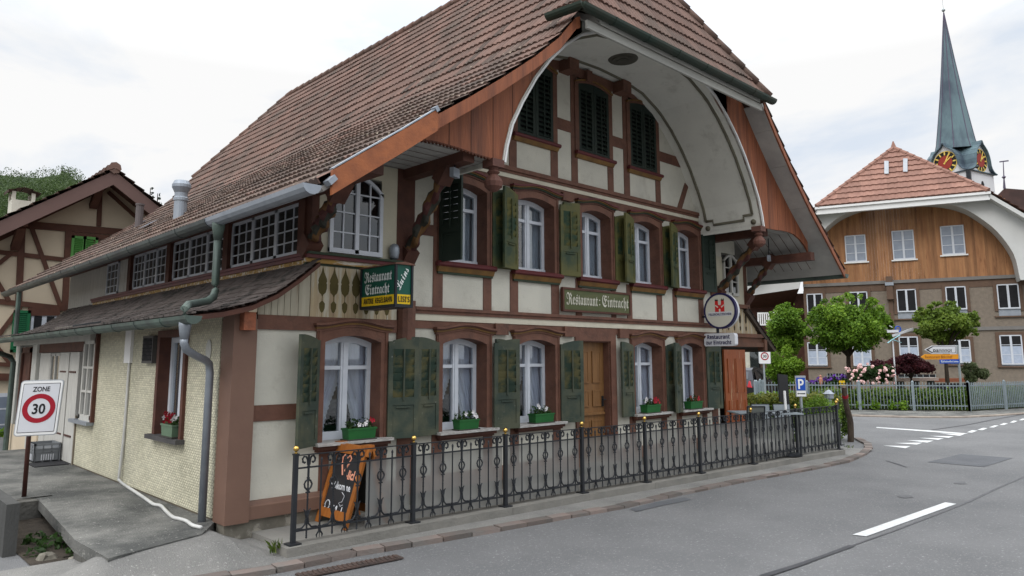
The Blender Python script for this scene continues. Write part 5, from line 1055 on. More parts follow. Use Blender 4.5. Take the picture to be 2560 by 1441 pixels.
# ------------------------------------------------------------------ signs on the inn
t = thing('box_sign', 'green and yellow box sign with white blackletter hanging off the left gallery', 'sign', (1.6, -0.1, 2.59))
XA, XB, YA, YB_, Z0, Z1 = 1.60, 1.835, -0.13, -0.885, 2.59, 3.075
mb = MB(); mb.box(XA + 0.004, XB - 0.004, YB_ + 0.004, YA, Z0, Z1); mb.build('sign_box', sign_green, t)
mb = MB(); zb = Z0 + 0.125
mb.box(XA - 0.001, XA + 0.01, YB_ + 0.03, YA, Z0 + 0.01, zb); mb.box(XA + 0.022, XB - 0.022, YB_ - 0.001, YB_ + 0.01, Z0 + 0.01, zb); mb.build('yellow_band', sign_yellow, t)
mb = MB(); k = 0.014
for x, y in ((XA, YB_), (XB, YB_), (XA, YA), (XB, YA)): mb.box(x - k, x + k, y - k, y + k, Z0 - 0.01, Z1)
mb.box(XA - 0.012, XB + 0.012, YB_ - 0.012, YA + 0.012, Z0 - 0.03, Z0 + 0.002); mb.build('sign_frame', iron, t)
mb = MB(); mb.prism([(XA - 0.03, Z1), (XB + 0.03, Z1), (XB + 0.02, Z1 + 0.015), ((XA + XB) / 2, Z1 + 0.035), (XA - 0.02, Z1 + 0.015)], 'y', YB_ - 0.03, YA + 0.03); mb.build('sign_roof', timber, t)
mb = MB()
for z in (Z0 + 0.06, Z1 - 0.1): mb.box(1.68, 1.75, YA, 0.0, z - 0.012, z + 0.012)
mb.build('wall_bracket', iron, t)
yc = (YA + YB_) / 2; ux, uz = (0, -1, 0), (0, 0, 1)
mb = MB(); text_mb(mb, FRAK('Reſtaurant').replace('ſ', chr(0x1D58B)) if False else FRAK('Restaurant'), (XA - 0.003, yc, Z1 - 0.18), ux, uz, 0.135, 0.60); text_mb(mb, FRAK('Eintracht'), (XA - 0.003, yc + 0.01, Z1 - 0.335), ux, uz, 0.13, 0.53)
text_mb(mb, SCRIPT('Luins'), ((XA + XB) / 2 - 0.06, YB_ - 0.003, Z1 - 0.315), (0.45, 0, 0.89), (-0.89, 0, 0.45), 0.10, 0.29, align='L'); mb.build('white_lettering', letter_white, t)
mb = MB(); text_mb(mb, BOLD('ANTIKE  KEGELBAHN'), (XA - 0.004, yc, Z0 + 0.035), ux, uz, 0.068, 0.62); text_mb(mb, BOLD("LISI'S"), ((XA + XB) / 2, YB_ - 0.004, Z0 + 0.035), (1, 0, 0), uz, 0.068, 0.165); mb.build('black_lettering', black_paint, t)
# painted board with fraktur
t = thing('inn_board', 'long olive wooden board with cream blackletter under the middle upper window', 'sign', (6.3, -0.05, 2.72))
mb = MB(); mb.box(5.46, 7.22, -0.085, -0.05, 2.735, 3.085); mb.build('painted_board', sign_olive, t)
mb = MB(); mb.box(5.43, 7.25, -0.10, -0.04, 3.075, 3.11); mb.box(5.43, 7.25, -0.10, -0.04, 2.71, 2.745); mb.box(5.43, 5.465, -0.099, -0.04, 2.745, 3.075); mb.box(7.215, 7.25, -0.099, -0.04, 2.745, 3.075); mb.build('board_frame', timber_dark, t)
mb = MB(); text_mb(mb, FRAK('Restaurant'), (5.92, -0.09, 2.83), (1, 0, 0), uz, 0.20, 0.80); text_mb(mb, ':', (6.37, -0.09, 2.85), (1, 0, 0), uz, 0.10); text_mb(mb, FRAK('Eintracht'), (6.81, -0.09, 2.83), (1, 0, 0), uz, 0.20, 0.74); mb.build('lettering', letter_cream, t)
# round beer sign and the box below
RX, RY, RZ, RR = 9.70, -0.455, 2.88, 0.36
t = thing('round_sign', 'round cream lightbox sign with red castle emblem and navy rim at the right corner', 'sign', (RX, RY, RZ - 0.36))
def disc(mb, r0, r1, xa, xb, mi=0, n=40):
    c = [(math.cos(2 * math.pi * i / n), math.sin(2 * math.pi * i / n)) for i in range(n)]
    if r0 <= 0: mb.prism([(RY + r1 * a_, RZ + r1 * b_) for a_, b_ in c], 'x', xa, xb, mi)
    else:
        for i in range(n):
            (a0, b0), (a1, b1) = c[i], c[(i + 1) % n]; mb.prism([(RY + r0 * a0, RZ + r0 * b0), (RY + r1 * a0, RZ + r1 * b0), (RY + r1 * a1, RZ + r1 * b1), (RY + r0 * a1, RZ + r0 * b1)], 'x', xa, xb, mi)
mb = MB(); disc(mb, 0, RR * 0.90, RX - 0.012, RX + 0.10); mb.build('sign_face', sign_cream, t)
mb = MB(); disc(mb, RR * 0.90, RR, RX - 0.02, RX + 0.06); mb.build('navy_rim', navy, t)
mb = MB(); disc(mb, RR * 0.88, RR * 0.99, RX + 0.06, RX + 0.13); mb.build('white_back_rim', sign_white, t)
mb = MB(); mb.tube([(RX + 0.05, RY + 0.1, RZ - RR + 0.02), (RX + 0.05, RY + 0.1, RZ - RR - 0.14)], 0.03, 8); mb.tube([(RX + 0.06, RY + 0.2, RZ - 0.1), (RX + 0.06, 0.0, RZ - 0.1)], 0.02, 8); mb.build('mount', iron, t)
P2 = lambda a_, b_: (RX - 0.014, RY - a_, RZ + b_)           # a_ to the right seen from the left side
def eflat(mb, pts, x_off=0.0):
    n = len(pts); mb.add([(RX - 0.0135 - x_off, RY - a_, RZ + b_) for a_, b_ in pts], [tuple(range(n))])
mb = MB()
for s_ in (-1, 1):
    eflat(mb, [(s_ * 0.015, -0.02), (s_ * 0.105, -0.02), (s_ * 0.105, 0.16), (s_ * 0.10, 0.20), (s_ * 0.035, 0.20), (s_ * 0.032, 0.13), (s_ * 0.015, 0.11)])
eflat(mb, [(-0.02, 0.02), (0.02, 0.02), (0.02, 0.115), (-0.02, 0.115)], 0.0004)
mb.build('castle_emblem', bright_red, t)
mb = MB()
for s_ in (-1, 1): eflat(mb, [(s_ * 0.03, 0.085), (s_ * 0.10, 0.125), (s_ * 0.10, 0.10), (s_ * 0.04, 0.06)], 0.001)
eflat(mb, [(-0.018, -0.02), (0.018, -0.02), (0.018, 0.03), (0.0, 0.045), (-0.018, 0.03)], 0.001); mb.build('emblem_light_parts', sign_cream, t)
mb = MB()
for s_ in (-1, 1):
    eflat(mb, [(s_ * 0.03, 0.20), (s_ * 0.105, 0.20), (s_ * 0.10, 0.225), (s_ * 0.035, 0.225)], 0.001)
    for q in (0.045, 0.085): eflat(mb, [(s_ * q, 0.222), (s_ * (q + 0.012), 0.222), (s_ * (q + 0.012), 0.245), (s_ * q, 0.245)], 0.001)
mb.build('tower_caps', black_paint, t)
mb = MB(); eflat(mb, [(-0.26, -0.105), (0.26, -0.105), (0.26, -0.02), (-0.26, -0.02)]); mb.build('name_strip', sign_white, t)
mb = MB(); text_mb(mb, BOLD('FELDSCHL') + 'Ö' + BOLD('SSCHEN'), (RX - 0.0135, RY, RZ - 0.09), (0, -1, 0), uz, 0.052, 0.50, bold=0.012); mb.build('navy_lettering', navy, t)
t = thing('rounded_sign', 'white rounded lightbox sign with navy lettering hanging below the round sign', 'sign', (RX, -0.41, 2.17))
def rrect(y0, y1, z0, z1, r, n=5):
    o = []
    for cy_, cz_, a0 in ((y1 - r, z1 - r, 0), (y0 + r, z1 - r, 90), (y0 + r, z0 + r, 180), (y1 - r, z0 + r, 270)):
        for k in range(n + 1): a_ = math.radians(a0 + 90 * k / n); o.append((cy_ + r * math.cos(a_), cz_ + r * math.sin(a_)))
    return o
mb = MB(); mb.prism(rrect(-0.755, -0.07, 2.18, 2.435, 0.05), 'x', RX - 0.01, RX + 0.11); mb.build('sign_body', sign_white, t)
mb = MB(); text_mb(mb, BOLD('Restaurant'), (RX - 0.0115, -0.40, 2.325), (0, -1, 0), uz, 0.080, 0.50, bold=0.015); text_mb(mb, BOLD('zur Eintracht'), (RX - 0.0115, -0.40, 2.215), (0, -1, 0), uz, 0.080, 0.56, bold=0.015); mb.build('navy_lettering', navy, t)

# ------------------------------------------------------------------ flower boxes
def planter(name, label, loc, w, d, h, mbody, flowers, axis='x', n=170, tall=0.13, group='flower boxes on the window sills'):
    t = thing(name, label, 'flower box', loc, group); x, y, z = loc; mb = MB()
    hw, hd = w / 2, d / 2
    A = [(x - hw * .94, y - hd * .9), (x + hw * .94, y - hd * .9), (x + hw * .94, y + hd * .9), (x - hw * .94, y + hd * .9)]; B = [(x - hw, y - hd), (x + hw, y - hd), (x + hw, y + hd), (x - hw, y + hd)]
    mb.add([(*p, z + 0.015) for p in A] + [(*p, z + h) for p in B], [(3, 2, 1, 0), (0, 1, 5, 4), (1, 2, 6, 5), (2, 3, 7, 6), (3, 0, 4, 7)])
    e = 0.008
    for (xa, xb, ya, yb) in ((x - hw - e, x + hw + e, y - hd - e, y - hd), (x - hw - e, x + hw + e, y + hd, y + hd + e), (x - hw - e, x - hw, y - hd, y + hd), (x + hw, x + hw + e, y - hd, y + hd)): mb.box(xa, xb, ya, yb, z + h - 0.02, z + h + 0.002)
    mb.build('box', mbody, t)
    mb = MB(); mb.box(x - hw * 1.06, x + hw * 1.06, y - hd * 1.08, y + hd * 1.08, z, z + 0.016); mb.build('saucer', saucer_m, t)
    mb = MB(); mb.box(x - hw * .97, x + hw * .97, y - hd * .95, y + hd * .95, z + h - 0.03, z + h - 0.012); mb.build('soil', soil, t)
    cs = [(x + (w * 0.42 if axis == 'x' else d * 0.1) * u, y + (d * 0.1 if axis == 'x' else d * 0.42) * u, z + h + tall * 0.30) for u in (-0.95, -0.5, 0, 0.5, 0.95)]
    leaves('plant', cs, [(0.085, 0.075, tall * 0.6)] * 5, n, 0.020, leaf_plant, t, shell=0.3)
    for nm, m, pts in flowers:
        mb = MB()
        for (u, v, zz) in pts:
            c = Vector((x + u, y + v, z + h + zz))
            for q in range(5):
                a = q * 1.2566 + random.random(); r_ = 0.022; p = c + Vector((math.cos(a) * r_, -0.010, math.sin(a) * r_)); d_ = Vector((math.cos(a), -.3, math.sin(a)))
                s_ = Vector((-math.sin(a), 0, math.cos(a))) * 0.013
                mb.add([c, p + s_, c + d_ * 0.034, p - s_], [(0, 1, 2, 3)])
        mb.build(nm, m, t)
rp = lambda n, w, zlo=0.03, zhi=0.12: [(random.uniform(-w, w), random.uniform(-0.10, 0.0), random.uniform(zlo, zhi)) for _ in range(n)]
ZS = GZ[0] + 0.036
planter('flower_box', 'green flower box with red and white blossoms on the leftmost front sill above the chalkboard', (1.66, -0.065, ZS), 0.40, 0.16, 0.145, box_green, [('white_blossoms', petal_white, rp(3, 0.15)), ('red_blossoms', petal_red, [(0.15, -0.03, 0.10), (0.17, -0.04, 0.08)])])
planter('flower_box', 'green flower box with white blossoms on the second front sill from the brown corner post', (3.40, -0.065, ZS), 0.36, 0.16, 0.145, box_green, [('white_blossoms', petal_white, [(0.08, -0.05, 0.10), (0.11, -0.06, 0.06), (-0.05, -0.05, 0.08), (0.14, -0.06, 0.03)])])
planter('flower_box', 'green flower box with white blossoms on the third front sill, left of the oak door', (4.93, -0.065, ZS), 0.42, 0.16, 0.145, box_green, [('white_blossoms', petal_white, [(-0.12, -0.04, 0.13), (-0.10, -0.05, 0.10), (0.03, -0.06, 0.06), (0.08, -0.03, 0.08)])])
planter('flower_box', 'green flower box with red and white blossoms on the sill right of the oak door', (7.80, -0.065, ZS), 0.42, 0.16, 0.15, box_green, [('white_blossoms', petal_white, [(-0.19, -0.04, 0.12), (-0.21, -0.04, 0.07), (-0.17, -0.05, 0.09)]), ('red_blossoms', petal_red, [(0.04 + 0.03 * (k % 3), -0.05, 0.05 + 0.03 * (k // 3)) for k in range(9)] + [(0.2, -0.05, 0.04), (0.17, -0.04, 0.08)])])
planter('flower_box', 'green flower box with tiny red blossoms on the sill nearest the round sign', (9.22, -0.065, ZS), 0.42, 0.16, 0.15, box_green, [('red_blossoms', petal_red, rp(7, 0.16, 0.03, 0.10))])
planter('flower_box', 'pale sage flower box with red and white blossoms on the shingle wall sill', (0.01, 1.62, 0.985), 0.16, 0.40, 0.16, box_sage, [('red_blossoms', petal_red, [(random.uniform(-0.08, -0.02), random.uniform(-0.12, 0.16), random.uniform(0.03, 0.13)) for _ in range(16)]), ('white_blossoms', petal_white, [(-0.05, 0.2, 0.07), (-0.04, 0.17, 0.10), (-0.05, -0.16, 0.08), (-0.05, -0.19, 0.10), (-0.06, -0.14, 0.06), (-0.05, 0.0, 0.13)])], axis='y')

# ------------------------------------------------------------------ wrought iron fence along the footway
fence = thing('iron_fence', 'ornate dark wrought iron fence with golden ball finials along the footway', 'fence', (0.34, -0.98, 0.09))
FPOST = [(0.34, -0.985), (1.795, -1.03), (3.18, -1.11), (4.59, -1.18), (5.93, -1.285), (7.30, -1.375), (8.84, -1.475), (10.42, -1.555), (11.98, -1.69), (12.75, -1.40)]
ZB, ZT = 0.09, 0.985
def fence_post(x, y, k=0.022):
    mb = MB(); mb.box(x - k, x + k, y - k, y + k, ZB, ZT); mb.box(x - 0.065, x + 0.065, y - 0.065, y + 0.065, ZB - 0.002, ZB + 0.014); mb.box(x - k - .006, x + k + .006, y - k - .006, y + k + .006, ZT - 0.015, ZT)
    p = mb.build('post', iron, fence)
    mb = MB(); mb.lathe([(0.014, 0), (0.018, 0.006), (0.008, 0.016), (0.014, 0.021), (0.026, 0.033), (0.031, 0.050), (0.026, 0.067), (0.012, 0.079), (0.003, 0.083)], (x, y, ZT), 12); mb.build('ball_finial', gold, p, smooth=True)
for x, y in FPOST: fence_post(x, y)
def fence_panel(a, b_, nb):
    A = Vector((*a, 0)); B = Vector((*b_, 0)); d = (B - A); L_ = d.length; d.normalize(); nn = Vector((-d.y, d.x, 0)); mb = MB()
    P = lambda u, z, o=0.0: A + d * u + nn * o + Vector((0, 0, z))
    for z, h in ((0.965, 0.010), (0.835, 0.016), (0.215, 0.018)): mb.bar(P(0.02, z), P(L_ - 0.02, z), 0.020 if z < .9 else 0.03, h)
    n = nb * 2; du = L_ / n
    for k in range(1, n):
        u = du * k; orn = k % 2 == 1
        if orn:
            mb.tube([P(u, 0.13), P(u, 0.96)], 0.009, 6); mb.bar(P(u, 0.72), P(u, 0.96), 0.024, 0.014, d)
            mb.lathe([(0.004, 0), (0.013, 0.012), (0.008, 0.022), (0.012, 0.03), (0.008, 0.04)], P(u, 0.125), 6)
            for s_ in (-1, 1):                      # C scrolls under the top rail, ring with hooks, leaf spray, curved brace
                mb.tube([P(u + s_ * x, z) for x, z in ((0.008, 0.86), (0.014, 0.91), (0.030, 0.945), (0.055, 0.948), (0.070, 0.925), (0.066, 0.895), (0.048, 0.882), (0.038, 0.893))], 0.011, 5)
                mb.tube([P(u + s_ * x, z) for x, z in ((0.0, 0.715), (0.030, 0.695), (0.042, 0.665), (0.033, 0.635), (0.010, 0.610), (0.004, 0.592), (0.022, 0.580))], 0.0105, 5)
                mb.tube([P(u + s_ * x, z) for x, z in ((0.0, 0.335), (0.014, 0.36), (0.020, 0.395), (0.040, 0.42))], [0.011, 0.013, 0.011, 0.004], 5)
                mb.tube([P(u + s_ * du * x, z) for x, z in ((0.06, 0.325), (0.14, 0.27), (0.36, 0.235), (0.70, 0.232), (0.97, 0.222))][:4] + [P(u + s_ * du * 0.98, 0.215)], 0.010, 5)
            mb.tube([P(u, 0.34), P(u, 0.40), P(u, 0.435)], [0.012, 0.010, 0.002], 5)
            mb.bar(P(u, 0.72), P(u, 0.735), 0.030, 0.022, d); mb.bar(P(u, 0.325), P(u, 0.345), 0.030, 0.022, d); mb.bar(P(u, 0.835), P(u, 0.85), 0.032, 0.024, d)
            for i in range(7): mb.bar(P(u, 0.45 + 0.02 * i), P(u, 0.462 + 0.02 * i), 0.018 if i % 2 else 0.012, 0.012, d)
        else:
            mb.tube([P(u, 0.20), P(u, 0.875)], 0.009, 6); mb.lathe([(0.006, 0), (0.014, 0.01), (0.009, 0.02), (0.016, 0.03), (0.011, 0.045), (0.002, 0.06)], P(u, 0.87), 6)
            mb.bar(P(u, 0.175), P(u, 0.24), 0.030, 0.020, d)
            for s_ in (-1, 1): mb.tube([P(u + s_ * x, z) for x, z in ((0.006, 0.18), (0.020, 0.165), (0.032, 0.145), (0.030, 0.118))], [0.010, 0.010, 0.009, 0.004], 5)
            mb.tube([P(u, 0.18), P(u, 0.115)], [0.006, 0.003], 5)
    mb.build('ornamental_panel', iron, fence)
for i in range(len(FPOST) - 1): fence_panel(FPOST[i], FPOST[i + 1], (5, 5, 5, 5, 5, 5, 6, 6, 4)[i])
for i in range(len(FPOST) - 1):
    a, b_ = Vector((*FPOST[i], 0)), Vector((*FPOST[i + 1], 0)); d = (b_ - a).normalized(); nn = Vector((-d.y, d.x, 0)) * 0.045; s0 = a + d * (0.86 if i == 0 else 0.02); mb = MB()
    mb.bar(s0 + nn + Vector((0, 0, 0.47)), b_ + nn - d * 0.02 + Vector((0, 0, 0.47)), 0.006, 0.70); mb.build('smoked_screen', screen_m, fence)

# ------------------------------------------------------------------ folding board between fence and house
ab = thing('folding_board', 'orange wooden folding chalkboard with a pink heart, standing behind the iron fence', 'chalkboard', (1.33, -0.42, 0.105))
ZF = 0.062; yL, yR = -0.09, -0.70
def aleg(xb, xt, nm, back):
    fr = MB(); P = lambda y, s: Vector((xb + (xt - xb) * s, y, ZF + 0.86 * s)); n_ = Vector((-(0.90), 0, (xt - xb))).normalized()
    for y in (yL, yR): fr.bar(P(y, 0), P(y, 1.0), 0.065, 0.035, (0, 1, 0) if False else n_)
    fr.bar(P(yL, 0.14), P(yR, 0.14), 0.035, 0.10, n_.cross(Vector((0, 1, 0)))); fr.bar(P(yL + 0.09, 0.955), P(yR - 0.09, 0.955), 0.045, 0.10, n_.cross(Vector((0, 1, 0))))
    f_ = fr.build('frame' if not back else 'rear_frame', orange_wood, ab)
    m = MB(); q = [P(yL - 0.03, 0.18), P(yR + 0.03, 0.18), P(yR + 0.03, 0.90), P(yL - 0.03, 0.90)]; m.add(q + [p - n_ * 0.012 for p in q], [(0, 1, 2, 3), (7, 6, 5, 4), (0, 4, 5, 1), (1, 5, 6, 2), (2, 6, 7, 3), (3, 7, 4, 0)]); m.build('chalk_panel', chalkboard if not back else mat('grey_board_back', (0.07, 0.07, 0.07), (0.06, 0.06, 0.06), 0.6), f_)
    return P, n_, f_
P, n_, f_ = aleg(1.11, 1.37, 'front', False); aleg(1.66, 1.41, 'back', True)
top = MB(); top.box(1.33, 1.45, yR - 0.04, yR + 0.06, ZF + 0.82, ZF + 0.90); top.box(1.33, 1.45, yL - 0.06, yL + 0.04, ZF + 0.82, ZF + 0.90); top.build('hinge_block', orange_wood, ab)
up = (P(0, 1) - P(0, 0)).normalized(); ux = Vector((0, -1, 0)); C0 = P((yL + yR) / 2, 0.53)
W_ = lambda a_, b_: C0 + ux * a_ + up * b_ - Vector((0.9, 0, -0.28)).normalized() * 0.004
mb = MB(); mb.tube([W_(a_ - 0.04, b_ + 0.235) for a_, b_ in ((0.0, -0.15), (-0.07, -0.02), (-0.09, 0.05), (-0.055, 0.085), (0.0, 0.04), (0.055, 0.085), (0.10, 0.05), (0.07, -0.02), (0.02, -0.10))], 0.010, 5)
text_mb(mb, '-lich', W_(0.14, 0.055), ux, up, 0.10, 0.22, bold=0.03, depth=0.0); mb.build('heart_drawing', chalk_pink, f_)
mb = MB(); text_mb(mb, 'willkomme', W_(0.0, -0.075), ux, up + ux * -0.35, 0.085, 0.42, bold=0.02, depth=0.0)
mb.tube([W_(a_, b_) for a_, b_ in ((0.05, -0.10), (0.12, -0.13), (0.10, -0.2), (0.04, -0.22), (0.09, -0.25), (0.13, -0.23))], 0.004, 4)
mb.tube([W_(-0.19 + 0.05 * math.cos(k * 0.63), -0.265 + 0.05 * math.sin(k * 0.63)) for k in range(11)], 0.006, 4); text_mb(mb, BOLD('M  L'), W_(0.06, -0.315), ux, up, 0.06, 0.24, depth=0.0); mb.build('chalk_writing', chalk_white, f_)

# ------------------------------------------------------------------ 30 zone sign on the left
pb = wz(60, 1242, 0.18); zs_ = thing('zone_sign', 'white ZONE 30 sign with red ring on a rusty brown pole, left foreground', 'road sign', pb)
D_ = float(AX_F @ (np.array(pb) - CAM_C)); ptop = wd(72, 1080, D_)
nrm = Vector((CAM_C[0] - pb.x, CAM_C[1] - pb.y, 0)).normalized(); rgt = Vector((0, 0, 1)).cross(nrm); rgt = -rgt if rgt.dot(Vector(AX_R)) < 0 else rgt
rot = Matrix.Rotation(math.radians(-14), 3, 'Z'); rgt = rot @ rgt; nrm = rot @ nrm
mb = MB(); mb.tube([pb, pb.lerp(ptop, 1.0) + Vector((0, 0, 0.5))], 0.028, 10); mb.build('pole', rust, zs_, smooth=True)
cS = wd(101, 1019, D_); cS = cS + nrm * 0.06; kk = D_ / CAM_F
sw_, sh_ = 93 * kk, 136 * kk
upv = (Vector((0, 0, 1)) + rgt * 0.055).normalized(); rgt2 = (rgt + Vector((0, 0, 0.02))).normalized()
def sgn_poly(w_, h_, r_, o_):
    q = []
    for cx_, cz_, a0 in ((w_ / 2 - r_, h_ / 2 - r_, 0), (-w_ / 2 + r_, h_ / 2 - r_, 90), (-w_ / 2 + r_, -h_ / 2 + r_, 180), (w_ / 2 - r_, -h_ / 2 + r_, 270)):
        for k in range(6): a_ = math.radians(a0 + 18 * k); q.append(cS + rgt2 * (cx_ + r_ * math.cos(a_)) + upv * (cz_ + r_ * math.sin(a_)) + nrm * o_)
    return q
def plate(w_, h_, r_, o0, o1, m, nm, par):
    A = sgn_poly(w_, h_, r_, o0); B = sgn_poly(w_, h_, r_, o1); n = len(A); mb = MB(); mb.add(A + B, [tuple(range(n - 1, -1, -1)), tuple(range(n, 2 * n))] + [(i, (i + 1) % n, n + (i + 1) % n, n + i) for i in range(n)]); return mb.build(nm, m, par)
plate(sw_, sh_, 0.045, -0.03, 0.0, sign_grey, 'sign_rim', zs_); plate(sw_ * 0.955, sh_ * 0.965, 0.035, 0.0, 0.004, bright_white, 'white_edge', zs_)
plate(sw_ * 0.86, sh_ * 0.88, 0.008, 0.004, 0.006, black_paint, 'black_line', zs_); plate(sw_ * 0.835, sh_ * 0.86, 0.006, 0.006, 0.0075, sign_white, 'sign_face', zs_)
def ring(r0, r1, o_, m, nm, dz):
    mb = MB(); n = 36; pt = lambda r_, a_: cS + rgt2 * (r_ * 1.0 * math.cos(a_)) + upv * (r_ * math.sin(a_) + dz) + nrm * o_
    for i in range(n):
        a0, a1 = 2 * math.pi * i / n, 2 * math.pi * (i + 1) / n; mb.add([pt(r0, a0), pt(r1, a0), pt(r1, a1), pt(r0, a1)], [(0, 1, 2, 3)])
    return mb.build(nm, m, zs_)
ring(sh_ * 0.178, sh_ * 0.262, 0.0095, sign_red, 'red_ring', -sh_ * 0.01)
mb = MB(); text_mb(mb, 'ZONE', cS + upv * sh_ * 0.295 + nrm * 0.007, rgt2, upv, sh_ * 0.085, sw_ * 0.40, bold=0.018); text_mb(mb, '30', cS - upv * sh_ * 0.105 + nrm * 0.007, rgt2, upv, sh_ * 0.18, sw_ * 0.30, bold=0.022); mb.build('black_lettering', black_paint, zs_)
# ------------------------------------------------------------------ bottle crate and door mat by the porch
cr = thing('bottle_crate', 'grey plastic stacking crate on the doormat by the white porch doors', 'crate', (-0.20, 7.1, 0.18))
mb = MB(); x0, x1, y0, y1, z0, z1 = -0.42, -0.04, 6.95, 7.50, 0.19, 0.50
mb.box(x0, x1, y0, y0 + 0.02, z0, z1 - 0.10); mb.box(x0, x1, y1 - 0.02, y1, z0, z1); mb.box(x0, x0 + 0.02, y0, y1, z0, z1); mb.box(x1 - 0.02, x1, y0, y1, z0, z1); mb.box(x0, x1, y0, y1, z0, z0 + 0.02)
mb.box(x0 - 0.012, x1 + 0.012, y0 - 0.012, y0 + 0.02, z1 - 0.03, z1); mb.box(x0 - 0.012, x0 + 0.02, y0 - 0.012, y1 + 0.012, z1 - 0.03, z1); mb.box(x1, x1 + 0.012, y0 - 0.012, y1 + 0.012, z1 - 0.03, z1)
for z in (z0 + 0.17, z0 + 0.22): mb.box(x0 - 0.010, x1 + 0.010, y0 - 0.010, y1 + 0.010, z - 0.008, z + 0.008)
for k in range(4): xx = x0 + (x1 - x0) * k / 3; mb.box(xx - 0.01, xx + 0.01, y0 - 0.010, y0, z0, z1)
for k in range(4): yy = y0 + (y1 - y0) * k / 3; mb.box(x0 - 0.010, x0, yy - 0.01, yy + 0.01, z0, z1)
mb.build('crate_body', crate_grey, cr)
mb = MB()
for k in range(6): mb.box(x0 + 0.10 + 0.035 * k, x0 + 0.115 + 0.035 * k, y0 - 0.012, y0 - 0.008, z0 + 0.03, z0 + 0.13)
for k in range(7): mb.box(x0 - 0.012, x0 - 0.008, y0 + 0.14 + 0.04 * k, y0 + 0.157 + 0.04 * k, z0 + 0.03, z0 + 0.13)
mb.build('slot', sign_white, cr); mb = MB(); mb.box(x0 + 0.03, x1 - 0.03, y0 + 0.03, y1 - 0.03, z0 + 0.03, z1 - 0.12); mb.build('dark_contents', dark, cr)
mb = MB(); mb.box(-0.52, -0.02, 6.35, 6.93, 0.18, 0.194); setprops(mb.build('doormat', mat_rubber), 'dark rubber doormat on the forecourt in front of the crate', 'doormat')
for k_, (x, y, r_) in enumerate(((-1.45, 0.75, 0.09), (-1.25, 0.45, 0.07))):
    mb = MB(); mb.lathe([(r_ * .7, -0.05), (r_, 0.0), (r_ * .8, r_ * .5), (r_ * .2, r_ * .7)], (x, y, -0.045), 9); mb.v = [(a + random.uniform(-.015, .015), b + random.uniform(-.015, .015), c + random.uniform(-.01, .01)) for a, b, c in mb.v]
    setprops(mb.build('rock', stone), ('larger tan rock lying in the hollow beside the forecourt slab', 'smaller rock nearest the slab front in the hollow')[k_], 'rock')
# weeds in the hollow, kerb tufts
leaves('ivy', [(-1.30, 1.2, 0.0), (-1.12, 0.85, 0.0), (-1.38, 1.6, -0.02), (-1.2, 0.6, -0.02), (-1.5, 1.0, -0.03), (-1.0, 1.5, -0.03)], [0.16, 0.15, 0.13, 0.12, 0.1, 0.14], 520, 0.030, leaf_plant, kind='stuff', squash=0.7)
def tuft(c, n, r, h, nm='grass_tuft', label='', m=None):
    mb = MB()
    for _ in range(n):
        a = random.uniform(0, 6.28); p = Vector(c) + Vector((random.gauss(0, r), random.gauss(0, r), 0)); hh = h * random.uniform(0.4, 1); l = Vector((math.cos(a), math.sin(a), 0)) * hh * random.uniform(0.2, 0.9); s_ = Vector((-math.sin(a), math.cos(a), 0)) * 0.007
        mb.add([p - s_, p + s_, p + l * 0.4 + Vector((0, 0, hh * .7)) + s_ * .6, p + l + Vector((0, 0, hh))], [(0, 1, 2, 3)], 0, random.random())
    return mb.build(nm, m or leaf_grass, kind='stuff')
tuft((0.20, -0.90, 0.03), 26, 0.03, 0.13); tuft((13.15, -0.75, 0.0), 160, 0.16, 0.22); tuft((13.2, -0.2, 0.0), 120, 0.2, 0.2); tuft((12.9, -1.55, 0.03), 20, 0.05, 0.07); tuft((2.6, -1.1, 0.02), 10, 0.02, 0.05)

# ------------------------------------------------------------------ corner terrace: hedge, furniture, signs, leaning post
hd_ = thing('clipped_hedge', 'low clipped hedge with yellowish top behind the terrace chairs', 'hedge', (16, 2, 0))
pts = [wd(1855, 1010, 18.0), wd(1930, 1010, 18.2), wd(2000, 1011, 18.2), wd(2050, 1012, 18.0), wd(2084, 1015, 17.8)]
cs = []; 
for a, b_ in zip(pts[:-1], pts[1:]):
    for k in range(4): p = a.lerp(b_, k / 4); cs += [(p.x, p.y, z) for z in (0.2, 0.5, 0.78)]
leaves('hedge_foliage', cs, [(0.36, 0.36, 0.26)] * len(cs), 9000, 0.035, leaf_hedge, hd_, shell=0.75)
ct_ = [(c[0], c[1], 0.92) for c in cs[::3]]; leaves('hedge_top', ct_, [(0.36, 0.36, 0.15)] * len(ct_), 4500, 0.032, leaf_hedge_y, hd_, shell=0.6)
pb_ = wd(2048, 1030, 15.6); bs = thing('feathery_bush', 'bright green feathery bush in front of the clipped hedge by the parking sign', 'bush', (pb_.x, pb_.y, 0))
cs = [wd(px, py, 15.6 + random.uniform(-.3, .3)) for px, py in ((2015, 1032), (2030, 1018), (2048, 1012), (2065, 1022), (2078, 1034), (2040, 1040), (2060, 1045), (2025, 1048))]
leaves('foliage', cs, [0.24] * len(cs), 4200, 0.03, leaf_bright, bs, shell=0.3, aspect=0.35, up=0.8)
mb = MB(); mb.tube([(pb_.x, pb_.y, 0), (pb_.x, pb_.y, 0.7)], 0.03, 6); mb.build('stem', bark, bs)
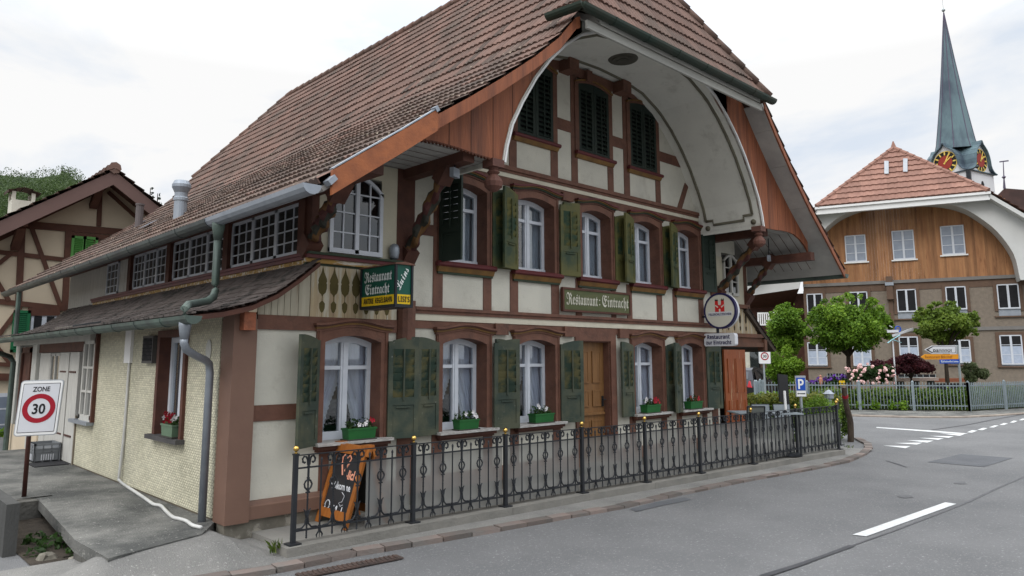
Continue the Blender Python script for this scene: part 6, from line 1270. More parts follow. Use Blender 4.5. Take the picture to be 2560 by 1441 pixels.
def chair(name, label, px0, px1, ptop, D, m, face):
    a = wd(px0, ptop, D); b_ = wd(px1, ptop, D); c = (a + b_) / 2; wv = Vector((b_.x - a.x, b_.y - a.y, 0)); W2 = wv.length / 2; wv.normalize(); f = Vector((-wv.y, wv.x, 0)) * face; zt = a.z
    t_ = thing(name, label, 'chair', (c.x, c.y, 0.105), 'mesh garden chairs on the terrace'); Q = lambda u, v, z: Vector((c.x, c.y, 0)) + wv * u + f * v + Vector((0, 0, z))
    mb = MB(); mb.add([Q(-W2 * .97, 0.0, zt), Q(W2 * .97, 0.0, zt), Q(W2 * .9, 0.12, 0.52), Q(-W2 * .9, 0.12, 0.52)] + [Q(-W2 * .97, 0.015, zt), Q(W2 * .97, 0.015, zt), Q(W2 * .9, 0.135, 0.52), Q(-W2 * .9, 0.135, 0.52)], [(0, 1, 2, 3), (7, 6, 5, 4), (0, 4, 5, 1), (2, 6, 7, 3)]); mb.build('backrest', m, t_)
    mb = MB(); mb.add([Q(-W2 * .9, 0.14, 0.54), Q(W2 * .9, 0.14, 0.54), Q(W2 * .9, 0.55, 0.56), Q(-W2 * .9, 0.55, 0.56), Q(-W2 * .9, 0.14, 0.51), Q(W2 * .9, 0.14, 0.51), Q(W2 * .9, 0.55, 0.53), Q(-W2 * .9, 0.55, 0.53)], [(0, 1, 2, 3), (7, 6, 5, 4), (0, 4, 5, 1), (1, 5, 6, 2), (2, 6, 7, 3), (3, 7, 4, 0)]); mb.build('seat', m, t_)
    mb = MB()
    for s_ in (-1, 1): mb.tube([Q(s_ * W2, 0.0, zt), Q(s_ * W2 * .93, 0.13, 0.52), Q(s_ * W2 * .95, 0.02, 0.105)], 0.013, 6); mb.tube([Q(s_ * W2 * .95, 0.1, 0.72), Q(s_ * W2 * .98, 0.45, 0.74), Q(s_ * W2 * .95, 0.55, 0.54)], 0.012, 6)
    mb.tube([Q(-W2, 0, zt), Q(W2, 0, zt)], 0.013, 6); mb.build('chair_frame', iron, t_)
    for s_ in (-1, 1): mb = MB(); mb.tube([Q(s_ * W2 * .9, 0.54, 0.55), Q(s_ * W2 * .95, 0.57, 0.105)], 0.012, 6); mb.build('leg', iron, t_)
chair('garden_chair', 'dark framed taupe mesh chair with its back to the fence', 1868, 1912, 1017, 13.2, chair_dark, 1)
chair('garden_chair', 'pale grey mesh chair half hidden behind the dark framed chair', 1878, 1922, 1012, 14.8, chair_grey, -1)
chair('garden_chair', 'pale grey mesh chair beside the white umbrella pole', 1932, 1973, 1012, 14.8, chair_grey, -1)
ct0 = wd(1930, 1032, 14.0); tb = thing('terrace_table', 'grey slatted terrace table between the mesh chairs', 'table', (ct0.x, ct0.y, 0.105))
rv = Vector((AX_R[0], AX_R[1], 0)).normalized(); dv = Vector((AX_F[0], AX_F[1], 0)).normalized(); tz = ct0.z
mb = MB()
for k in range(7): o_ = dv * (-0.36 + 0.12 * k); mb.bar(ct0 + o_ - rv * 0.75, ct0 + o_ + rv * 0.45, 0.10, 0.025)
mb.build('table_top', chair_grey, tb)
for a_, b2 in ((-0.7, -0.3), (0.4, -0.3), (0.4, 0.35), (-0.7, 0.35)): mb = MB(); q = ct0 + rv * a_ + dv * b2; mb.tube([(q.x, q.y, 0.105), (q.x, q.y, tz - 0.01)], 0.02, 6); mb.build('leg', iron, tb)
pu = wd(1966, 1045, 13.9); pt_ = wd(1961, 978, 13.9); up_ = thing('umbrella_pole', 'slim white umbrella pole standing at the terrace table', 'pole', (pu.x, pu.y, 0.105)); mb = MB(); mb.tube([(pu.x + 0.02, pu.y, 0.13), pt_], 0.024, 8); mb.build('tube', bright_white, up_); mb = MB(); mb.lathe([(0.22, 0), (0.22, 0.04), (0.05, 0.06), (0.05, 0.2)], (pu.x + 0.02, pu.y, 0.105), 12); mb.build('base', iron, up_)
# tall black panel behind the terrace
q = [wd(1945, 935, 16.6), wd(1969, 938, 16.9), wd(1974, 1011, 16.9), wd(1950, 1005, 16.6)]; mp_ = thing('menu_panel', 'tall plain black panel standing in front of the hedge', 'panel', (q[3].x, q[3].y, 0.0)); mb = MB(); nn = Vector((0.03, 0.04, 0)); mb.add(q + [p + nn for p in q], [(3, 2, 1, 0), (4, 5, 6, 7), (0, 1, 5, 4), (1, 2, 6, 5), (2, 3, 7, 6), (3, 0, 4, 7)]); mb.build('black_sheet', black_paint, mp_); mb = MB(); m_ = (q[2] + q[3]) / 2; mb.tube([(m_.x, m_.y, 0), m_ + Vector((0.02, 0.02, 0.2))], 0.03, 6); mb.build('stand', iron, mp_)
# parking sign
c = wd(2001.5, 966, 14.9); pk = thing('parking_sign', 'blue parking P sign with a left arrow plate on a grey post', 'road sign', (c.x, c.y, 0)); k_ = 14.9 / CAM_F; nf_ = -dv; W2, H2 = 13 * k_, 26 * k_
def rect(mb, cx_, cz_, hw, hh, off, th, mi=0): p = c + rv * cx_ + Vector((0, 0, cz_)) + nf_ * off; mb.bar(p - rv * hw, p + rv * hw, th, 2 * hh, (0, 0, 1), mi)
mb = MB(); rect(mb, 0, 0, W2, H2, 0, 0.03); mb.build('sign_plate', sign_grey, pk); mb = MB(); rect(mb, 0, 0.045, W2 * .86, H2 * .60, 0.017, 0.004); mb.build('blue_field', sign_blue, pk); mb = MB(); rect(mb, 0, -0.150, W2 * .88, H2 * .25, 0.017, 0.004); mb.build('white_field', bright_white, pk)
mb = MB(); text_mb(mb, BOLD('P'), c + rv * 0.0 + Vector((0, 0, -0.055)) + nf_ * 0.020, rv, (0, 0, 1), 0.20, 0.115); mb.build('white_letter', bright_white, pk)
mb = MB(); p0 = c + Vector((0, 0, -0.15)) + nf_ * 0.0205; mb.add([p0 + rv * a_ + Vector((0, 0, z)) for a_, z in ((0.08, 0.012), (-0.06, 0.008), (-0.055, 0.02), (-0.09, 0.0), (-0.055, -0.02), (-0.06, -0.008), (0.08, -0.012))], [tuple(range(7))]); mb.build('arrow', black_paint, pk)
mb = MB(); mb.tube([(c.x, c.y, 0) , c + Vector((0, 0, 0.2)) - nf_ * 0.03], 0.028, 8); mb.build('post', post_galv, pk)
# lantern head on the hedge, leaning log post
c = wd(2072, 985, 16.5); ln = thing('garden_lantern', 'dark flat topped garden lantern just above the hedge', 'lantern', (c.x, c.y, 0)); mb = MB(); mb.lathe([(0.05, -1.1), (0.05, -0.12), (0.10, -0.10), (0.10, 0.0), (0.125, 0.0), (0.06, 0.06), (0.02, 0.09)], c, 10); mb.build('lantern_head', zinc, ln)
b0 = wz(2126, 1103, -0.02); t0 = wd(2110, 968, 16.9); lp = thing('leaning_post', 'leaning weathered log post with a red band at the street corner', 'post', b0); mid = b0.lerp(t0, 0.35) + Vector((0.05, -0.03, 0.0))
mb = MB(); mb.tube(smooth_path([b0 - Vector((0, 0, 0.1)), mid, b0.lerp(t0, 0.7), t0]), [0.075 - 0.0015 * k for k in range(13)], 9); mb.build('log', old_post, lp); mb = MB(); q = b0.lerp(t0, 0.83); d_ = (t0 - b0).normalized(); mb.tube([q - d_ * 0.035, q + d_ * 0.035], 0.068, 9); mb.build('red_band', sign_red, lp)
hg = thing('corner_hedge', 'narrow dark hedge end between the iron fence and the leaning post', 'hedge', wz(2112, 1090, 0)); cs = [wd(px, py, 17.6) for px, py in ((2106, 1022), (2111, 1040), (2114, 1060), (2116, 1076))]; leaves('foliage', cs, [0.12] * 4, 1000, 0.028, leaf_hedge, hg, shell=0.3)

# ------------------------------------------------------------------ far side of the junction: footway, garden, picket fence
def ground_strip(name, near, far, z, m, drop=0.1):
    A = [wz(*q, z) for q in near]; B = [wz(*q, z) for q in far]; mb = MB(); mb.strip(A, B); mb.strip([Vector((p.x, p.y, z - drop)) for p in A], A); return mb.build(name, m, kind='structure')
ground_strip('far_kerb', [(2060, 1037), (2200, 1041), (2300, 1043), (2400, 1043), (2470, 1040), (2560, 1034), (2700, 1026)], [(2060, 1034), (2200, 1038), (2300, 1040), (2400, 1040), (2470, 1037), (2560, 1031), (2700, 1023)], 0.0, mat('far_kerb_stone', (0.30, 0.26, 0.22), (0.16, 0.13, 0.11), 0.9, 2.5))
ground_strip('far_pavement', [(2060, 1034), (2200, 1038), (2300, 1040), (2400, 1040), (2470, 1037), (2560, 1031), (2700, 1023)], [(2060, 1020), (2200, 1020), (2300, 1020), (2400, 1020), (2470, 1018), (2560, 1014), (2700, 1008)], 0.004, concrete, 0.0)
F0, F1, F2 = wd(1893, 1000, 27.9), wz(2425, 1027, 0.03), wz(2600, 1017, 0.03)
F0.z = F1.z = F2.z = 0.03; fd_ = (F1 - F0).normalized(); fn_ = Vector((-fd_.y, fd_.x, 0)); fn_ = fn_ if fn_.dot(dv) > 0 else -fn_
mb = MB(); mb.add([F0 - fd_ * 2 + fn_ * 0.05 + Vector((0, 0, -.01)), F1 + fn_ * 0.05 + Vector((0, 0, -.01)), F2 + fn_ * .3 + Vector((0, 0, -.01)), F2 + fn_ * 30 + fd_ * 10, F0 + fn_ * 30 - fd_ * 8], [(0, 1, 2, 3, 4)]); mb.build('garden_ground', mat('garden_soil', (0.08, 0.075, 0.05), (0.05, 0.065, 0.025), 0.95, 1.5), kind='structure')
pf = thing('picket_fence', 'long blue grey metal picket fence round the garden across the road', 'fence', F1)
def picket(a, b_, sp, first=True):
    d = b_ - a; L_ = d.length; d.normalize(); n = int(L_ / sp); npost = max(1, round(L_ / 2.0)); mb = MB()
    for i in range(n + 1):
        p = a + d * (sp * i); h = 0.97 + random.uniform(-.008, .008); mb.bar(p + Vector((0, 0, 0.03)), p + Vector((0, 0, h)), 0.034, 0.014, d); mb.bar(p + Vector((0, 0, h)), p + Vector((0, 0, h + 0.03)), 0.034, 0.014, d, 0, 0.010, 0.01)
    for z in (0.16, 0.88): mb.bar(a + Vector((0, 0, z)) + fn_ * 0.02, b_ + Vector((0, 0, z)) + fn_ * 0.02, 0.02, 0.04)
    mb.build('picket_panel', picket_grey, pf)
    for k in range(npost + (1 if first else 0)):
        p = a + d * (L_ * k / npost); mb = MB(); mb.box(p.x - .04, p.x + .04, p.y - .04, p.y + .04, 0, 1.03); mb.lathe([(0.05, 0), (0.05, 0.02), (0.01, 0.07)], p + Vector((0, 0, 1.0)), 8); mb.build('post', picket_grey, pf)
picket(F0, F1, 0.112); picket(F1, F2, 0.112, False); F3 = wd(1912, 960, 31.0); F3.z = 0.03; picket(F3, F0 - fd_ * 0.05, 0.13)
gh = thing('garden_hedge', 'dark green garden hedge growing right behind the grey picket fence', 'hedge', (F0 + F1) / 2 + fn_ * 0.5)
cs = []
for a, b_ in ((F0.lerp(F1, 0.30), F1), (F1, F2)):
    for k in range(22 if a is not F1 else 8): p = a.lerp(b_, k / (22 if a is not F1 else 8)) + fn_ * 0.50; cs += [(p.x, p.y, z) for z in (0.15, 0.42, 0.58 if a is not F1 else 0.66)]
leaves('foliage', cs, [(0.34, 0.34, 0.22)] * len(cs), 13000, 0.05, leaf_hedge, gh, shell=0.7)
cs = [tuple(F0.lerp(F1, t_) + fn_ * 0.45 + Vector((0, 0, h))) for t_, h in ((0.03, .25), (0.07, .3), (0.11, .25), (0.16, .35), (0.21, .3), (0.26, .3))]
vg_ = thing('border_plants', 'loose low green plants behind the left part of the picket fence', 'plants', cs[2]); leaves('foliage', cs, [0.36] * 6, 2600, 0.05, leaf_tree, vg_, shell=0.3)
cs = [tuple(F0.lerp(F1, t_) + fn_ * o_ + Vector((0, 0, 0.16))) for t_, o_ in ((0.44, .06), (0.50, .1), (0.57, .0), (0.65, .05), (0.70, -0.03))]
leaves('weeds', cs, [(0.22, 0.18, 0.2)] * 5, 900, 0.045, leaf_bright, kind='stuff', shell=0.2)
# --- trees and shrubs of the garden
def tree(name, label, cat, base_px, D, crown, leafm, nleaf, lsize, trunk_r, trunk_top, group=None, squash=0.9, limbs=6, shell=0.5, zb=0.0):
    b = wd(base_px[0], base_px[1], D); base = Vector((b.x, b.y, zb)); t_ = thing(name, label, cat, base, group); top = wd(*trunk_top, D)
    cs = [wd(px, py, D + dd) for px, py, r_, dd in crown]; rs = [r_ * D / CAM_F for px, py, r_, dd in crown]
    mb = MB(); mb.tube(smooth_path([base, base.lerp(top, 0.5) + Vector((0.03, 0.02, 0)), top]), [trunk_r * (1 - 0.06 * k) for k in range(9)], 9)
    for c in random.sample(cs, min(limbs, len(cs))): mb.tube(smooth_path([base.lerp(top, 0.8), base.lerp(top, 0.9).lerp(c, 0.5) + Vector((0, 0, .1)), c], 3), [trunk_r * 0.5, trunk_r * .42, trunk_r * .36, trunk_r * .3, trunk_r * .25, trunk_r * .18, trunk_r * .1], 6)
    mb.build('trunk', bark, t_)
    leaves('crown', [tuple(c) for c in cs], [(r_, r_, r_ * squash) for r_ in rs], nleaf, lsize, leafm, t_, shell=shell)
    return t_
def wisps(cx_, cy_, rx, ry, n, r0=5, r1=10):
    o = []
    for _ in range(n):
        a = random.uniform(-0.5, math.pi + 0.5); k = random.uniform(0.98, 1.16); o.append((cx_ + rx * k * math.cos(a), cy_ - ry * k * math.sin(a), random.uniform(r0, r1), random.uniform(-.6, .6)))
    return o
def blob(cx_, cy_, rx, ry, n, r0, r1, dd=0.8):
    o = []
    while len(o) < n:
        u, v = random.uniform(-1, 1), random.uniform(-1, 1)
        if u * u + v * v < 1: o.append((cx_ + u * rx, cy_ + v * ry, random.uniform(r0, r1), random.uniform(-dd, dd)))
    return o
tree('round_tree', 'round bright green garden tree on a single trunk, largest in front of the wooden house', 'tree', (2122, 960), 31, blob(2122, 818, 76, 48, 40, 20, 34, 1.0) + wisps(2122, 820, 94, 72, 46, 5, 11), leaf_tree, 22000, 0.062, 0.13, (2120, 862))
tree('slim_tree', 'slim green tree left of the round tree, above the 30 sign', 'tree', (1968, 960), 33, [(1966, 778, 15, 0)] + blob(1968, 830, 32, 48, 30, 15, 26, .6) + wisps(1968, 832, 44, 66, 18, 5, 9), leaf_tree, 14000, 0.06, 0.07, (1966, 850))
tree('yellow_green_shrub', 'yellow green upright shrub under the slim tree beside the 30 sign', 'shrub', (1955, 975), 31, blob(1955, 912, 34, 44, 24, 14, 25, .5), leaf_bright, 9500, 0.055, 0.05, (1955, 935))
tree('small_maple', 'spreading small tree with reddish tinged leaves behind the direction signs', 'tree', (2370, 962), 29, blob(2366, 810, 58, 38, 34, 15, 27, .8) + wisps(2366, 812, 74, 52, 22, 5, 10), leaf_tree2, 16000, 0.06, 0.10, (2362, 862), squash=0.7)
tree('japanese_maple', 'low maroon leaved maple between the pink roses and direction signs', 'tree', (2276, 968), 29.6, blob(2268, 912, 78, 20, 26, 10, 22, .8), leaf_maroon, 8500, 0.05, 0.06, (2278, 930), squash=0.6, limbs=9)
tree('dusty_shrub', 'dusty olive rounded shrub right of the direction sign post', 'shrub', (2430, 965), 30, blob(2434, 932, 30, 18, 12, 9, 16, .4), leaf_olive, 3200, 0.045, 0.04, (2432, 945), limbs=8)
rb_ = tree('rose_bush', 'rose bush covered in pale pink blossoms behind the picket fence', 'bush', (2175, 968), 28.6, blob(2178, 938, 52, 20, 16, 9, 18, .5), leaf_plant, 4500, 0.05, 0.03, (2176, 950), limbs=8)
mb = MB()
for k in range(62):
    u, v = random.uniform(-1, 1), random.uniform(-1, 1); c = wd(2176 + u * 62, 934 + v * 28 * (1 - 0.3 * abs(u)) + 4 * u, 28.6 + random.uniform(-1.2, -0.3)); r_ = random.uniform(0.045, 0.085)
    for q in range(9): a, b2 = random.uniform(0, 6.28), random.uniform(-1, 1); n_ = Vector((math.cos(a) * math.sqrt(1 - b2 * b2), math.sin(a) * math.sqrt(1 - b2 * b2), b2)); s1 = n_.orthogonal().normalized(); s2 = n_.cross(s1); mb.add([c + n_ * r_ * .5 + (s1 * math.cos(w) + s2 * math.sin(w)) * r_ * .75 for w in (0, 1.57, 3.14, 4.71)], [(0, 1, 2, 3)])
mb.build('rose_blossoms', petal_pink, rb_)
pl_ = thing('purple_flowers', 'bed of purple flowers behind the left part of the picket fence', 'flower bed', wd(2070, 968, 28.8)); cs = [wd(px, 958 - random.uniform(0, 12) - (6 if px > 2070 else 0), 28.8) for px in range(2028, 2118, 7)]
leaves('leaves', [tuple(c - Vector((0, 0, .18))) for c in cs], [0.16] * len(cs), 1200, 0.045, leaf_plant, pl_, shell=0.2); leaves('blossoms', [tuple(c) for c in cs], [0.10] * len(cs), 700, 0.035, petal_purple, pl_, shell=0.2)
# --- garden bench slab, planter, whirligig
a, b_ = wd(2238, 950, 30), wd(2338, 948, 30.6); bn = thing('stone_bench', 'pale pinkish stone bench slab behind the picket fence under the maple', 'bench', ((a.x + b_.x) / 2, (a.y + b_.y) / 2, 0)); mb = MB(); mb.bar(a, b_, 0.35, 0.12); mb.build('slab', mat('pink_stone', (0.55, 0.42, 0.36), (0.48, 0.37, 0.32), 0.8), bn); mb = MB()
for t_ in (0.12, 0.5, 0.88): p = a.lerp(b_, t_); mb.box(p.x - .1, p.x + .1, p.y - .12, p.y + .12, 0, p.z - .06)
mb.build('support', concrete, bn)
a, b_ = wd(2340, 951, 33), wd(2428, 950, 33); bn = thing('long_planter', 'long rust brown window planter low against the house wall', 'planter', ((a.x + b_.x) / 2, (a.y + b_.y) / 2, 0)); mb = MB(); mb.bar(a, b_, 0.25, 0.16); mb.bar(a - Vector((0, 0, .5)), b_ - Vector((0, 0, .5)), 0.3, 0.7, mi=1); mb.build('trough', [mat('terracotta', (0.24, 0.08, 0.04), (0.2, 0.065, 0.035), 0.8), dark], bn)
p = wd(2105, 955, 28.4); so_ = thing('painted_board', 'small yellow and white wooden board standing among the purple flowers', 'garden sign', (p.x, p.y, 0)); mb = MB(); mb.bar(p - rv * .11, p + rv * .11, 0.03, 0.09); mb.bar(p - rv * .11 + Vector((0, 0, -.12)), p + rv * .11 + Vector((0, 0, -.12)), 0.03, 0.08); mb.build('board', sign_yellow, so_); mb = MB(); mb.tube([(p.x, p.y, 0), p], 0.015, 5); mb.build('stake', bark, so_)
p = wd(2052, 950, 28.6); so_ = thing('garden_figure', 'slim salmon pink figure stake among the purple flowers', 'garden ornament', (p.x, p.y, 0)); mb = MB(); mb.lathe([(0.03, -0.25), (0.07, -0.1), (0.07, 0.05), (0.03, 0.1), (0.05, 0.15), (0.0, 0.2)], p, 8); mb.build('figure', mat('salmon', (0.45, 0.2, 0.15), (0.4, 0.18, 0.13)), so_)
wg = thing('whirligig', 'turquoise and white garden windmill with blades and a blue wheel on a pole', 'garden windmill', Vector((wd(2232, 890, 29).x, wd(2232, 890, 29).y, 0)))
c = wd(2231, 850, 28.9); mb = MB(); mb.tube([(c.x, c.y, 0), wd(2232, 852, 28.95)], 0.028, 8); mb.build('pole', sign_white, wg)
mb = MB()
for (x0, y0, x1, y1) in ((2231, 849, 2250, 838), (2231, 849, 2252, 857), (2231, 849, 2219, 858), (2231, 849, 2236, 852)): mb.bar(wd(x0, y0, 28.85), wd(x1, y1, 28.85), 0.015, 0.07, tuple(dv), 0, 0.015, 0.11)
mb.build('blade', turq, wg); mb = MB(); mb.bar(wd(2231, 840, 29.0), wd(2282, 823, 29.2), 0.03, 0.09); mb.bar(wd(2218, 829, 29.0), wd(2246, 828, 29.0), 0.03, 0.10); mb.bar(wd(2224, 815, 29.0), wd(2231, 819, 29.0), 0.02, 0.03); mb.build('white_arm', sign_white, wg)
mb = MB(); cw = wd(2245, 823, 29.15); mb.tube([cw + rv * 0.11 * math.cos(k * .42) + Vector((0, 0, 0.11 * math.sin(k * .42))) for k in range(16)], 0.025, 5); mb.bar(cw - rv * .11, cw + rv * .11, 0.02, 0.02); mb.build('blue_wheel', sign_blue, wg)
# --- direction signs
bD = 27.4; p0 = wd(2407, 1018, bD); p1 = wd(2393, 864, bD); bs_ = thing('direction_signs', 'grey post with white, orange and blue left pointing direction signs', 'road sign', (p0.x, p0.y, 0))
mb = MB(); mb.tube([(p0.x, p0.y, 0.0), p1], 0.042, 8); mb.build('post', post_galv, bs_)
def dsign(name, pts, m, off, edge=None):
    P = [wd(x, y, bD - 0.08 - off) for x, y in pts]; n = len(P); q = [v + dv * 0.02 for v in P]; mb = MB(); mb.add(P + q, [tuple(range(n)), tuple(range(2 * n - 1, n - 1, -1))] + [(i, i + n, (i + 1) % n + n, (i + 1) % n) for i in range(n)]); return mb.build(name, m, bs_)
dsign('white_arrow_plate', [(2311, 875), (2330, 864.5), (2391, 863.5), (2391, 885), (2330, 885)], sign_white, 0.0); dsign('black_border', [(2314, 875), (2330, 866.5), (2389, 865.5), (2389, 883), (2330, 883)], black_paint, 0.003); dsign('inner_plate', [(2321, 875), (2333, 867.5), (2388, 866.5), (2388, 882), (2333, 882)], sign_white, 0.006)
dsign('orange_arrow_plate', [(2302, 893), (2312, 886), (2396, 886), (2396, 899), (2312, 899)], sign_orange, 0.0); dsign('blue_plate', [(2349, 899), (2399, 898), (2399, 909), (2350, 909.5)], sign_blue, 0.0)
o_ = lambda x, y: wd(x, y, bD - 0.095)
mb = MB(); text_mb(mb, 'Bahnhof', o_(2357, 880), rv, uz, 10.5 * bD / CAM_F, 48 * bD / CAM_F, bold=0.01); mb.build('black_lettering', black_paint, bs_)
mb = MB(); text_mb(mb, 'Restaurant Bahnhof', o_(2347, 895.5), rv, uz, 6.3 * bD / CAM_F, 68 * bD / CAM_F); mb.build('brown_lettering', mat('brown_letter', (0.28, 0.10, 0.02)), bs_)
mb = MB(); text_mb(mb, 'Bahnhofstrasse', o_(2374.5, 906.3), rv, uz, 5 * bD / CAM_F, 43 * bD / CAM_F); mb.build('white_lettering', letter_white, bs_)
# --- 30 sign on the right
sD = 25.0; c = wd(1911.5, 889, sD); s3 = thing('speed_sign', 'white 30 sign with red ring on a galvanised post under the right eave', 'road sign', (c.x, c.y, 0)); k_ = sD / CAM_F
mb = MB(); mb.tube([(c.x + 0.01, c.y + 0.05, 0), (c.x, c.y + 0.05, c.z + 0.2)], 0.03, 8); mb.build('post', post_galv, s3)
def rr(hw, hh, r_, off, th, m, nm):
    P = []
    for cx_, cz_, a0 in ((hw - r_, hh - r_, 0), (-hw + r_, hh - r_, 90), (-hw + r_, -hh + r_, 180), (hw - r_, -hh + r_, 270)):
        for k in range(5): a_ = math.radians(a0 + 22.5 * k); P.append(c + rv * (cx_ + r_ * math.cos(a_)) + Vector((0, 0, cz_ + r_ * math.sin(a_))) - dv * off)
    n = len(P); mb = MB(); mb.add(P + [v + dv * th for v in P], [tuple(range(n)), tuple(range(2 * n - 1, n - 1, -1))] + [(i, i + n, (i + 1) % n + n, (i + 1) % n) for i in range(n)]); return mb.build(nm, m, s3)
rr(15 * k_, 21 * k_, 3 * k_, 0, 0.03, sign_grey, 'sign_rim'); rr(14 * k_, 20 * k_, 2.5 * k_, 0.004, 0.004, bright_white, 'sign_face')
mb = MB()
for i in range(28):
    a0, a1 = 2 * math.pi * i / 28, 2 * math.pi * (i + 1) / 28; f_ = lambda r_, a_: c + rv * (r_ * k_ * math.cos(a_)) + Vector((0, 0, r_ * k_ * math.sin(a_) - 2 * k_)) - dv * 0.008
    mb.add([f_(7.3, a0), f_(10, a0), f_(10, a1), f_(7.3, a1)], [(0, 1, 2, 3)])
mb.build('red_ring', sign_red, s3); mb = MB(); text_mb(mb, '30', c - Vector((0, 0, 5.2 * k_)) - dv * 0.008, rv, uz, 7 * k_, 9 * k_, bold=0.02); mb.build('black_lettering', black_paint, s3)
# --- parked car behind the terrace hedge
cD = 33.0; cr0 = wd(1836, 985, 31.0); hr = Vector((cr0.x - CAM_C[0], cr0.y - CAM_C[1], 0)).normalized(); hr = (Matrix.Rotation(math.radians(-20), 3, 'Z') @ hr); ca = thing('parked_car', 'dark grey hatchback parked beyond the hedge, its red tail lamp showing', 'car', (cr0.x, cr0.y, 0), rotz=math.atan2(hr.y, hr.x))
mb = MB(); side = [(-0.05, 0.35), (-0.08, 0.75), (0.02, 1.0), (0.28, 1.42), (0.6, 1.52), (2.0, 1.50), (2.85, 1.05), (3.75, 0.88), (4.0, 0.6), (3.98, 0.28), (0.1, 0.25)]
n = len(side); W0 = 0.86
taper = lambda z: W0 - 0.20 * max(0, (z - 0.95) / 0.57)
mb.add([(x, -taper(z), z) for x, z in side] + [(x, taper(z), z) for x, z in side], [tuple(range(n)), tuple(range(2 * n - 1, n - 1, -1))] + [(i, i + n, (i + 1) % n + n, (i + 1) % n) for i in range(n)]); mb.build('body', car_paint, ca, local=True)
mb = MB()
for s_ in (-1, 1):
    y = lambda z: s_ * (taper(z) + 0.006)
    for poly in ([(0.42, 1.02), (0.55, 1.38), (1.2, 1.42), (1.25, 1.02)], [(1.32, 1.02), (1.28, 1.42), (1.95, 1.40), (2.55, 1.04)]): mb.add([(x, y(z), z) for x, z in poly], [tuple(range(4))])
mb.add([(0.035, -0.62, 1.05), (0.035, 0.62, 1.05), (0.27, 0.56, 1.40), (0.27, -0.56, 1.40)], [(0, 1, 2, 3)]); mb.build('car_window', car_glass, ca, local=True)
for s_ in (-1, 1): mb = MB(); mb.add([(-0.10, s_ * 0.60, 0.72), (-0.10, s_ * 0.80, 0.70), (0.02, s_ * 0.87, 0.76), (0.16, s_ * 0.872, 0.98), (0.04, s_ * 0.80, 1.02), (-0.03, s_ * 0.66, 0.98)], [tuple(range(6))]); mb.build('tail_lamp', tail_red, ca, local=True)
for x in (0.75, 3.2):
    for s_ in (-1, 1):
        mb = MB(); mb.lathe([(0.31, -0.1), (0.31, 0.1)], (0, 0, 0), 18); mb.xform(Matrix.Translation((x, s_ * 0.80, 0.31)) @ Matrix.Rotation(math.pi / 2, 4, 'X')); w_ = mb.build('wheel', rubber, ca, local=True); mb = MB(); mb.lathe([(0.19, -0.11), (0.19, 0.11)], (0, 0, 0), 12); mb.xform(Matrix.Translation((x, s_ * 0.80, 0.31)) @ Matrix.Rotation(math.pi / 2, 4, 'X')); mb.build('rim', zinc, w_, local=True)
# --- brown slatted shed behind the car
a, b_ = wd(1858, 900, 40), wd(1960, 900, 40); sh = thing('wooden_shed', 'brown weatherboarded shed wall behind the parked car', 'shed', ((a.x + b_.x) / 2, (a.y + b_.y) / 2, 0)); mb = MB()
for k in range(16): z = 0.1 + 0.19 * k; mb.bar(Vector((a.x, a.y, z)) + rv * 0.9, Vector((b_.x, b_.y, z)), 0.06, 0.175)
mb.build('weatherboard', mat('brown_weatherboard', (0.10, 0.06, 0.04), (0.06, 0.038, 0.028), 0.85), sh); mb = MB(); mb.bar(Vector((a.x, a.y, 1.6)), Vector((a.x, a.y, 1.6)) + rv * 0.85, 0.1, 3.2); mb.build('white_wall', plaster, sh); mb = MB(); mb.bar(Vector((a.x, a.y, 1.9)) + rv * 0.35 - dv * .08, Vector((a.x, a.y, 1.9)) + rv * 0.9 - dv * .08, 0.05, 1.2); mb.build('dark_window', glass_dark, sh)

# ------------------------------------------------------------------ wooden gabled house across the junction
HP0 = wd(2480, 900, 37); HX = Vector((0.32, -0.947, 0)).normalized(); HY = Vector((0.947, 0.32, 0)).normalized()
hs = thing('wood_gabled_house', 'large house with honey wooden gable under a white arch and grey brown lower storeys', 'building', (HP0.x, HP0.y, 0), rotz=math.atan2(HX.y, HX.x))
def hl(px, py, y=0.0):
    p = wp(px, py, HP0 + HY * y, HY) - HP0; return (p.dot(HX), p.z + HP0.z)
hB = lambda mb, name, m, par=None: mb.build(name, m, par or hs, local=True)
xl, z6 = hl(2008, 712); xr, _ = hl(2620, 690); z6 = 6.05; xr = 3.4
mb = MB(); mb.box(xl, xr, 0.0, 0.3, -0.2, z6); mb.box(xl, xl + .3, 0.3, 10, -0.2, z6); hB(mb, 'rendered_wall', render_tan)
mb = MB(); 
for x in np.arange(xl, xr, 0.135): mb.box(x + .001, min(x + 0.134, xr), -0.05 - random.uniform(0, .003), 0.0, z6 + 0.05, 10.3 if x < 0.9 else max(z6 + .1, min(10.3, 10.3 - (x - 0.9) * 1.15)))
hB(mb, 'wood_cladding', wood_clad)
FY = -1.3
fr_px = [(2049, 640), (2053, 600), (2061, 575), (2097, 544), (2143, 523), (2192, 512), (2265, 507.6), (2342, 507.6), (2403, 520), (2448, 544), (2494, 581), (2534, 636), (2549, 694)]
fa = [hl(x, y, FY) for x, y in fr_px]; fa = [(fa[0][0] - 0.25, 6.4)] + fa + [(fa[-1][0] + 0.05, 5.7)]; fa = [(p.x, p.z) for p in smooth_path([(a, 0, b) for a, b in fa], 4)]
mb = MB()
for p, q in zip(fa[:-1], fa[1:]): mb.add([(p[0], FY, p[1]), (q[0], FY, q[1]), (q[0], 0, q[1]), (p[0], 0, p[1])] + [(p[0], FY, p[1] + .05), (q[0], FY, q[1] + .05), (q[0], 0, q[1] + .05), (p[0], 0, p[1] + .05)], [(0, 1, 2, 3), (7, 6, 5, 4)])
hB(mb, 'arched_soffit', white_panel)
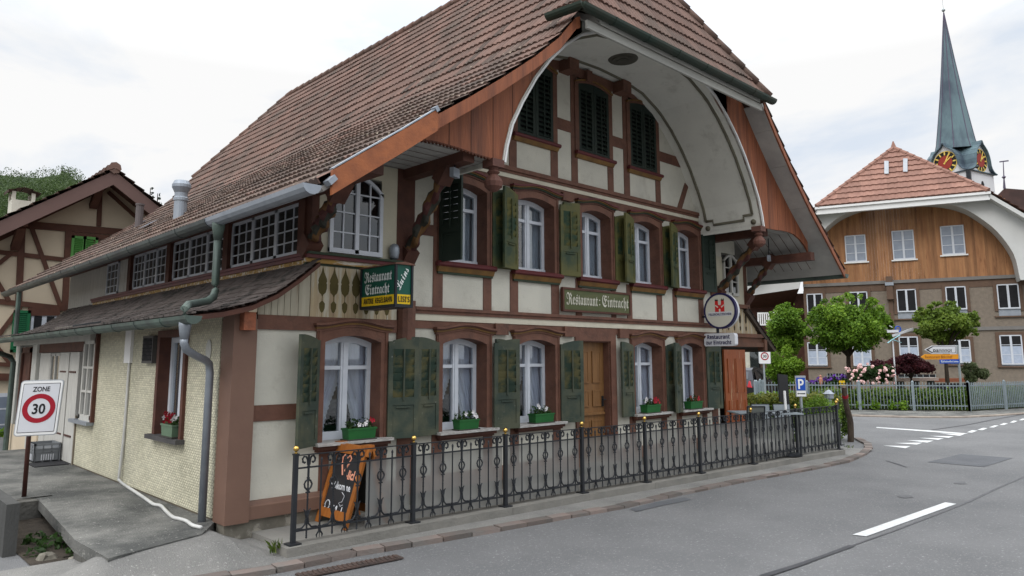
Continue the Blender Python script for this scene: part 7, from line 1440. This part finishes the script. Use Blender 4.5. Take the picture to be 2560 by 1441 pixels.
eL, eR = hl(2042, 518, -2.0), hl(2470, 480, -2.0); zE = (eL[1] + eR[1]) / 2; xL, xR = eL[0], eR[0]
ap = hl(2234, 372, 0.3)
top_at = lambda x: zE - 0.12 if xL <= x <= xR else (zE - 0.12 - (x - xR) * 0.86 if x > xR else zE - 0.12 - (xL - x) * 0.86)
xs_ = sorted(set([p[0] for p in fa] + [xL, xR, xR + 1.2, xR + 2.4])); mb = MB(); half_ = False
for p, q in zip(xs_[:-1], xs_[1:]):
    if not half_ and p > ap[0]: hB(mb, 'white_gable_front', white_panel); mb = MB(); half_ = True
    lo_ = lambda x: float(np.interp(x, [v[0] for v in fa], [v[1] for v in fa]))
    if top_at((p + q) / 2) - lo_((p + q) / 2) < 0.03: continue
    mb.prism([(p, lo_(p)), (q, lo_(q)), (q, max(lo_(q), top_at(q))), (p, max(lo_(p), top_at(p)))], 'y', FY - 0.04, FY)
hB(mb, 'white_gable_front', white_panel)
mb = MB(); mb.box(xL - .1, xR + .1, -2.15, -2.0, zE - 0.14, zE - 0.02); mb.box(xL + .05, xR - .05, -2.0, FY - 0.04, zE - 0.34, zE - 0.28); mb.box(xL - .05, xR + .05, -2.04, -2.0, zE - 0.42, zE - .14); hB(mb, 'white_gutter', bright_white)
mb = MB()
for s0, s1, x0, x1 in ((0, 1, xR, xR + 4.0), (0, 1, xL, xL - 4.0)):
    z1 = zE - 0.1 - 4.0 * 0.86; mb.prism([(x0, zE - 0.30), (x1, z1 - 0.2), (x1, z1 + 0.02), (x0, zE - 0.06)], 'y', -2.04, -1.98)
    mb.prism([(x0, zE - 0.30), (x1, z1 - 0.2), (x1, z1 - 0.15), (x0, zE - 0.25)], 'y', -1.98, 10)
hB(mb, 'bargeboard', white_panel)
mb = MB(); tile_rows(mb, [(-2.12, zE), (0.3, ap[1])], 'x', lambda z: (xL + (ap[0] - xL) * min(1, (z - zE) / (ap[1] - zE)), xR - (xR - ap[0]) * min(1, (z - zE) / (ap[1] - zE))), row=0.42, period=0.30, amp=0.05, step=0.06, seg=5)
sl_ = (ap[1] - zE) / (xR - ap[0])
tile_rows(mb, [(xR + 4.0, zE - 3.44), (xR, zE), (ap[0], ap[1])], 'y', lambda z: (-2.1 if z <= zE else -2.1 + 2.4 * (z - zE) / (ap[1] - zE), 12.0), row=0.42, period=0.30, amp=0.05, step=0.06, seg=3)
tile_rows(mb, [(xL - 4.0, zE - 3.44), (xL, zE), (ap[0], ap[1])], 'y', lambda z: (-2.1 if z <= zE else -2.1 + 2.4 * (z - zE) / (ap[1] - zE), 12.0), row=0.42, period=0.30, amp=0.05, step=0.06, seg=3)
hr_ = hB(mb, 'roof', tile_new); mb = MB(); ridge_caps(mb, [(xL, -2.1, zE + .03), (ap[0], 0.3, ap[1] + .03)], 0.13, 0.42); ridge_caps(mb, [(xR, -2.1, zE + .03), (ap[0], 0.3, ap[1] + .03)], 0.13, 0.42); ridge_caps(mb, [(ap[0], 0.3, ap[1] + .03), (ap[0], 12, ap[1] + .03)], 0.13, 0.42); mb.lathe([(0.16, 0), (0.10, 0.2), (0.03, 0.42)], (ap[0], 0.3, ap[1]), 8); hB(mb, 'ridge_tiles', tile_new, hr_)
for q in ((2211, 408, 2222, 440), (2258, 402, 2269, 435)):
    n_ = Vector((0, -(ap[1] - zE), 2.42)).normalized(); a3 = [wp(x, y, HP0 + HY * (-2.12) + Vector((0, 0, zE - HP0.z)), (HX * 0 + HY * n_.y + Vector((0, 0, n_.z)))) for x, y in ((q[0], q[1]), (q[2], q[1]), (q[2], q[3]), (q[0], q[3]))]
    mb = MB(); V3 = [Vector(((v - HP0).dot(HX), (v - HP0).dot(HY), v.z)) + n_ * 0.16 for v in a3]; mb.add(V3, [(3, 2, 1, 0)]); hB(mb, 'roof_light', mat('glass_tiles', (0.40, 0.42, 0.45), (0.30, 0.33, 0.36), 0.3), hr_)
def hwin(px0, py0, px1, py1, casing=None, ledge=None, bars=0, panes=dark, cas=0.16, curt=False, nm='window'):
    x0, z1 = hl(px0, py0); x1, _ = hl(px1, py0); z0 = hl((px0 + px1) / 2, py1)[1]; z1 = hl((px0 + px1) / 2, py0)[1]; yo = -0.10; mb = MB(); f = 0.055; xc = (x0 + x1) / 2
    mb.box(x0, x0 + f, yo, 0, z0, z1); mb.box(x1 - f, x1, yo, 0, z0, z1); mb.box(x0, x1, yo, 0, z1 - f, z1); mb.box(x0, x1, yo - .02, 0, z0, z0 + f * 1.3); mb.box(xc - f * .9, xc + f * .9, yo - .01, 0, z0, z1)
    for k in range(bars): z = z0 + (z1 - z0) * (k + 1) / (bars + 1); mb.box(x0, x1, yo + .02, 0, z - .015, z + .015)
    w_ = hB(mb, nm, white_frame)
    mb = MB(); mb.box(x0 + f * .5, x1 - f * .5, -0.065, -0.06, z0 + .05, z1 - .05); hB(mb, 'glass', panes, w_)
    if curt: mb = MB(); mb.box(x0 + f, x1 - f, -0.070, -0.066, z0 + .08, z0 + (z1 - z0) * .62); hB(mb, 'curtain', mat('pale_lace', (0.45, 0.50, 0.60), (0.36, 0.42, 0.52), 0.9, 8), w_)
    if casing: mb = MB(); mb.box(x0 - cas, x0, -0.07, 0, z0 - .1, z1 + cas); mb.box(x1, x1 + cas, -0.07, 0, z0 - .1, z1 + cas); mb.box(x0, x1, -0.07, 0, z1, z1 + cas); mb.box(x0 - cas * 1.2, x1 + cas * 1.2, -0.12, 0, z0 - (ledge or .12), z0 - (ledge or .12) + .07); mb.box(x0, x1, -0.03, 0, z0 - (ledge or .12) + .07, z0, 1); hB(mb, 'casing', [casing, zinc], w_)
    else: mb = MB(); mb.box(x0 - .1, x1 + .1, -0.16, 0, z0 - .07, z0); hB(mb, 'window_sill', bright_white, w_)
cas_m = mat('faded_brown_casing', (0.135, 0.085, 0.058), (0.11, 0.07, 0.05), 0.8)
refl = mat('painted_sky_glass', (0.19, 0.22, 0.28), (0.24, 0.28, 0.34), 0.08, spec=0.9)  # sky reflection put into the pane's base colour
hwin(2111, 589, 2163, 656, None, bars=2, panes=refl); hwin(2228, 577, 2283, 650, None, bars=2, panes=refl); hwin(2349, 565, 2408, 638, None, bars=2, panes=refl)
for q in ((2016, 735, 2056, 790), (2122, 730, 2168, 788), (2240, 724, 2289, 781), (2362, 717, 2413, 775), (2490, 711, 2545, 773)): hwin(*q, cas_m, 0.42, panes=dark)
for q in ((2018, 856, 2066, 914), (2130, 850, 2176, 915), (2246, 842, 2294, 912), (2372, 850, 2424, 908), (2497, 838, 2553, 912)): hwin(*q, cas_m, 0.14, bars=2, panes=dark, curt=True)
mb = MB(); zb = hl(2490, 821)[1]; mb.box(xl - .02, xr, -0.09, 0, zb - .09, zb + .09); mb.box(xl, xr, -0.12, 0, z6 - .12, z6 + .05); mb.box(xl, xr, -0.03, 0, z6 - .5, z6 - .12, 1); hB(mb, 'string_course', [mat('grey_band', (0.20, 0.19, 0.18), (0.17, 0.16, 0.15)), cas_m])
x0, z0 = hl(2213, 682); x1, _ = hl(2229, 682); mb = MB(); mb.box(x0, x1, -0.35, 0, z6 - 1.0, z6 + 0.25); mb.box(x0 - .05, x1 + .05, -0.4, 0, z6 - .25, z6 - .08, 1); mb.box(x0 + .05, x1 - .05, -.12, 0, 0, z6 - 1.0); hB(mb, 'timber_pilaster', [cas_m, zinc])
for q in ((2068, 934, 2112, 948), (2246, 936, 2340, 952)):
    xa, za = hl(q[0], q[1]); xb, zb2 = hl(q[2], q[3]); mb = MB(); mb.box(xa, xb, -0.03, 0, zb2, za); 
    for k in range(7): x = xa + (xb - xa) * k / 6; mb.box(x - .015, x + .015, -.06, -.03, zb2, za, 1)
    mb.box(xa, xb, -.062, -.03, (za + zb2) / 2 - .015, (za + zb2) / 2 + .015, 1); hB(mb, 'cellar_window', [dark, post_galv])
# left side canopy and balcony of that house
mb = MB(); c1, c2, c3_, c4 = (hl(*q, -0.6) for q in ((1852, 706), (2004, 692), (1998, 722), (1862, 742)))
mb.prism([c1, c2, c3_, c4], 'y', -0.7, -0.6); hB(mb, 'white_canopy_front', white_panel)
mb = MB(); c5, c6 = hl(1862, 800, 3), hl(1968, 785, 3); mb.add([(c4[0], -0.6, c4[1]), (c3_[0], -0.6, c3_[1]), (c6[0] + .3, 3, c3_[1] - .8), (c5[0], 3, c3_[1] - .8)], [(0, 1, 2, 3)]); mb.box(c4[0] - 3, xl, 2.8, 3.0, 0, c3_[1]); hB(mb, 'canopy_underside', timber_dark)
mb = MB(); b1, b2_ = hl(1895, 782, -0.4), hl(1965, 778, -0.4)
mb.box(b1[0], b2_[0], -0.45, -0.4, b1[1] - 0.08, b1[1]); mb.box(b1[0], b2_[0], -0.45, -0.4, b1[1] - .75, b1[1] - .68)
for k in range(14): x = b1[0] + (b2_[0] - b1[0]) * k / 13; mb.box(x - .035, x + .035, -.45, -.42, b1[1] - .72, b1[1])
hB(mb, 'balcony_railing', bright_white)

# ------------------------------------------------------------------ church tower
cD = 95.0; kx = cD / CAM_F; cor = wd(2425, 445, cD); hrv = Vector((cor.x - CAM_C[0], cor.y - CAM_C[1], 0)).normalized(); hrr = Vector((hrv.y, -hrv.x, 0)); sc_ = (Vector((cor.x - CAM_C[0], cor.y - CAM_C[1], 0)).length) / CAM_F * 1.0
th = math.radians(27); TX = -(-hrr * math.cos(th) + hrv * math.sin(th)); TY = hrr * math.sin(th) + hrv * math.cos(th); A_ = 5.9; zE_ = wd(2425, 440, cD).z
def zat(p, py):
    k = CAM_CY - py; dx, dy = p.x - CAM_C[0], p.y - CAM_C[1]; return CAM_C[2] + (k * (AX_F[0] * dx + AX_F[1] * dy) - CAM_F * (AX_U[0] * dx + AX_U[1] * dy)) / (AX_U[2] * CAM_F - k * AX_F[2])
cen = cor - TX * A_ / 2 + TY * A_ / 2; zE_ = zat(cor, 424)
ch = thing('church_tower', 'white church tower with gold clock faces and a tall slender green copper spire', 'church', (cen.x, cen.y, 0), rotz=math.atan2(TX.y, TX.x))
cB = lambda mb, nm, m, par=None, sm=False: mb.build(nm, m, par or ch, smooth=sm, local=True)
hA = A_ / 2; mb = MB(); mb.box(-hA, hA, -hA, hA, 0, zE_); tw = cB(mb, 'tower_body', church_white)
OG = [(1.08, -0.10), (0.92, 0.0), (0.78, 0.22), (0.67, 0.55), (0.60, 1.0), (0.58, 1.6), (0.52, 2.3), (0.40, 2.95), (0.24, 3.4), (0.10, 3.7), (0.0, 4.25)]
outl = [(-w_ * hA, z) for w_, z in OG] + [(w_ * hA, z) for w_, z in OG[-2::-1]]
mb = MB(); mc = MB()
for k in range(2):
    M_ = Matrix.Rotation(math.pi / 2 * k, 4, 'Z')
    for p, q in zip(outl[:-1], outl[1:]):
        d = Vector((q[0] - p[0], q[1] - p[1])).normalized(); o_ = Vector((-d.y, d.x)) * 0.12; t_ = MB(); t_.prism([p, q, (q[0] + o_.x, q[1] + o_.y), (p[0] + o_.x, p[1] + o_.y)], 'y', -hA - 0.45, hA + 0.45); t_.xform(Matrix.Translation((0, 0, zE_)) @ M_); mc.add(t_.v, t_.f)
    t_ = MB()
    for p, q in zip(outl[:-1], outl[1:]): t_.prism([(p[0], 0), (q[0], 0), (q[0], max(0, q[1])), (p[0], max(0, p[1]))], 'y', -hA + .02, hA - .02)
    t_.xform(Matrix.Translation((0, 0, zE_)) @ M_); mb.add(t_.v, t_.f)
cB(mb, 'gable_wall', church_white); cB(mc, 'ogee_roof', copper)
mb = MB(); Zs = zat(cen, 358); Zt = zat(cen, 32); rb0 = 2.32; n8 = 8; prof_s = [(rb0 * 1.12, Zs - 1.2), (rb0, Zs), (rb0 * 0.86, Zs + (Zt - Zs) * .12), (rb0 * 0.60, Zs + (Zt - Zs) * .35), (rb0 * 0.36, Zs + (Zt - Zs) * .6), (0.03, Zt)]
rings = [[(r_ * math.cos(math.pi / 8 + 2 * math.pi * j / 8), r_ * math.sin(math.pi / 8 + 2 * math.pi * j / 8), z) for j in range(8)] for r_, z in prof_s]
mb.add(sum(rings, []), [(i * 8 + j, i * 8 + (j + 1) % 8, (i + 1) * 8 + (j + 1) % 8, (i + 1) * 8 + j) for i in range(len(rings) - 1) for j in range(8)]); sp = cB(mb, 'spire', copper)
mb = MB()
for j in range(8): mb.tube([rings[i][j] for i in range(len(rings))], 0.06, 5)
cB(mb, 'ridge_seam', copper_edge, sp); mb = MB(); mb.tube([(0, 0, Zt - .2), (0, 0, Zt + 3.2)], 0.035, 6); mb.lathe([(0.03, -.3), (0.24, -.08), (0.24, .08), (0.03, .3)], (0, 0, Zt + .35), 10); mb.bar((-0.4, 0, Zt + 2.4), (0.4, 0, Zt + 2.4), 0.05, 0.05); cB(mb, 'finial', post_galv, sp)
for k in (0, 1):
    M_ = Matrix.Translation((0, 0, zE_ + 1.62)) @ Matrix.Rotation(math.pi / 2 * k, 4, 'Z'); R1 = 1.52; yF = -hA - 0.02
    def dsk(r0, r1, y, m, nm, par, seg=36):
        mb = MB()
        for i in range(seg):
            a0, a1 = 2 * math.pi * i / seg, 2 * math.pi * (i + 1) / seg; mb.add([(r_ * math.cos(a_), y, r_ * math.sin(a_)) for r_, a_ in ((r0, a0), (r1, a0), (r1, a1), (r0, a1))], [(0, 1, 2, 3)])
        mb.xform(M_); return cB(mb, nm, m, par)
    dl_ = dsk(0.0, R1, yF, clock_black, 'clock_face', ch); dsk(0.0, R1 * .62, yF - .03, clock_red, 'red_centre', dl_); dsk(R1 * .97, R1 * 1.03, yF - .03, clock_gold, 'gold_ring', dl_)
    mb = MB()
    for i in range(12): a_ = i * math.pi / 6; mb.bar((R1 * .66 * math.cos(a_), yF - .03, R1 * .66 * math.sin(a_)), (R1 * .95 * math.cos(a_), yF - .03, R1 * .95 * math.sin(a_)), 0.17, 0.03, (0, 1, 0))
    for a_, l_ in ((62, .95), (38, .68)): c_, s_ = math.cos(math.radians(a_)), math.sin(math.radians(a_)); mb.bar((-0.25 * c_, yF - .07, -0.25 * s_), (R1 * l_ * c_, yF - .07, R1 * l_ * s_), 0.15, 0.03, (0, 1, 0))
    mb.xform(M_); cB(mb, 'hands_and_marks', clock_gold, dl_)
mb = MB()
for i, (x, z) in enumerate(((0, 0),)): mb.prism([(-.35, -2.6), (.35, -2.6), (.35, -1.6), (.2, -1.3), (0, -1.2), (-.2, -1.3), (-.35, -1.6)], 'y', -hA - .03, -hA - .01)
mb.xform(Matrix.Translation((0, 0, zE_)) @ Matrix.Rotation(math.pi / 2, 4, 'Z')); cB(mb, 'belfry_window', dark)
mb = MB(); mb.bar((hA + .3, -hA - .3, zE_ - .1), (hA + 1.6, -hA - .9, zE_ - .1), 0.12, 0.12); mb.lathe([(0.05, -.2), (0.3, 0), (0.05, .2)], (hA + 1.4, -hA - .8, zE_ - .1), 6); mb.box(hA - .25, hA + .25, -hA - .4, -hA - .1, zE_ - 2.5, zE_ - .2); cB(mb, 'gargoyle', iron)
# nave roof and its weathervane
q = [wd(x, y, 80) for x, y in ((2511, 471), (2482, 500), (2540, 560), (2640, 545), (2600, 478))]; nv = thing('church_nave', 'dark red tiled church roof with a weathervane at the right edge', 'church roof', (q[2].x, q[2].y, 0)); mb = MB(); bk = Vector((hrv.x, hrv.y, 0)) * 6; mb.add([q[0], q[1], q[2], q[3], q[4]] + [p + bk for p in q], [(4, 3, 2, 1, 0), (5, 6, 7, 8, 9), (0, 1, 6, 5), (4, 0, 5, 9), (1, 2, 7, 6)]); mb.build('roof', mat('dark_red_tile', (0.095, 0.055, 0.048), (0.065, 0.042, 0.038), 0.9, 0.8), nv)
mb = MB(); mb.box(q[2].x - 1, q[2].x + 3, q[2].y - 3, q[2].y + 3, 0, q[2].z); mb.build('wall', church_white, nv); mb = MB(); t0 = wd(2511, 472, 80); t1 = wd(2508, 404, 80); mb.tube([t0, t0.lerp(t1, .4), t1], [0.14, 0.06, 0.04], 6); mb.lathe([(0.05, -.2), (0.22, 0), (0.05, .2)], t0.lerp(t1, .42), 8); mb.bar(t1 - hrr * .35, t1 + hrr * .5, 0.05, 0.14); mb.build('weathervane', copper_edge, nv)

# ------------------------------------------------------------------ neighbouring half-timbered house on the left
NY = 16.0; nh = thing('neighbour_house', 'beige half timbered gabled house behind the inn on the left', 'building', (0, NY, -0.3))
n2 = lambda x, y, Y=NY: (wy(x, y, Y).x, wy(x, y, Y).z)
apx = n2(280, 455); RL = n2(-330, 720); RRt = (apx[0] + 6.2, apx[1] - 4.6)
mb = MB(); mb.prism([(-6.0, -0.6), (9.0, -0.6), (9.0, apx[1] - 4.6), (apx[0], apx[1] + .1), (-6.0, n2(0, 575)[1] - 3.4)], 'y', NY, NY + 0.3); mb.build('wall', beige, nh)
mb = MB()
def nbar(x0, y0, x1, y1, w_):
    o_ = NY - 0.02 - 0.0023 * len(mb.f) / 6; a = wy(x0, y0, o_); b_ = wy(x1, y1, o_); mb.bar(a, b_, w_, 0.06, (0, 1, 0))
S_N = 24.3 / CAM_F
for x0, y0, x1, y1, w_ in ((60, 562, 330, 583, 17), (-60, 624, 172, 651, 10), (-60, 748, 172, 773, 12), (56, 560, 46, 768, 13), (172, 572, 162, 775, 13), (252, 440, 247, 566, 10), (76, 562, 152, 768, 9), (78, 556, 262, 470, 9), (270, 480, 345, 548, 8), (-30, 612, 62, 568, 9), (-40, 690, 26, 636, 9), (-10, 700, 22, 752, 9), (50, 768, -20, 860, 9), (-40, 830, 35, 920, 9), (-40, 908, 40, 914, 9), (-40, 942, 45, 944, 16), (70, 780, 150, 780, 18), (165, 586, 330, 600, 12), (172, 580, 166, 690, 14), (243, 586, 238, 660, 14)): nbar(x0, y0, x1, y1, w_ * S_N * 0.92)
mb.build('timber_frame', beam_brown, nh)
mb = MB(); OY = NY - 1.1
b0, b1, b2_ = n2(-120, 606, OY), n2(285, 428, OY), n2(470, 578, OY)
for p, q in ((b0, b1), (b1, b2_)): mb.prism([(p[0], p[1] - .42), (q[0], q[1] - .42), (q[0], q[1]), (p[0], p[1])], 'y', OY - .05, OY)
mb.build('bargeboard', barge_brown, nh)
mb = MB()
for p, q in ((b0, b1), (b1, b2_)): mb.prism([(p[0], p[1] - .12), (q[0], q[1] - .12), (q[0], q[1] - .04), (p[0], p[1] - .04)], 'y', OY, NY + 9)
mb.build('roof_deck', timber_dark, nh)
mb = MB(); tile_rows(mb, [(b0[0], b0[1] + .02), (b1[0], b1[1] + .04)], 'y', lambda z: (OY - .12, NY + 9), row=0.34, period=0.22, amp=0.03, step=0.05, seg=3, low=lambda f: .6); tile_rows(mb, [(b2_[0], b2_[1] + .02), (b1[0], b1[1] + .04)], 'y', lambda z: (OY - .12, NY + 9), row=0.34, period=0.22, amp=0.03, step=0.05, seg=3, low=lambda f: .6)
nr_ = mb.build('roof', [tile_red, tile_low], nh); mb = MB(); ridge_caps(mb, [(b1[0], OY - .1, b1[1] + .08), (b1[0], NY + 9, b1[1] + .08)], 0.15, 0.4); mb.build('ridge_tiles', tile_red, nr_)
mb = MB()
for x, y0, y1 in ((58, 556, 622), (258, 448, 520)):
    a = wy(x, y0, NY - .95); b_ = wy(x - 3, y1, NY - .1); mb.bar((a.x, a.y + .9, a.z), (a.x, a.y - .1, a.z), 0.2, 0.2); mb.bar((a.x, NY - .8, a.z - .1), (a.x, NY - .06, b_.z), 0.18, 0.2, (1, 0, 0))
mb.build('carved_bracket', beam_brown, nh)
mb = MB(); a = n2(78, 783); b_ = n2(140, 816); mb.box(a[0], b_[0], NY - .06, NY, b_[1] - .4, a[1]); w_ = mb.build('window', white_frame, nh); mb = MB(); xm = (a[0] + b_[0]) / 2
mb.box(a[0] + .07, xm - .06, NY - .07, NY - .06, b_[1] - .3, a[1] - .08); mb.box(xm + .06, b_[0] - .07, NY - .07, NY - .06, b_[1] - .3, a[1] - .08); mb.build('glass', dark, w_)
mb = MB(); a = n2(-50, 985); b_ = n2(20, 1100); mb.box(a[0], b_[0], NY - .06, NY, b_[1], a[1]); w_ = mb.build('window', white_frame, nh); mb = MB(); mb.box(a[0] + .1, b_[0] - .1, NY - .07, NY - .06, b_[1] + .1, a[1] - .1); mb.build('glass', refl, w_); mb = MB()
for k in (1, 2): z = b_[1] + (a[1] - b_[1]) * k / 3; mb.box(a[0], b_[0] - .1, NY - .075, NY - .07, z - .02, z + .02)
mb.build('glazing_bar', white_frame, w_)
def nshut(x0, y0, x1, y1, m, nm='shutter'):
    a = n2(x0, y0); b_ = n2(x1, y1); mb = MB(); mb.box(a[0], a[0] + .07, NY - .12, NY - .06, b_[1], a[1]); mb.box(b_[0] - .07, b_[0], NY - .12, NY - .06, b_[1], a[1]); mb.box(a[0], b_[0], NY - .12, NY - .06, a[1] - .08, a[1]); mb.box(a[0], b_[0], NY - .12, NY - .06, b_[1], b_[1] + .08)
    z = b_[1] + .1
    while z < a[1] - .1: mb.prism([(NY - .115, z), (NY - .07, z + .05), (NY - .065, z + .05), (NY - .11, z)], 'x', a[0] + .06, b_[0] - .06); z += 0.055
    mb.box(a[0] + .05, b_[0] - .05, NY - .064, NY - .055, b_[1], a[1]); mb.build(nm, m, nh)
nshut(178, 590, 207, 662, green_bright); nshut(208, 592, 238, 662, green_bright); nshut(33, 776, 66, 882, green_deep)
p = wy(54, 505, NY + 3); chn = MB(); chn.box(p.x - .30, p.x + .30, p.y - .3, p.y + .3, p.z - 1.6, p.z + .0); cq = chn.build('chimney', plaster, nh); mb = MB()
tile_rows(mb, [(p.x - .42, p.z + .22), (p.x, p.z + .38)], 'y', lambda z: (p.y - .4, p.y + .4), row=.22, period=.2, amp=.03, step=.03, seg=3); tile_rows(mb, [(p.x + .42, p.z + .22), (p.x, p.z + .38)], 'y', lambda z: (p.y - .4, p.y + .4), row=.22, period=.2, amp=.03, step=.03, seg=3); mb.build('chimney_hood', tile_low, cq); mb = MB()
for sx in (-1, 1):
    for sy in (-1, 1): mb.box(p.x + sx * .26 - .05, p.x + sx * .26 + .05, p.y + sy * .25 - .05, p.y + sy * .25 + .05, p.z, p.z + .26)
mb.build('hood_pier', plaster, cq)
pw_ = wy(8, 1092, 15.4); fbx = thing('tub_planter', 'green leafy plant in a wooden trough at the far left edge', 'planter', (pw_.x, pw_.y, -0.3)); leaves('plant', [tuple(pw_), tuple(pw_ + Vector((-.3, 0, 0)))], [0.26, 0.26], 500, 0.05, leaf_bright, fbx, shell=.2); mb = MB(); mb.box(pw_.x - .8, pw_.x + .2, pw_.y - .2, pw_.y + .2, -0.3, pw_.z - .12); mb.build('trough', timber_dark, fbx)
# conifers on the skyline of the hill
for px, y0, y1, D, lab in ((155, 470, 412, 168, 'tall dark conifer on the crest of the wooded hill'), (172, 465, 420, 168, 'shorter conifer right of the tallest one on the hill crest'), (376, 545, 470, 120, 'dark conifer tip rising behind the neighbour roof ridge'), (394, 560, 484, 120, 'smaller conifer tip nearest the inn roof')):
    b = wd(px, y0, D); t = wd(px, y1, D); h = t.z - b.z; base = Vector((b.x, b.y, b.z - h)); o = thing('conifer', lab, 'tree', base, 'conifers on the skyline'); mb = MB(); mb.tube([base, t], [h * .06, h * .01], 6); mb.build('trunk', bark, o)
    cs = []; rs = []
    for k in range(11): f = k / 10; r_ = h * 0.36 * (1 - f) + h * .02; z = b.z - h * .6 + (t.z - b.z + h * .6) * f; cs.append((b.x, b.y, z)); rs.append((r_, r_, h * .07))
    leaves('crown', cs, rs, 700, h * 0.045, leaf_conifer, o, shell=.2)
